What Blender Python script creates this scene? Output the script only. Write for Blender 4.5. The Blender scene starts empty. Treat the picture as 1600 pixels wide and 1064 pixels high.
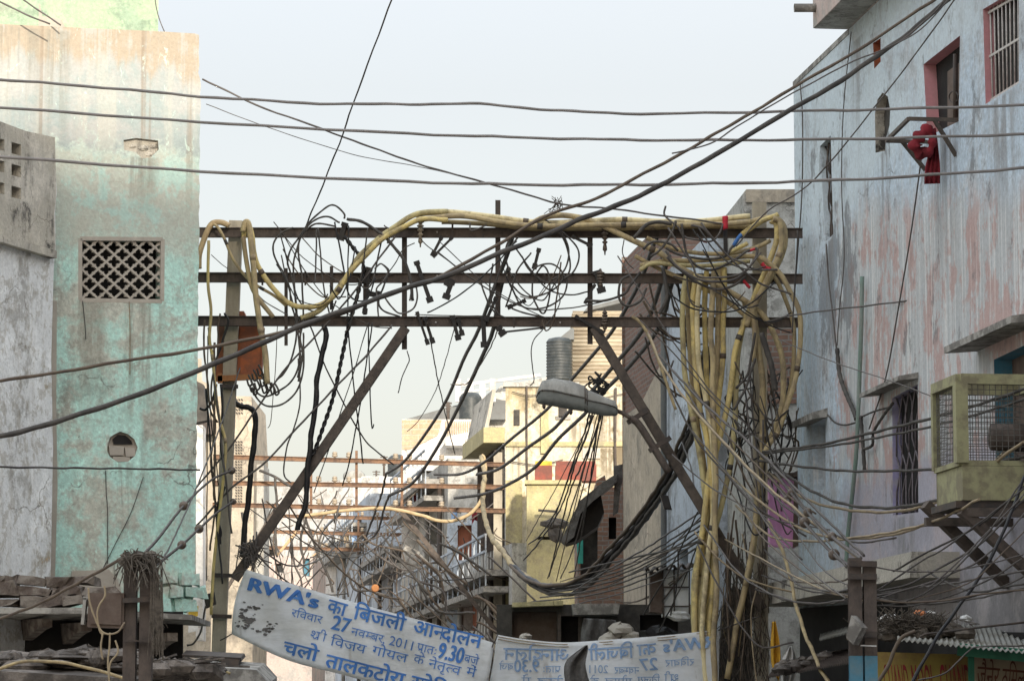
import bpy, bmesh, math, random
from mathutils import Vector, Matrix
R = math.radians
sc = bpy.context.scene
C = sc.collection
rnd = random.Random(7)

# ---------------------------------------------------------------- camera, sky, sun, exposure
F, CX, CY = 5000.0, 800.0, 532.0            # focal length and centre in photo pixels
PITCH = R(7.05)
cam = bpy.data.cameras.new('camera'); cam_o = bpy.data.objects.new('camera', cam); C.objects.link(cam_o)
cam.sensor_width = 36.0; cam.lens = 36.0*F/1600.0; cam.clip_start = 0.5; cam.clip_end = 6000
cam_o.location = (0, 0, 1.6); cam_o.rotation_euler = (R(90)+PITCH, 0, 0)
sc.camera = cam_o
CAM = Vector((0, 0, 1.6)); FW = Vector((0, math.cos(PITCH), math.sin(PITCH))); UP = Vector((0, -math.sin(PITCH), math.cos(PITCH)))

SUN_EL, SUN_AZ = R(13), R(169)               # azimuth clockwise from +Y
w = bpy.data.worlds.new("World"); sc.world = w; w.use_nodes = True
nt = w.node_tree; bg = nt.nodes['Background']
sky = nt.nodes.new('ShaderNodeTexSky'); sky.sky_type = 'NISHITA'; sky.sun_disc = False
sky.sun_elevation = SUN_EL; sky.sun_rotation = SUN_AZ; sky.altitude = 200
sky.air_density = 1.0; sky.dust_density = 4.0; sky.ozone_density = 1.5
hz = nt.nodes.new('ShaderNodeMixRGB'); hz.inputs[0].default_value = 0.68; 
tc = nt.nodes.new('ShaderNodeTexCoord'); sep = nt.nodes.new('ShaderNodeSeparateXYZ'); nt.links.new(tc.outputs['Generated'], sep.inputs[0])
up_ = nt.nodes.new('ShaderNodeMapRange'); nt.links.new(sep.outputs['Z'], up_.inputs[0]); up_.inputs[1].default_value = 0.2; up_.inputs[2].default_value = 0.8
veil = nt.nodes.new('ShaderNodeMixRGB'); nt.links.new(up_.outputs[0], veil.inputs[0]); veil.inputs[1].default_value = (2.84, 2.56, 2.26, 1); veil.inputs[2].default_value = (7.7, 8.2, 8.7, 1)   # pale veil of a hazy day, brighter overhead
nt.links.new(veil.outputs[0], hz.inputs[2])
nt.links.new(sky.outputs[0], hz.inputs[1]); nt.links.new(hz.outputs[0], bg.inputs[0]); bg.inputs[1].default_value = 0.15
sun = bpy.data.lights.new('sun', 'SUN'); sun.energy = 2.6; sun.angle = R(1.4); sun.color = (1.0, 0.91, 0.78)
sun_o = bpy.data.objects.new('sun', sun); C.objects.link(sun_o)
sdir = Vector((math.sin(SUN_AZ)*math.cos(SUN_EL), math.cos(SUN_AZ)*math.cos(SUN_EL), math.sin(SUN_EL)))
sun_o.rotation_euler = sdir.to_track_quat('Z', 'Y').to_euler(); sun_o.location = (20, -60, 40)
sc.view_settings.view_transform = 'Standard'; sc.view_settings.look = 'None'
sc.view_settings.exposure = 1.05; sc.view_settings.gamma = 1.0
sc.cycles.max_bounces = 6; sc.cycles.use_denoising = True

# ---------------------------------------------------------------- placing helpers: a photo pixel seen at a known distance
def ray(px, py):
    return FW + Vector((1, 0, 0))*((px-CX)/F) + UP*((CY-py)/F)
def at(px, py, Y):
    d = ray(px, py); return CAM + d*(Y/d.y)
class Plane:
    def __init__(s, p, q):                      # vertical plane through two points
        s.p = Vector(p); d = Vector((q[0]-p[0], q[1]-p[1], 0)).normalized(); s.d = d
        s.n = Vector((d.y, -d.x, 0))
        if s.n.dot(CAM-s.p) < 0: s.n = -s.n     # faces the street
    def at(s, px, py, off=0.0):
        d = ray(px, py); t = ((s.p + s.n*off) - CAM).dot(s.n)/d.dot(s.n); return CAM + d*t
def frontal(Y): return Plane((0, Y, 0), (1, Y, 0))
def zof(py, Y): return at(800, py, Y).z

# ---------------------------------------------------------------- materials
MATS = {}
class M:
    def __init__(s, name):
        s.m = bpy.data.materials.new(name); s.m.use_nodes = True; s.t = s.m.node_tree; s.N = s.t.nodes; s.L = s.t.links
        s.b = s.N['Principled BSDF']; s.P = s.N.new('ShaderNodeNewGeometry').outputs['Position']; MATS[name] = s.m
    def put(s, sock, v):
        if isinstance(v, bpy.types.NodeSocket): s.L.new(v, sock)
        elif isinstance(v, (tuple, list)) and len(v) == 3 and sock.type == 'RGBA': sock.default_value = (*v, 1)
        else: sock.default_value = v
    def vec(s, sx, sy, sz, off=(0, 0, 0)):
        n = s.N.new('ShaderNodeMapping'); s.L.new(s.P, n.inputs[0]); n.inputs['Scale'].default_value = (sx, sy, sz); n.inputs['Location'].default_value = off
        return n.outputs[0]
    def noise(s, scale, detail=6, rough=.6, st=(1, 1, 1), off=(0, 0, 0), dist=0.0):
        n = s.N.new('ShaderNodeTexNoise'); s.L.new(s.vec(*st, off), n.inputs['Vector']); n.inputs['Scale'].default_value = scale
        n.inputs['Detail'].default_value = detail; n.inputs['Roughness'].default_value = rough; n.inputs['Distortion'].default_value = dist
        return n.outputs[0]
    def step(s, f, a, b):                       # smooth 0..1 between a and b
        n = s.N.new('ShaderNodeMapRange'); n.interpolation_type = 'SMOOTHSTEP'; s.put(n.inputs[0], f)
        if a > b: n.inputs[1].default_value, n.inputs[2].default_value, n.inputs[3].default_value, n.inputs[4].default_value = b, a, 1, 0
        else: n.inputs[1].default_value, n.inputs[2].default_value = a, b
        return n.outputs[0]
    def op(s, o, a, b=0.0):
        n = s.N.new('ShaderNodeMath'); n.operation = o; s.put(n.inputs[0], a); s.put(n.inputs[1], b); return n.outputs[0]
    def mul(s, a, b): return s.op('MULTIPLY', a, b)
    def add(s, a, b): return s.op('ADD', a, b)
    def lin(s, ax, ay, az, c=0.0):
        n = s.N.new('ShaderNodeVectorMath'); n.operation = 'DOT_PRODUCT'; s.L.new(s.P, n.inputs[0]); n.inputs[1].default_value = (ax, ay, az)
        return s.add(n.outputs['Value'], c)
    def mix(s, f, a, b):
        n = s.N.new('ShaderNodeMixRGB'); s.put(n.inputs[0], f); s.put(n.inputs[1], a); s.put(n.inputs[2], b); return n.outputs[0]
    def scalec(s, c, f):                        # multiply colour by a value
        n = s.N.new('ShaderNodeVectorMath'); n.operation = 'SCALE'; s.put(n.inputs[0], c); s.put(n.inputs['Scale'], f); return n.outputs[0]
    def done(s, col, rough=.85, h=None, st=.5, dist=.02, metal=0.0):
        s.put(s.b.inputs['Base Color'], col); s.put(s.b.inputs['Roughness'], rough); s.b.inputs['Metallic'].default_value = metal
        s.b.inputs['Specular IOR Level'].default_value = .3
        if h is not None:
            n = s.N.new('ShaderNodeBump'); n.inputs['Strength'].default_value = st; n.inputs['Distance'].default_value = dist
            s.L.new(h, n.inputs['Height']); s.L.new(n.outputs[0], s.b.inputs['Normal'])
        return s.m
def plain(name, c, var=.25, scale=6, rough=.8, c2=None, st=(1, 1, 1), lo=.35, hi=.7, metal=0.0, bump=.3, bd=.01):
    """A colour with uneven wear: c worn into c2."""
    m = M(name); n = m.noise(scale, 8, .65, st); n2 = m.noise(scale*5, 4, .6)
    c2 = c2 or tuple(x*(1-var*1.6) for x in c)
    col = m.mix(m.step(n, lo, hi), c, c2); col = m.scalec(col, m.add(m.mul(n2, var), 1-var*.5))
    return m.done(col, rough, m.add(n, m.mul(n2, .5)) if bump else None, bump, bd, metal)
def wallmat(name, base, patch, stain=(.10, .095, .085), sc_=1.2, thr=.55, streak=.5, drip=.35, bump=.5, dirt=.55, under=None, soft=.035):
    """Old painted plaster: patches where the paint has gone, vertical weather streaks, black mould."""
    m = M(name)
    a = m.noise(sc_*.9, 10, .68, off=(3, 1, 7), dist=.35); b = m.noise(sc_*4.0, 7, .72, off=(9, 2, 1)); f = m.noise(sc_*24, 4, .65); g_ = m.noise(sc_*.55, 6, .6, off=(1, 8, 4))
    s1 = m.noise(sc_*7, 5, .65, (1, 1, .035)); s2 = m.noise(sc_*2.2, 6, .65, (1, 1, .10), (4, 4, 0))
    ab = m.add(m.mul(a, .72), m.mul(b, .28))
    pale = tuple(min(1, x*1.25+.03) for x in base)
    c = m.mix(m.step(g_, .42, .60), base, m.mix(m.step(b, .42, .6), base, pale))
    c = m.mix(m.step(ab, thr-soft, thr+soft), c, m.mix(m.step(b, .45, .62), patch, tuple(x*.78 for x in patch)))
    c = m.mix(m.mul(m.step(s1, .52, .62), streak), c, patch)
    if under: c = m.mix(m.mul(m.step(m.add(m.mul(a, .5), m.mul(b, .5)), .60, .635), .9), c, under)
    d = m.mul(m.step(s2, .53, .66), m.step(b, .40, .58)); c = m.mix(m.mul(d, drip), c, stain)
    mould = m.mul(m.step(m.noise(sc_*1.1, 8, .7, (1, 1, .6), (7, 7, 7)), .53, .63), m.step(b, .42, .56)); c = m.mix(m.mul(mould, dirt), c, stain)
    c = m.mix(m.mul(m.step(m.noise(sc_*9, 6, .75, off=(2, 9, 9)), .63, .69), .7), c, stain)
    ck = m.N.new('ShaderNodeTexVoronoi'); ck.feature = 'DISTANCE_TO_EDGE'; ck.inputs['Scale'].default_value = sc_*.8
    wv = m.N.new('ShaderNodeVectorMath'); wv.operation = 'MULTIPLY_ADD'; nz = m.N.new('ShaderNodeTexNoise'); m.L.new(m.P, nz.inputs['Vector']); nz.inputs['Scale'].default_value = 3*sc_; nz.inputs['Detail'].default_value = 6
    m.L.new(nz.outputs['Color'], wv.inputs[0]); wv.inputs[1].default_value = (.55, .55, .55); m.L.new(m.P, wv.inputs[2]); m.L.new(wv.outputs[0], ck.inputs['Vector'])
    crack = m.mul(m.mul(m.step(ck.outputs['Distance'], .012, .002), m.step(g_, .50, .58)), .75); c = m.mix(crack, c, tuple(x*.8 for x in stain))
    c = m.mix(m.mul(m.step(m.noise(sc_*5.5, 8, .75, (1, 1, .8), (6, 2, 3), .4), .515, .575), .5), c, m.mix(.35, patch, stain))
    c = m.mix(m.mul(m.step(m.noise(sc_*14, 6, .8, (1, 1, .6), (1, 5, 9)), .60, .65), .6), c, pale)
    c = m.scalec(c, m.add(m.mul(f, .6), .7))
    m.hook = (a, b, f, s1, s2); m.col = c
    m.done(c, .9, m.add(m.add(m.mul(ab, 1.2), m.mul(b, .5)), m.mul(f, .25)), bump, .03)
    return m
def brickmat(name, c1, c2, mortar, scale=1.0, axis='x', grime=.5):
    m = M(name); n = m.N.new('ShaderNodeTexBrick')
    cmb = m.N.new('ShaderNodeCombineXYZ'); sp = m.N.new('ShaderNodeSeparateXYZ'); m.L.new(m.P, sp.inputs[0])
    m.L.new(sp.outputs[0 if axis == 'x' else 1], cmb.inputs[0]); m.L.new(sp.outputs[2], cmb.inputs[1])
    wob = m.N.new('ShaderNodeVectorMath'); wob.operation = 'ADD'; m.L.new(cmb.outputs[0], wob.inputs[0])
    wn = m.N.new('ShaderNodeTexNoise'); m.L.new(m.P, wn.inputs['Vector']); wn.inputs['Scale'].default_value = 3
    wsc = m.N.new('ShaderNodeVectorMath'); wsc.operation = 'SCALE'; m.L.new(wn.outputs['Color'], wsc.inputs[0]); wsc.inputs['Scale'].default_value = .05
    m.L.new(wsc.outputs[0], wob.inputs[1]); m.L.new(wob.outputs[0], n.inputs['Vector'])
    n.inputs['Color1'].default_value = (*c1, 1); n.inputs['Color2'].default_value = (*c2, 1); n.inputs['Mortar'].default_value = (*mortar, 1)
    n.inputs['Scale'].default_value = scale; n.inputs['Brick Width'].default_value = .23; n.inputs['Row Height'].default_value = .085; n.inputs['Mortar Size'].default_value = .012
    a = m.noise(1.6, 7, .65); f = m.noise(14, 5, .6)
    col = m.mix(m.mul(m.step(a, .45, .7), grime), n.outputs['Color'], (.13, .11, .10)); col = m.scalec(col, m.add(m.mul(f, .7), .65))
    return m.done(col, .9, m.add(m.mul(n.outputs['Fac'], -1.0), m.mul(f, .5)), .7, .02)

# ---------------------------------------------------------------- mesh helpers
def catmull(pts, n=8, closed=False):
    P = [Vector(p) for p in pts]
    if len(P) < 3 and not closed:
        return [P[0].lerp(P[-1], i/n) for i in range(n+1)]
    out = []; k = len(P)
    for i in range(k if closed else k-1):
        if closed: a, b, c, d = P[i-1], P[i], P[(i+1) % k], P[(i+2) % k]
        else:
            b, c = P[i], P[i+1]; a = P[i-1] if i else b*2-c; d = P[i+2] if i+2 < k else c*2-b
        for j in range(n):
            t = j/n; out.append(.5*((2*b)+(c-a)*t+(2*a-5*b+4*c-d)*t*t+(3*b-a-3*c+d)*t**3))
    if not closed: out.append(P[-1])
    return out
class MB:
    def __init__(s): s.v = []; s.f = []; s.sm = []; s.mi = []; s.cur = 0
    def face(s, idx, smooth=False): s.f.append(tuple(idx)); s.sm.append(smooth); s.mi.append(s.cur)
    def quad(s, a, b, c, d):
        k = len(s.v); s.v += [Vector(a), Vector(b), Vector(c), Vector(d)]; s.face((k, k+1, k+2, k+3)); return s
    def poly(s, pts):
        k = len(s.v); s.v += [Vector(p) for p in pts]; s.face(range(k, k+len(pts))); return s
    def prism(s, pts, d):
        """Polygon pts pushed along vector d: a solid."""
        k = len(s.v); n = len(pts); d = Vector(d); s.v += [Vector(p) for p in pts] + [Vector(p)+d for p in pts]
        s.face(range(k, k+n)); s.face(reversed(range(k+n, k+2*n)))
        for i in range(n): j = (i+1) % n; s.face((k+i, k+n+i, k+n+j, k+j))
        return s
    def box(s, c, e, rot=None):
        """Box centred on c with full extents e, turned by rot (3x3)."""
        c = Vector(c); P = []
        for x, y in ((-1, -1), (1, -1), (1, 1), (-1, 1)):
            p = Vector((x*e[0]/2, y*e[1]/2, -e[2]/2)); P.append(c+(rot @ p if rot else p))
        u = Vector((0, 0, e[2])); u = rot @ u if rot else u
        return s.prism(P, u)
    def bar(s, a, b, w, h, up=(0, 0, 1)):
        """Rectangular bar from a to b: w across, h along up."""
        a = Vector(a); b = Vector(b); t = (b-a).normalized(); up = Vector(up); x = t.cross(up)
        if x.length < 1e-4: x = t.cross(Vector((1, 0, 0)))
        x.normalize(); y = x.cross(t)
        return s.prism([a+x*(i*w/2)+y*(j*h/2) for i, j in ((-1, -1), (1, -1), (1, 1), (-1, 1))], b-a)
    def profile(s, a, b, prof, up=(0, 0, 1)):
        """A rolled section: outline prof (x across, y up) swept straight from a to b."""
        a = Vector(a); b = Vector(b); t = (b-a).normalized(); x = t.cross(Vector(up)).normalized(); y = x.cross(t)
        return s.prism([a+x*p[0]+y*p[1] for p in prof], b-a)
    def tube(s, pts, r, sides=8, n=6, closed=False, raw=False, ends=True, wob=0.0):
        P = [Vector(p) for p in pts] if raw else catmull(pts, n, closed)
        k0 = len(s.v); m = len(P); prev = None
        for i, p in enumerate(P):
            t = (P[(i+1) % m]-P[i-1]) if closed else (P[min(i+1, m-1)]-P[max(i-1, 0)])
            t = t.normalized() if t.length > 1e-9 else Vector((0, 0, 1))
            if prev is None: x = t.cross(Vector((0, 0, 1))); x = x if x.length > .05 else t.cross(Vector((0, 1, 0)))
            else: x = prev - t*prev.dot(t)
            x.normalize(); prev = x; y = t.cross(x)
            rr = (r[i] if isinstance(r, (list, tuple)) else r)*(1+wob*math.sin(i*1.7+len(s.v)))
            for q in range(sides):
                a = 2*math.pi*q/sides; s.v.append(p + x*(rr*math.cos(a)) + y*(rr*math.sin(a)))
        for i in range(m if closed else m-1):
            j = (i+1) % m
            for q in range(sides): q2 = (q+1) % sides; s.face((k0+i*sides+q, k0+i*sides+q2, k0+j*sides+q2, k0+j*sides+q), True)
        if ends and not closed:
            s.face([k0+q for q in reversed(range(sides))]); s.face([k0+(m-1)*sides+q for q in range(sides)])
        return s
    def rope(s, pts, r, strands=3, pitch=.25, n=6, sides=5):
        """Strands laid round each other along a spline."""
        P = catmull(pts, n); L = [0.0]
        for i in range(1, len(P)): L.append(L[-1]+(P[i]-P[i-1]).length)
        m = max(8, int(L[-1]/pitch*9)); Q = []; j = 0
        for i in range(m+1):
            d = L[-1]*i/m
            while j < len(L)-2 and L[j+1] < d: j += 1
            Q.append(P[j].lerp(P[j+1], (d-L[j])/max(1e-9, L[j+1]-L[j])))
        for k in range(strands):
            pp = []
            for i, p in enumerate(Q):
                t = (Q[min(i+1, m)]-Q[max(i-1, 0)]).normalized(); x = t.cross(Vector((0, 1, .1))).normalized(); y = t.cross(x)
                a = 2*math.pi*(k/strands + i*L[-1]/m/pitch); pp.append(p+x*(r*.46*math.cos(a))+y*(r*.46*math.sin(a)))
            s.tube(pp, r*.62, sides, raw=True)
        return s
    def lathe(s, a, axis, prof, sides=14):
        """Turned profile [(radius, distance along axis)] starting at a."""
        a = Vector(a); t = Vector(axis).normalized(); x = t.cross(Vector((0, 1, .01))).normalized(); y = t.cross(x); k0 = len(s.v)
        for r, d in prof:
            for q in range(sides):
                g = 2*math.pi*q/sides; s.v.append(a+t*d+x*(r*math.cos(g))+y*(r*math.sin(g)))
        for i in range(len(prof)-1):
            for q in range(sides): q2 = (q+1) % sides; s.face((k0+i*sides+q, k0+i*sides+q2, k0+(i+1)*sides+q2, k0+(i+1)*sides+q), True)
        s.face([k0+q for q in reversed(range(sides))]); s.face([k0+(len(prof)-1)*sides+q for q in range(sides)])
        return s
    def stone(s, c, e, rot=None, seed=0):
        """A chipped block."""
        q = random.Random(seed); k = len(s.v); c = Vector(c)
        for z in (-.5, .5):
            for x, y in ((-.5, -.5), (.1, -.5), (.5, -.5), (.5, .5), (-.5, .5)):
                p = Vector((e[0]*(x+q.uniform(-.12, .12)), e[1]*(y+q.uniform(-.12, .12)), e[2]*(z+q.uniform(-.22, .22)))); s.v.append(c+(rot @ p if rot else p))
        s.face([k+i for i in (4, 3, 2, 1, 0)]); s.face([k+5+i for i in range(5)])
        for i in range(5): j = (i+1) % 5; s.face((k+i, k+j, k+5+j, k+5+i))
        return s
    def lump(s, c, e, seed=0, rot=0.0, seg=8):
        """A broken, uneven chunk."""
        q = random.Random(seed); k0 = len(s.v); c = Vector(c); rows = seg//2+1; mt = Matrix.Rotation(rot, 3, 'Z')
        for i in range(rows+1):
            th = math.pi*i/rows
            for j in range(seg):
                ph = 2*math.pi*j/seg; g = 1+q.uniform(-.22, .22)
                s.v.append(c+mt @ Vector((e[0]*g*math.sin(th)*math.cos(ph), e[1]*g*math.sin(th)*math.sin(ph), e[2]*g*math.cos(th))))
        for i in range(rows):
            for j in range(seg): j2 = (j+1) % seg; s.face((k0+i*seg+j, k0+i*seg+j2, k0+(i+1)*seg+j2, k0+(i+1)*seg+j))
        return s
    def holed(s, outer, holes, d):
        """Flat outline with openings; reveals go back by vector d round each opening."""
        bm = bmesh.new(); E = []; loops = []
        for lp in [outer]+list(holes):
            vs = [bm.verts.new(p) for p in lp]; loops.append(lp)
            E += [bm.edges.new((vs[i], vs[(i+1) % len(vs)])) for i in range(len(vs))]
        a, b, c = (Vector(outer[i]) for i in (0, len(outer)//3, 2*len(outer)//3)); nrm = (b-a).cross(c-a)
        bmesh.ops.triangle_fill(bm, use_beauty=True, edges=E, normal=nrm.normalized() if nrm.length > 0 else Vector((0, 1, 0)))
        bm.verts.index_update(); k = len(s.v); s.v += [v.co.copy() for v in bm.verts]
        for f in bm.faces: s.face([k+v.index for v in f.verts])
        bm.free(); d = Vector(d)
        for lp in holes:
            for i in range(len(lp)): p, q = Vector(lp[i]), Vector(lp[(i+1) % len(lp)]); s.quad(p, q, q+d, p+d)
        return s
    def build(s, name, mat, parent=None, loc=None):
        base = Vector((0, 0, 0))
        if parent is not None:
            o = parent
            while o is not None: base += o.location; o = o.parent
        elif s.v:
            xs, ys, zs = zip(*[tuple(v) for v in s.v]); base = Vector(loc) if loc else Vector(((min(xs)+max(xs))/2, (min(ys)+max(ys))/2, min(zs)))
        me = bpy.data.meshes.new(name); me.from_pydata([tuple(Vector(v)-base) for v in s.v], [], s.f)
        for mm in (mat if isinstance(mat, (list, tuple)) else [mat]): me.materials.append(MATS[mm])
        me.polygons.foreach_set('use_smooth', s.sm); me.polygons.foreach_set('material_index', s.mi); me.update()
        o = bpy.data.objects.new(name, me); C.objects.link(o)
        if parent is not None: o.parent = parent
        else: o.location = base
        return o
def tag(o, label=None, cat=None, group=None, kind=None):
    if label: o['label'] = label
    if cat: o['category'] = cat
    if group: o['group'] = group
    if kind: o['kind'] = kind
    return o
def thing(name, label, cat, loc, group=None):
    o = bpy.data.objects.new(name, None); o.empty_display_size = .2; C.objects.link(o); o.location = loc
    return tag(o, label, cat, group)
def ends3(pts, Y):
    """Pixels to points; Y is one distance, or (near, far) shared out along the run."""
    if len(pts[0]) == 3: return [at(*p) for p in pts]
    if not isinstance(Y, tuple): return [at(p[0], p[1], Y) for p in pts]
    L = [0.0]
    for i in range(1, len(pts)): L.append(L[-1]+math.hypot(pts[i][0]-pts[i-1][0], pts[i][1]-pts[i-1][1]))
    return [at(p[0], p[1], Y[0]+(Y[1]-Y[0])*l/L[-1]) for p, l in zip(pts, L)]
def rad(wpx, Y): return wpx*.5*(sum(Y)/2 if isinstance(Y, tuple) else Y)/F
def cable(label, pts, wpx, Y, mat, name='cable', cat='cable', group=None, rope=0, n=7, sides=8, pitch=.28):
    P = ends3(pts, Y); mb = MB(); Ym = sum(p.y for p in P)/len(P)
    if rope: mb.rope(P, rad(wpx, Ym), rope, pitch, n)
    else:
        q = random.Random(len(label)*31+int(pts[0][0]*7)); P = catmull(P, n); r0 = rad(wpx, Ym); m_ = len(P); ph = [q.uniform(0, 6.3) for _ in range(4)]
        L = 0.0; amp = r0*.10+.003*min(1, r0/.012)
        for i in range(1, m_-1):                # slight kinks of a wire that has hung for years
            L += (P[i]-P[i-1]).length; P[i] = P[i]+Vector((math.sin(L*7+ph[0])+.5*math.sin(L*17+ph[1]), 0, math.sin(L*6+ph[2])+.5*math.sin(L*15+ph[3])))*amp
        mb.tube(P, [r0*(1+.06*math.sin(i*1.3+ph[1])+q.uniform(-.03, .03)) for i in range(m_)], sides, raw=True)
    return tag(mb.build(name, mat), label, cat, group)

# ---------------------------------------------------------------- materials of the place
RW = Plane((3.79, 42.5, 0), (5.03, 32.5, 0))
tA, tB = at(-120, 700, 38.4), at(313, 700, 39.8); TP = Plane((tA.x, tA.y, 0), (tB.x, tB.y, 0))
def drips(m, c, ax, spots, colr, amount):
    """Water stains running down from given sills: spots are (wall point, half width, length)."""
    st_ = m.noise(7, 5, .65, (1, 1, .05), (9, 9, 9)); z = m.lin(0, 0, 1); tot = None
    for p, hw, ln in spots:
        d0 = ax.dot(p); d = m.op('ABSOLUTE', m.lin(ax.x, ax.y, 0, -d0)); k = m.mul(m.step(d, hw, hw*.4), m.mul(m.step(z, p.z+.02, p.z-.02), m.step(z, p.z-ln, p.z-ln*.15)))
        tot = k if tot is None else m.op('MAXIMUM', tot, k)
    return m.mix(m.mul(m.mul(m.step(st_, .42, .56), tot), amount), c, colr)
def make_teal():
    m = wallmat('teal_plaster', (.45, .68, .61), (.52, .53, .46), (.15, .15, .13), 1.0, .535, .22, .4, .5, .5, None, .05)
    a, b, f, s1, s2 = m.hook; z = m.lin(0, 0, 1)
    zj = m.add(z, m.mul(m.add(b, -.5), 1.3))
    up = m.step(zj, zof(262, 39.6), zof(222, 39.6))              # cream wash above the teal coat
    crm = m.mix(m.step(m.add(m.mul(a, .7), m.mul(b, .3)), .46, .56), (.385, .39, .372), (.315, .36, .35)); crm = m.mix(m.mul(m.step(s2, .5, .62), .5), crm, (.47, .46, .40))
    c = m.mix(up, m.col, crm)
    greyband = m.mul(m.step(zj, zof(440, 39.6), zof(350, 39.6)), m.op('SUBTRACT', 1.0, up)); c = m.mix(m.mul(greyband, .8), c, m.mix(m.step(m.add(m.mul(a, .6), m.mul(b, .4)), .50, .57), (.47, .45, .385), (.44, .62, .56)))
    zt = m.add(z, m.mul(m.add(m.noise(2.5, 5, .65, (1, 1, .10), (2, 7, 0)), -.5), 1.3))
    top = m.step(zt, zof(122, 39.6), zof(98, 39.6))
    rust = m.mix(m.step(m.add(m.mul(s1, .6), m.mul(b, .4)), .47, .57), (.385, .32, .24), (.41, .395, .35)); c = m.mix(m.mul(top, .92), c, rust)
    drip = m.mul(m.step(m.noise(3.6, 4, .5, (1, 1, .012), (8, 0, 0)), .57, .62), m.step(m.add(z, m.mul(b, 1.5)), 8.6, 10.0)); c = m.mix(m.mul(drip, .55), c, (.24, .19, .14))
    scr = m.mul(m.step(m.noise(9, 7, .8, (1, 1, .45), (0, 5, 2), .6), .60, .63), .7); c = m.mix(scr, c, (.52, .64, .56))
    c = drips(m, c, TP.d, [(TP.at(140, 469), .28, 1.6), (TP.at(222, 469), .35, 2.2), (TP.at(190, 722), .2, 1.1), (TP.at(222, 246), .28, .8), (TP.at(90, 48), .22, 1.9), (TP.at(20, 42), .5, 1.5)], (.24, .23, .19), .6)
    c = m.scalec(c, m.add(m.mul(f, .4), .8))
    m.done(c, .9, m.add(m.add(a, m.mul(b, .6)), m.mul(f, .3)), .6, .03)
make_teal()
def make_blue():
    m = wallmat('blue_plaster', (.47, .555, .63), (.50, .535, .56), (.20, .20, .205), .8, .54, .45, .2, .5, .38, None, .05)
    a, b, f, s1, s2 = m.hook; z = m.lin(0, 0, 1); s = m.lin(.123, -.992, 0, 42.2)     # metres along the wall towards the street's mouth
    comb = m.noise(11, 5, .7, (1, 1, .012)); comb2 = m.noise(2.2, 8, .72, (1, 1, .5), (3, 3, 0)); ab = m.add(m.mul(a, .6), m.mul(b, .4))
    near = m.step(m.add(s, m.mul(m.add(a, -.5), 5)), 2.6, 3.8); mid = m.mul(m.step(m.add(z, m.mul(m.add(b, -.5), .8)), 4.3, 4.7), m.step(m.add(z, m.mul(s, .14)), 8.9, 8.3))
    grey = m.mix(m.step(comb, .47, .56), (.43, .435, .43), (.56, .56, .545)); c = m.mix(m.mul(m.mul(near, mid), .85), m.col, grey)
    pk = m.mul(m.mul(m.step(m.add(m.mul(comb2, .65), m.mul(b, .35)), .495, .55), mid), m.step(m.add(s, m.mul(m.add(b, -.5), 2.5)), 2.3, 3.4)); c = m.mix(m.mul(pk, .8), c, (.45, .295, .265))
    c = m.mix(m.mul(m.mul(m.step(comb, .57, .62), mid), .45), c, (.70, .68, .65))
    lav = m.mul(m.step(m.add(z, m.mul(m.add(b, -.5), .9)), 4.8, 4.5), m.step(m.add(s, m.mul(m.add(a, -.5), 2)), 2.6, 3.6)); c = m.mix(m.mul(lav, .85), c, m.mix(m.step(ab, .48, .56), (.38, .355, .41), (.43, .375, .40)))  # lavender coat, its colour also darkened for the shade low on the wall
    up = m.mul(m.step(m.add(z, m.mul(s, -.16)), 7.2, 7.7), m.step(a, .62, .48)); c = m.mix(m.mul(up, .7), c, m.mix(m.step(ab, .48, .56), (.56, .63, .66), (.47, .52, .54)))
    mid_s = m.mul(m.step(m.op('ABSOLUTE', m.add(s, -3.0)), 1.7, .3), m.step(m.op('ABSOLUTE', m.add(z, -7.3)), 1.2, .2))
    mo = m.mul(m.step(m.add(m.add(m.mul(m.noise(1.5, 9, .75, (1, 1, .35), (5, 5, 5)), .6), m.mul(b, .4)), m.mul(mid_s, .15)), .545, .61), .7); c = m.mix(mo, c, (.16, .165, .17))
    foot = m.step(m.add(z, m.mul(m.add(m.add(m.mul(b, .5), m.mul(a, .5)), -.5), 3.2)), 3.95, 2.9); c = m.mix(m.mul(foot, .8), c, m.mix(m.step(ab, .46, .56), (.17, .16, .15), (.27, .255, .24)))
    c = drips(m, c, RW.d, [(RW.at(1296, 376), .35, 1.6), (RW.at(1472, 212), .7, 2.2), (RW.at(1380, 238), .35, 2.0), (RW.at(1414, 806), .6, 1.0), (RW.at(1566, 150), .6, 1.6), (RW.at(1281, 768), .3, 1.2), (RW.at(1340, 60), .5, 1.6)], (.235, .235, .235), .7)
    c = m.scalec(c, m.add(m.mul(f, .45), .78))
    m.done(c, .9, m.add(m.add(a, m.mul(comb, .5)), m.mul(f, .3)), .5, .03)
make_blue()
wallmat('white_peeling', (.70, .71, .71), (.42, .375, .30), (.15, .13, .10), 1.1, .59, .2, .4, .7, .6, (.50, .36, .22))
wallmat('pale_green', (.345, .44, .30), (.29, .38, .28), (.3, .3, .25), 1.0, .55, .3, .15)
wallmat('mossy_concrete', (.42, .39, .33), (.58, .54, .47), (.06, .055, .05), 1.3, .53, .3, .85, .8, 1.0)
wallmat('grey_concrete', (.42, .41, .38), (.33, .32, .29), (.10, .095, .085), 1.4, .54, .4, .5, .6, .7)
mc_ = wallmat('cream_plaster', (.55, .50, .395), (.46, .38, .24), (.105, .095, .07), .75, .53, .4, .7, .5, .9)
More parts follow.
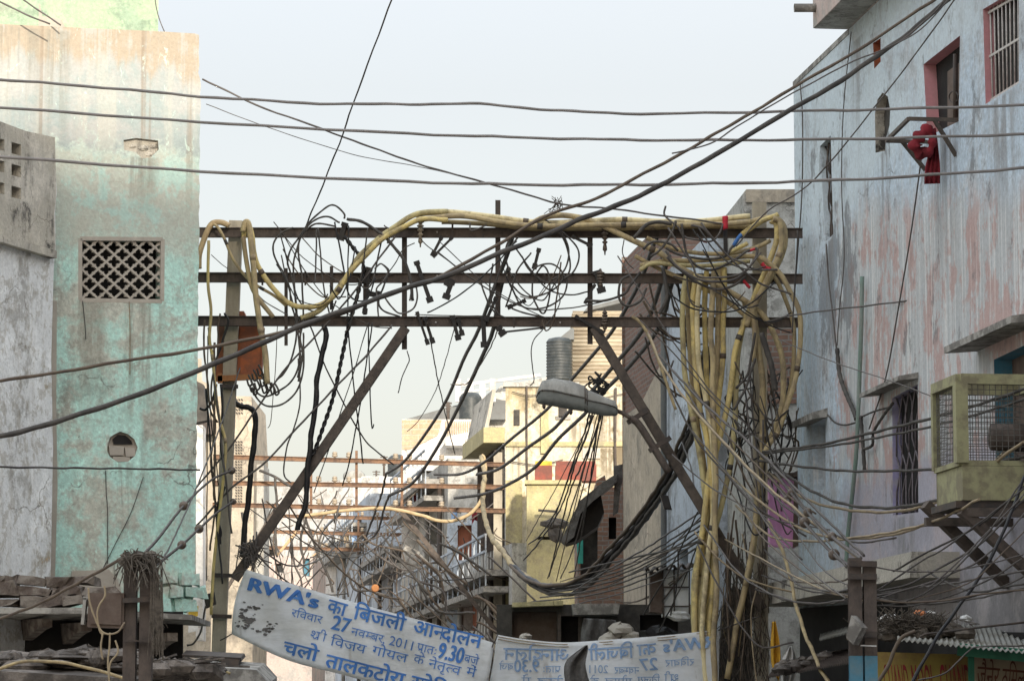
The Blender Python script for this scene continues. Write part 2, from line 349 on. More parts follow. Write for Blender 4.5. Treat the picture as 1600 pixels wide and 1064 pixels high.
pc0 = frontal(75.5); cc_ = drips(mc_, mc_.col, Vector((1, 0, 0)), [(pc0.at(937, 636), .62, 1.7), (pc0.at(880, 606), 1.3, .7), (pc0.at(958, 700), .45, 1.3), (pc0.at(802, 696), .22, 2.4), (pc0.at(905, 660), .3, 1.2)], (.17, .14, .10), .8)
blot = mc_.mul(mc_.step(mc_.add(mc_.mul(mc_.hook[0], .6), mc_.mul(mc_.hook[1], .4)), .49, .56), mc_.mul(mc_.step(mc_.op('ABSOLUTE', mc_.lin(1, 0, 0, -pc0.at(930, 690).x)), 1.15, .5), mc_.step(mc_.op('ABSOLUTE', mc_.lin(0, 0, 1, -pc0.at(930, 690).z)), .95, .35)))
cc_ = mc_.mix(mc_.mul(blot, .8), cc_, (.20, .165, .11)); mc_.done(cc_, .9, mc_.add(mc_.hook[0], mc_.mul(mc_.hook[2], .3)), .5, .03)
wallmat('yellow_plaster', (.42, .37, .20), (.40, .35, .23), (.15, .13, .09), 1.0, .55, .3, .4, .5, .7)
wallmat('tan_plaster', (.42, .36, .28), (.35, .31, .25), (.16, .14, .12), .9, .54, .35, .35, .4)
wallmat('white_plaster', (.62, .60, .57), (.46, .44, .40), (.20, .185, .17), .6, .54, .4, .5)
wallmat('bluewhite_plaster', (.44, .49, .55), (.36, .38, .40), (.13, .13, .13), .9, .54, .4, .45)
wallmat('pink_plaster', (.50, .40, .36), (.44, .41, .38), (.2, .17, .15), .8, .54, .3, .3)
brickmat('old_brick', (.21, .115, .085), (.15, .09, .07), (.185, .165, .145), 1.0, 'y')
brickmat('front_brick', (.235, .13, .09), (.17, .10, .072), (.20, .18, .155), 1.0, 'x')
brickmat('bright_brick', (.50, .37, .25), (.43, .31, .20), (.46, .38, .29), .5, 'x', .2)
plain('rubble', (.19, .165, .145), .5, 3, .95, (.085, .074, .066), bump=.8, bd=.06, lo=.42, hi=.58)
plain('broken_brick', (.19, .165, .14), .5, 4, .95, (.10, .078, .066), bump=.8, bd=.04, lo=.42, hi=.58)
plain('cement_patch', (0.365, 0.331, 0.284), .25, 3, .95, (0.446, 0.405, 0.351))
plain('dark_room', (.022, .020, .019), .3, 3, .9)
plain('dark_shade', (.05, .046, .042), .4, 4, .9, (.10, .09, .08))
plain('glass_dark', (.03, .034, .04), .2, 3, .25)
plain('concrete_trim', (.34, .325, .295), .4, 5, .95, (.17, .16, .145), bump=.6, bd=.02, lo=.42, hi=.58)
plain('pink_paint', (0.632, 0.299, 0.322), .25, 4, .85, (0.517, 0.276, 0.276))
plain('pink_panel', (.72, .34, .62), .25, 3, .75, (.58, .28, .50), (1, 1, .3), lo=.42, hi=.6)
plain('violet_paint', (.34, .32, .52), .3, 6, .85, (.42, .40, .44))
plain('orange_paint', (.42, .13, .055), .4, 5, .8, (.27, .105, .06), lo=.42, hi=.58)
plain('box_orange', (.36, .125, .06), .4, 4, .8, (.22, .10, .065), (1, 1, .4), lo=.42, hi=.58)
plain('bar_orange', (.38, .165, .06), .35, 6, .75, (.26, .115, .055))
plain('olive_paint', (.31, .30, .17), .3, 5, .7, (.21, .19, .12), lo=.42, hi=.6)
plain('green_pipe', (.16, .25, .21), .3, 6, .6, (.26, .29, .27), (1, 1, .2))
plain('green_paint', (.03, .16, .095), .25, 5, .6)
plain('blue_paint', (.075, .23, .33), .3, 6, .75, (.13, .22, .26))
plain('rusty_steel', (.115, .092, .076), .4, 7, .75, (.06, .05, .044), (1, 1, 1), bump=.4)
plain('dark_steel', (.05, .044, .041), .4, 8, .6, (.085, .062, .048))
plain('brown_steel', (.118, .093, .078), .4, 9, .75, (.062, .05, .044), (1, 1, .5))
plain('post_concrete', (.43, .385, .30), .3, 6, .95, (.30, .265, .21), (1, 1, .12), bump=.6)
plain('far_rust', (.24, .14, .085), .35, 6, .8, (.10, .065, .05))
plain('bamboo', (.52, .36, .20), .3, 6, .7, (.4, .27, .16), (1, 1, .2))
plain('tar_black', (.013, .013, .015), .15, 5, .45, (.028, .026, .025), bump=0)
plain('dusty_black', (.045, .041, .038), .15, 5, .7, (.09, .08, .07), bump=0)
plain('grey_wire', (.12, .108, .10), .15, 5, .7, (.07, .06, .055), bump=0)
plain('brown_wire', (.13, .10, .072), .15, 5, .75, (.08, .06, .048), bump=0)
plain('veiled_wire', (.25, .232, .222), .12, 5, .75, (.18, .165, .155), bump=0)  # paler grey: the bright sky's veil over thin wires is put into the colour
plain('tan_wire', (.34, .27, .17), .15, 5, .7, (.22, .17, .12), bump=0)
plain('yellow_cable', (.63, .50, .20), .3, 6, .65, (.44, .35, .17), (1, 1, .5), bump=.15, lo=.42, hi=.6)
plain('olive_cable', (.50, .43, .22), .35, 7, .75, (.33, .28, .15), (1, 1, .5), bump=.15, lo=.42, hi=.6)
plain('pale_cable', (.68, .58, .34), .3, 7, .7, (.46, .38, .22), (1, 1, .5), bump=.15, lo=.45, hi=.6)
plain('dusty_cable', (.46, .365, .20), .35, 8, .8, (.31, .245, .15), (1, 1, .6), bump=.2, lo=.42, hi=.6)
plain('tan_cable', (.42, .33, .175), .3, 9, .75, (.27, .21, .13), (1, 1, .3), bump=.2)
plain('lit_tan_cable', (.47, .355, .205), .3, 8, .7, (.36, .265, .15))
plain('ceramic', (.36, .31, .24), .3, 30, .4, (.28, .22, .16))
plain('brown_ceramic', (.09, .066, .052), .3, 30, .4, (.17, .14, .11))
plain('lamp_grey', (.33, .325, .30), .3, 5, .6, (.24, .235, .215), (1, 1, .3), lo=.42, hi=.6)
plain('lamp_lens', (.235, .25, .24), .2, 9, .3, (.17, .185, .18))
plain('red_cloth', (.23, .026, .036), .5, 7, .95, (.13, .017, .023), lo=.42, hi=.6)
plain('red_tape', (.55, .03, .05), .2, 20, .6)
plain('blue_tape', (.05, .16, .42), .2, 20, .5)
plain('yellow_cloth', (.62, .35, .035), .3, 8, .85, (.45, .24, .03))
plain('plastic_white', (.62, .62, .60), .2, 12, .5, (.45, .43, .4))
plain('plastic_colour', (.55, .2, .08), .3, 9, .6, (.2, .3, .45), lo=.48, hi=.52)
plain('red_tank', (.25, .075, .055), .4, 4, .85, (.17, .07, .055), lo=.42, hi=.6)
plain('yellow_tank', (.62, .42, .05), .3, 4, .7)
plain('sign_yellow', (.27, .205, .05), .35, 2, .85, (.19, .12, .045), lo=.4, hi=.6)
plain('sign_tan', (.36, .30, .20), .25, 3, .85, (.28, .2, .14))
plain('sign_red', (.27, .03, .035), .4, 9, .85)
plain('sign_brown', (.17, .06, .035), .3, 9, .85)
plain('banner_blue', (.055, .17, .48), .3, 9, .85, (.09, .22, .5))
plain('banner_faded', (.20, .32, .52), .25, 7, .9, (.30, .40, .56))
plain('tarpaulin', (.13, .125, .12), .4, 6, .9, (.07, .066, .062), bump=.7, bd=.04)
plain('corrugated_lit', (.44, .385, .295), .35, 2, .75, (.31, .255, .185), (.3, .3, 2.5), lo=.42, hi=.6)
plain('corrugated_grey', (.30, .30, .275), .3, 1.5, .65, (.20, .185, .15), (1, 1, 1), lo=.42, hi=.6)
plain('sheet_dark', (.15, .16, .16), .3, 2, .6, (.11, .11, .11))
plain('tank_black', (.035, .042, .045), .3, 6, .45, (.07, .075, .075))
plain('shutter_red', (.33, .12, .07), .3, 4, .8, (.23, .085, .05), (1, 1, .2))
plain('mesh_wire', (.10, .095, .085), .3, 20, .7, (.16, .15, .13))
plain('grille', (.13, .11, .12), .3, 20, .7, (.18, .16, .17))
plain('bar_white', (.55, .53, .50), .2, 20, .6, (.40, .36, .33))
plain('meter_box', (.145, .11, .09), .35, 5, .8, (.10, .07, .055))
plain('white_panel', (.82, .84, .84), .15, 3, .7, (.66, .68, .67))
plain('teal_door', (.05, .33, .26), .2, 4, .7)
plain('ground_dirt', (.36, .32, .27), .3, .6, .95, (.28, .24, .2))
plain('asphalt', (.06, .058, .055), .3, 2, .9, (.09, .083, .075))
plain('straw', (.14, .118, .095), .5, 20, .95, (.07, .06, .05))
plain('leaf_green', (.09, .13, .05), .4, 20, .8)
for nm in ('yellow_cable', 'olive_cable', 'pale_cable', 'dusty_cable', 'tan_cable'):
    mm = MATS[nm]; t_ = mm.node_tree; bs_ = t_.nodes['Principled BSDF']; src = bs_.inputs['Base Color'].links[0].from_socket
    gn = t_.nodes.new('ShaderNodeTexNoise'); gp0 = t_.nodes.new('ShaderNodeNewGeometry'); t_.links.new(gp0.outputs['Position'], gn.inputs['Vector']); gn.inputs['Scale'].default_value = 3.1; gn.inputs['Detail'].default_value = 8; gn.inputs['Roughness'].default_value = .72
    gr_ = t_.nodes.new('ShaderNodeMapRange'); gr_.inputs[1].default_value = .52; gr_.inputs[2].default_value = .64; gr_.inputs[4].default_value = .7; t_.links.new(gn.outputs[0], gr_.inputs[0])
    gx = t_.nodes.new('ShaderNodeMixRGB'); t_.links.new(gr_.outputs[0], gx.inputs[0]); t_.links.new(src, gx.inputs[1]); gx.inputs[2].default_value = (.16, .13, .085, 1); t_.links.new(gx.outputs[0], bs_.inputs['Base Color'])
def make_banner():
    m = M('banner_cloth'); n = m.noise(2.2, 6, .6); n2 = m.noise(16, 5, .6)
    col = m.mix(m.step(n, .35, .7), (.82, .84, .86), (.74, .75, .74)); col = m.mix(m.mul(m.step(m.noise(5, 5, .7, (1, 1, .3)), .60, .72), .4), col, (.33, .29, .24))
    col = m.scalec(col, m.add(m.mul(n2, .22), .89)); m.done(col, .85, m.noise(3.5, 3, .5, (1, 1, 3)), .35, .05)
    tr_ = m.N.new('ShaderNodeBsdfTranslucent'); m.put(tr_.inputs['Color'], col); mx = m.N.new('ShaderNodeMixShader'); mx.inputs[0].default_value = .42     # thin cloth lets the bright lane behind shine through
    m.L.new(m.b.outputs[0], mx.inputs[1]); m.L.new(tr_.outputs[0], mx.inputs[2]); m.L.new(mx.outputs[0], m.N['Material Output'].inputs['Surface'])
make_banner()

# ---------------------------------------------------------------- ground, lane, sky is the world
g = MB(); g.quad((-3000, -3000, 0), (3000, -3000, 0), (3000, 3000, 0), (-3000, 3000, 0)); tag(g.build('ground', 'ground_dirt'), kind='structure')
g = MB(); g.prism([(-4, -12, .004), (7.0, -12, .004), (7.0, 16, .004), (3.2, 45, .004), (-9.5, 150, .004), (-13, 150, .004), (-3.6, 45, .004), (-4, 16, .004)], (0, 0, .004)); tag(g.build('road', 'asphalt'), kind='structure')

# ---------------------------------------------------------------- houses
def col(pl, px, z):                             # the wall's point at a pixel column, at height z
    p = pl.at(px, 700); return Vector((p.x, p.y, z))
def house_body(mb, pl, outline, depth, holes=()):
    """Street face with openings plus roof, ends and back."""
    back = pl.n*(-depth); mb.holed(outline, holes, (0, 0, 0)) if holes else mb.poly(outline)
    n = len(outline); mb.poly([p+back for p in reversed(outline)])
    for i in range(n): p, q = outline[i], outline[(i+1) % n]; mb.quad(p, p+back, q+back, q)
    return mb
def window(root, pl, hole, depth, reveal, pane='glass_dark', bars=None, nb=6, barmat='bar_white', name='window', label=None, rows=0, frame=None):
    """Lining of an opening, with its pane and bars as sub-parts."""
    P = [pl.at(*h) for h in hole]; d = pl.n*(-depth); mb = MB()
    for i in range(len(P)): p, q = P[i], P[(i+1) % len(P)]; mb.quad(p, q, q+d, p+d)
    wd = mb.build(name, reveal, root); tag(wd, label)
    e = pl.n*(-depth*.97); MB().poly([p+e for p in P]).build('pane', pane, wd)
    if len(P) == 4:
        a, b, c, dd = [p+pl.n*(-depth*.45) for p in P]; wdt = (b-a).length; mb = MB(); th = .014
        if bars == 'bars':
            for i in range(nb): t = (i+.5)/nb; mb.tube([a.lerp(b, t), dd.lerp(c, t)], th*.7, 6, raw=True)
            for t in (.04, .5, .96) if not rows else [(k+.5)/rows for k in range(rows)]: mb.bar(a.lerp(dd, t), b.lerp(c, t), .02, .025)
            mb.build('bars', barmat, wd)
        elif bars == 'lattice':
            ht = (dd-a).length; n = nb
            def pt(u, v): return a.lerp(b, u).lerp(dd.lerp(c, u), v)
            m_ = int(n*ht/wdt*.55)
            for i in range(n):
                for j in range(m_):
                    u0, u1, v0, v1 = i/n, (i+1)/n, j/m_, (j+1)/m_
                    mb.tube([pt(u0, v0), pt((u0+u1)/2, v0+.2*(v1-v0)), pt((u0+u1)/2, v0+.8*(v1-v0)), pt(u1, v1)], .011, 4, raw=True)
                    mb.tube([pt(u1, v0), pt((u0+u1)/2, v0+.35*(v1-v0)), pt(u0, v0+.6*(v1-v0)), pt(u0, v1)], .011, 4, raw=True)
            mb.build('lattice', barmat, wd)
        if frame:
            f = MB()
            for p, q in ((a, b), (b, c), (c, dd), (dd, a)): f.bar(p, q, .06, .05, pl.n)
            f.build('frame', frame, wd)
    return wd
def box_house(label, px0, px1, ytop, Y, depth, mat, wins=(), skew=0.0, name='house', ztop=None, pane='glass_dark', cat='house', top=None):
    """Plain far house: front between two pixel columns at distance Y, with recessed windows and a parapet line."""
    a, b = at(px0, 700, Y), at(px1, 700, Y+skew); pl = Plane((a.x, a.y, 0), (b.x, b.y, 0)); z = ztop or pl.at((px0+px1)/2, ytop).z
    A, B = Vector((a.x, a.y, 0)), Vector((b.x, b.y, 0)); r = thing(name, label, cat, (A+B)/2-pl.n*depth/2)
    top = top or [(0, 0), (1, 0)]; ol = [A]+[A.lerp(B, u)+Vector((0, 0, z+v)) for u, v in top]+[B]
    hol = [[(w_[0], w_[1]), (w_[2], w_[1]), (w_[2], w_[3]), (w_[0], w_[3])] for w_ in wins]
    mb = MB(); house_body(mb, pl, ol, depth, [[pl.at(*h) for h in ho] for ho in hol]); mb.build('wall', mat, r)
    for ho, w_ in zip(hol, wins): window(r, pl, ho, .25, mat, w_[4] if len(w_) > 4 else pane)
    return r, pl
def slab(pl, px0, px1, py, out, th, drop=0.0):
    """Thin sunshade standing out from a wall: its lower wall edge at (px0,py)-(px1, same height)."""
    a = pl.at(px0, py, -.02); b = col(pl, px1, a.z)-pl.n*.02; o = pl.n*(out+.02); dz = Vector((0, 0, -drop))
    return MB().prism([a, a+o+dz, a+o+dz+Vector((0, 0, th*.7)), a+Vector((0, 0, th))], b-a)

# --- right-hand blue and pink house
z1 = RW.at(1246, 130).z; z2 = 13.4
r_house = thing('house', 'tall blue and pink weathered house with olive caged balcony', 'house', RW.at(1500, 1000)-RW.n*3-Vector((0, 0, RW.at(1500, 1000).z)))
HOLES = {'top': [(1536, 15), (1592, -18), (1592, 130), (1540, 163)], 'mid': [(1443, 101), (1500, 56), (1498, 190), (1449, 214)],
  'slit': [(1364, 68), (1376, 60), (1376, 97), (1366, 108)],
  'oval': [(1367, 178), (1371, 156), (1379, 145), (1387, 151), (1391, 172), (1390, 196), (1385, 214), (1383, 236), (1368, 239)],
  'narrow': [(1281, 229), (1298, 212), (1302, 366), (1290, 378)], 'lower': [(1394, 622), (1434, 600), (1435, 800), (1395, 805)],
  'small': [(1269, 664), (1290, 654), (1290, 763), (1272, 770)], 'door': [(1553, 562), (1625, 528), (1625, 722), (1556, 742)]}
mb = MB(); ol = [col(RW, 1246, 0), col(RW, 1246, z1), col(RW, 1335, z1), col(RW, 1335, z2), col(RW, 2250, z2), col(RW, 2250, 0)]
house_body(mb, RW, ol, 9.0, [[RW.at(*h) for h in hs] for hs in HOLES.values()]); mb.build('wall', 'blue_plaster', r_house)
cp = MB(); cp.bar(col(RW, 1246, z1+.03)-RW.n*.12, col(RW, 1335, z1+.03)-RW.n*.12, .26, .07); cp.build('coping', 'concrete_trim', r_house)
window(r_house, RW, HOLES['top'], .13, 'pink_paint', 'dark_room', 'bars', 9, 'bar_white', label='pink-lined window with pale bars')
wm = window(r_house, RW, HOLES['mid'], .15, 'pink_paint', 'dark_room', None, label='pink brick-lined window with open shutter')
q = [RW.at(*h) for h in ((1466, 112), (1492, 92), (1490, 188), (1466, 206))]; MB().prism([p-RW.n*.105 for p in q], -RW.n*.03).build('shutter', 'meter_box', wm)
b_ = MB(); b_.tube([RW.at(1493, 85, -.05), RW.at(1493, 190, -.05)], .028, 8, raw=True); b_.tube([RW.at(1490+7*math.cos(t), 152+9*math.sin(t), -.05) for t in [k*.63 for k in range(10)]], .008, 5, n=3, closed=True); b_.build('bars', 'dark_steel', wm)
window(r_house, RW, HOLES['slit'], .10, 'orange_paint', 'orange_paint', name='niche', label='slot painted orange')
window(r_house, RW, HOLES['oval'], .12, 'mossy_concrete', 'dark_shade', name='niche', label='blackened tall oval niche')
window(r_house, RW, HOLES['narrow'], .16, 'blue_plaster', 'dark_shade', 'lattice', 3, 'brown_steel', label='tall narrow window with rusty lattice')
window(r_house, RW, HOLES['lower'], .11, 'violet_paint', 'dark_room', 'lattice', 4, 'grille', label='violet-edged window with curled iron grille')
window(r_house, RW, HOLES['small'], .22, 'blue_plaster', 'cement_patch', name='niche', label='narrow blind recess')
window(r_house, RW, HOLES['door'], .20, 'blue_paint', 'meter_box', name='balcony_door', label='brown door in blue frame')
for a, b, y, o, th in ((1376, 1437, 618, .24, .07), (1262, 1294, 666, .20, .12), (1530, 1640, 549, .36, .10)):
    slab(RW, a, b, y, o, th, .03).build('sunshade', 'concrete_trim', r_house)
# balcony slab with spout
bt = RW.at(1335, 38); zb = bt.z; A = col(RW, 1335, zb); B = col(RW, 2250, zb); o = RW.n*.455
bs = MB(); bs.prism([A-RW.n*.02, A+o, A+o+Vector((0, 0, 1.0)), A-RW.n*.02+Vector((0, 0, 1.0))], B-A); sl = bs.build('balcony', 'pink_plaster', r_house)
us = MB(); us.prism([A+o*.06+Vector((0, 0, -.004)), A+o*.96+Vector((0, 0, -.004)), A+o*.96, A+o*.06], B-A); us.build('soffit', 'grey_concrete', sl)
pp = MB(); c0 = RW.at(1276, 13, .44); pp.lathe(c0+Vector((.1, 0, 0)), (-1, -.05, -.01), [(.0, 0), (.055, 0), (.055, .38), (.043, .38), (.043, .1)]); pp.build('spout', 'concrete_trim', r_house)
# caged balcony on struts
OUT = .9; PA = Plane(RW.p+RW.n*OUT, RW.p+RW.n*OUT+RW.d)
cA = PA.at(1500, 597); cB = PA.at(1461, 612); zt = cA.z; zm = PA.at(1500, 724).z; zl = PA.at(1500, 782).z
def V(p, z): return Vector((p.x, p.y, z))
inn = RW.n*-(OUT-.02); cage = MB()
for (p, q_) in ((cA, cB), (cA, cA+inn), (cB, cB+inn), (cA+inn, cB+inn)):
    cage.bar(V(p, zt+.03), V(q_, zt+.03), .09, .10); cage.bar(V(p, zm), V(q_, zm), .05, .05)
for p in (cA, cB): cage.bar(V(p, zm), V(p, zt), .075 if p is cB else .12, .075 if p is cB else .12, RW.n)
cg = cage.build('caged_balcony', 'olive_paint', r_house)
pn = MB()
for p, q_ in ((cA, cB), (cA, cA+inn), (cB, cB+inn)):
    t = (q_-p).normalized(); nn = Vector((t.y, -t.x, 0)); pn.prism([V(p, zl), V(q_, zl), V(q_, zm-.028), V(p, zm-.028)], nn*.03)
pn.build('skirt_panel', 'olive_paint', cg)
ms = MB()
for p, q_ in ((cA, cB), (cA, cA+inn), (cB, cB+inn)):
    L = (q_-p).length; n = int(L/.055)
    for i in range(1, n): u = p.lerp(q_, i/n); ms.tube([V(u, zm), V(u, zt)], .0038, 4, raw=True, ends=False)
    for k in range(1, int((zt-zm)/.055)): z = zm+k*.055; ms.tube([V(p, z), V(q_, z)], .0038, 4, raw=True, ends=False)
ms.build('wire_mesh', 'mesh_wire', cg)
fl = MB(); fl.prism([V(cA, zl-.07)+RW.n*.06, V(cB, zl-.07)+RW.n*.06, V(cB+inn, zl-.07), V(cA+inn, zl-.07)], (0, 0, .065)); fl.build('floor_slab', 'dark_steel', cg)
for px, y0, wx, wy in ((1445, 783, 1575, 914), (1502, 792, 1640, 922)):
    stt = MB(); s0 = PA.at(px, y0); s1 = RW.at(wx, wy); stt.bar(s0+Vector((0, 0, -.03)), s1, .10, .10); w1 = s0-RW.n*OUT; stt.bar(V(s0, zl-.115), V(w1, zl-.115), .09, .085); stt.build('strut', 'rusty_steel', cg)
gd = MB(); cc = (cA+inn*.55).lerp(cB+inn*.55, .5); gd.lathe(V(cc, zm+.28)+Vector((-.1, -.2, 0)), (1, .1, 0), [(.02, 0), (.13, .02), (.14, .35), (.05, .40)]); gd.build('air_cooler_drum', 'brown_steel', cg)
# green drain pipe and the cement strip on the wall
dp = MB(); dp.tube([RW.at(x, y, .07) for x, y in ((1347, 432), (1346, 500), (1344, 560), (1339, 690), (1333, 760), (1325, 835), (1321, 900))], .027, 8); dp.build('drain_pipe', 'green_pipe', r_house)

# --- houses further along the right side of the lane
RWL = lambda px: RW.at(px, 700)
z5 = RWL(1165); z5t = RW.at(1165, 299).z
h5 = thing('house', 'grey concrete house with sunlit top behind the cable post', 'house', (z5.x+3, z5.y+2, 0))
P5 = Plane((z5.x, z5.y, 0), (z5.x+5, z5.y+.3, 0)); ol = [V(z5, 0), V(z5, z5t), V(z5, z5t)+P5.d*6*(1 if P5.d.x > 0 else -1), V(z5, 0)+P5.d*6*(1 if P5.d.x > 0 else -1)]
mb = MB(); house_body(mb, P5, ol, 2.4); mb.build('wall', 'grey_concrete', h5)
fb = MB(); pq = [(1176, 505), (1262, 500), (1262, 628), (1180, 636)]; fb.prism([P5.at(x, y, .03) for x, y in pq], -P5.n*.1); fb.build('brick_infill', 'front_brick', h5)
rc = MB(); q_ = [P5.at(*p, .05) for p in ((1166, 316), (1262, 316), (1262, 296), (1166, 296))]; rc.prism(q_, -P5.n*.3); rc.build('coping', 'tan_plaster', h5)  # top band the sun strikes, sunlight put into its tan colour
def row_house(label, pxn, pxf, ref, depth, mat, holes=(), name='house', seed=0):
    a, b = RWL(pxf), RWL(pxn); z = RW.at(*ref).z; rr = random.Random(seed)
    root = thing(name, label, 'house', V((a+b)/2-RW.n*depth/2, 0)); top = [V(a.lerp(b, t), z+rr.uniform(-.12, .08)) for t in (0, .3, .55, .8, 1)]
    mb = MB(); house_body(mb, RW, [V(a, 0)]+top+[V(b, 0)], depth, [[RW.at(*h) for h in ho] for ho in holes]); mb.build('wall', mat, root)
    return root
hB = [(1058, 860), (1075, 855), (1075, 905), (1058, 908)]
h6 = row_house('blue-white peeling house behind the hanging yellow cables', 1122, 1036, (1085, 384), 3.0, 'bluewhite_plaster', [hB], seed=3)
window(h6, RW, hB, .2, 'bluewhite_plaster', 'meter_box')
h7 = row_house('narrow bare brick house with a plastered lower storey', 1036, 977, (1000, 384), 2.6, 'old_brick', seed=5)
lo = MB(); zc = RW.at(990, 645).z; a, b = RWL(977), RWL(1036); lo.prism([V(a, 0)+RW.n*.04, V(b, 0)+RW.n*.04, V(b, zc+.5)+RW.n*.04, V(a.lerp(b, .5), zc+.05)+RW.n*.04, V(a, zc)+RW.n*.04], -RW.n*.1); lo.build('plaster_coat', 'tan_plaster', h7)
ed = MB(); ed.prism([V(a, 0)+RW.n*.05, V(a, 0)-RW.n*.4, V(a, zc+2.9)-RW.n*.4, V(a, zc+2.9)+RW.n*.05], Vector((.0, .06, 0))); ed.build('end_wall', 'old_brick', h7)
pi = MB(); pi.tube([RW.at(1037, y, .08) for y in (395, 600, 800, 960)], .05, 8); pi.build('drain_pipe', 'sheet_dark', h6)

# --- cream house closing the view, with the low yellow wall and brick shed before it
YC = 75.5; PC = frontal(YC)
ch = thing('house', 'sunlit cream house with dark stains under the tin sheets', 'house', (at(885, 900, YC).x, YC+4, 0)); zt_ = PC.at(800, 600).z
c0, c1 = at(790, 700, YC), at(1010, 700, YC)
mb = MB(); house_body(mb, PC, [V(c0, 0), V(c0, zt_), V(c1, zt_), V(c1, 0)], 5.0); mb.build('wall', 'cream_plaster', ch)
side = Vector((-.124, 1, 0))
pr = MB()
for x0, x1, y0, y1, t in ((845, 857, 642, 708, .12), (790, 816, 750, 1000, .15), (788, 980, 690, 697, .07)): pr.prism([PC.at(x0, y0, t), PC.at(x1, y0, t), PC.at(x1, y1, t), PC.at(x0, y1, t)], (0, t+.02, 0))
pr.build('pilaster', 'yellow_plaster', ch)
bl = MB(); k0 = V(c0, PC.at(790, 668).z); k1 = V(c0, PC.at(790, 692).z); e0 = Vector((-.52, 0, 0)); ln = side*4.6
bl.prism([k0+Vector((-.02, -.1, 0)), k0+e0+Vector((0, -.1, 0)), k1+e0+Vector((0, -.1, 0)), k1+Vector((-.02, -.1, 0))], ln); bal = bl.build('balcony', 'yellow_plaster', ch)
bw = MB(); m0 = V(c0, PC.at(790, 606).z); bw.prism([k0+e0*.97+Vector((0, .35, 0)), k0+e0*.80+Vector((0, .35, 0)), m0+e0*.45+Vector((0, .35, .0)), m0+e0*.6+Vector((0, .35, 0))], ln*.85); bw.build('parapet', 'mossy_concrete', bal)
sd = MB(); sd.prism([V(c0, 0)+Vector((-.10, .2, 0)), V(c0, 0)+Vector((-.02, .2, 0)), V(c0, k1.z-.02)+Vector((-.02, .2, 0)), V(c0, k1.z-.02)+Vector((-.10, .2, 0))], side*4.2); sd.build('painted_shade_flank', 'dark_shade', ch)  # dark sheet over the flank, its shade put into the colour
sb = MB()
for i in range(7): u = V(c0, 0)+side*(.5+i*.6)+Vector((-.16, 0, 0)); sb.bar(V(u, 3.5), V(u, k1.z-.1), .09, .09, (0, 1, 0))
sb.build('shutter_post', 'brown_steel', ch)
def corrugated(mb, o, u, v, amp, wave, nrm, th=.008):
    """Sheet spanned by u (ridges repeat along u) and v."""
    n = max(8, int(u.length/wave*8)); k = len(mb.v); nrm = nrm.normalized()
    for i in range(n+1):
        p = o+u*(i/n)+nrm*(amp*math.sin(2*math.pi*i/8)); mb.v += [p, p+v, p+nrm*th, p+v+nrm*th]
    for i in range(n):
        a = k+i*4; b = a+4; mb.face((a, a+1, b+1, b), True); mb.face((a+2, b+2, b+3, a+3), True); mb.face((a, b, b+2, a+2)); mb.face((a+1, a+3, b+3, b+1))
    mb.face((k, k+2, k+3, k+1)); e = k+n*4; mb.face((e, e+1, e+3, e+2)); return mb
tr = thing('tin_room', 'sunlit corrugated tin room on the cream house roof', 'shed', at(940, 600, 77))
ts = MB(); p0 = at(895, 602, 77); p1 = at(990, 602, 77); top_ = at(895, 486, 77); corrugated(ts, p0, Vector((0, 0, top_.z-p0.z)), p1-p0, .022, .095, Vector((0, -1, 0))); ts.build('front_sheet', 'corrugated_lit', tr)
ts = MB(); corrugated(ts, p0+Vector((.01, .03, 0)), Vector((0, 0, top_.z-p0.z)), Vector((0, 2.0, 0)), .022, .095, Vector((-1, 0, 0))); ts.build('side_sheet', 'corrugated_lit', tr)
ts = MB(); ts.prism([at(912, 487, 76.8), at(992, 468, 76.8), at(992, 461, 76.8), at(918, 480, 76.8)], (0, 2.5, 0)); ts.build('lean_roof', 'sheet_dark', tr)
wt = thing('water_tank', 'black ribbed water tank beside the sunlit tin room', 'water tank', at(874, 594, 76.3))
pf = []; hh = at(874, 533, 76.3).z-at(874, 594, 76.3).z
for i in range(41): pf.append((.31+.012*math.sin(i*2.0), hh*i/40))
tk = MB(); tk.lathe(at(874, 594, 76.3), (0, 0, 1), [(.02, 0)]+pf+[(.26, hh+.05), (.1, hh+.09)], 24); tk.build('tank', 'tank_black', wt)
tl = MB(); tl.prism([at(868, 533, 76.2), at(894, 512, 76.2), at(897, 514, 76.2), at(897, 530, 76.2)], (0, .5, 0)); tl.build('tilted_lid', 'sheet_dark', wt)
for lab, pts, w_ in ((None, [(823, 603), (823, 700), (824, 752)], 3), (None, [(962, 606), (961, 690), (962, 740)], 4), (None, [(800, 612), (830, 618), (870, 612), (930, 622), (975, 615)], 1.6), (None, [(793, 720), (840, 726), (880, 718)], 1.8)):
    k = MB(); k.tube([PC.at(x, y, .10) for x, y in pts], rad(w_, YC), 6); k.build('pipe', 'rusty_steel', ch)
for x0, y0, x1, y1, m_ in ((873, 632, 886, 652, 'dark_shade'), (803, 640, 812, 664, 'dark_shade'), (910, 700, 938, 716, 'mossy_concrete'), (868, 650, 892, 655, 'concrete_trim')):
    k = MB(); k.prism([PC.at(x0, y0, .06), PC.at(x1, y0, .06), PC.at(x1, y1, .06), PC.at(x0, y1, .06)], (0, .1, 0)); k.build('vent', m_, ch)
k = MB(); k.prism([PC.at(786, 604, .10), PC.at(905, 604, .10), PC.at(905, 597, .10), PC.at(786, 597, .10)], (0, .4, 0)); k.build('coping', 'grey_concrete', ch)
yh, yp = box_house('low lit yellow wall house with red tanks on top', 823, 906, 752, 72, 2.5, 'yellow_plaster', [(840, 838, 868, 843, 'dark_shade')])
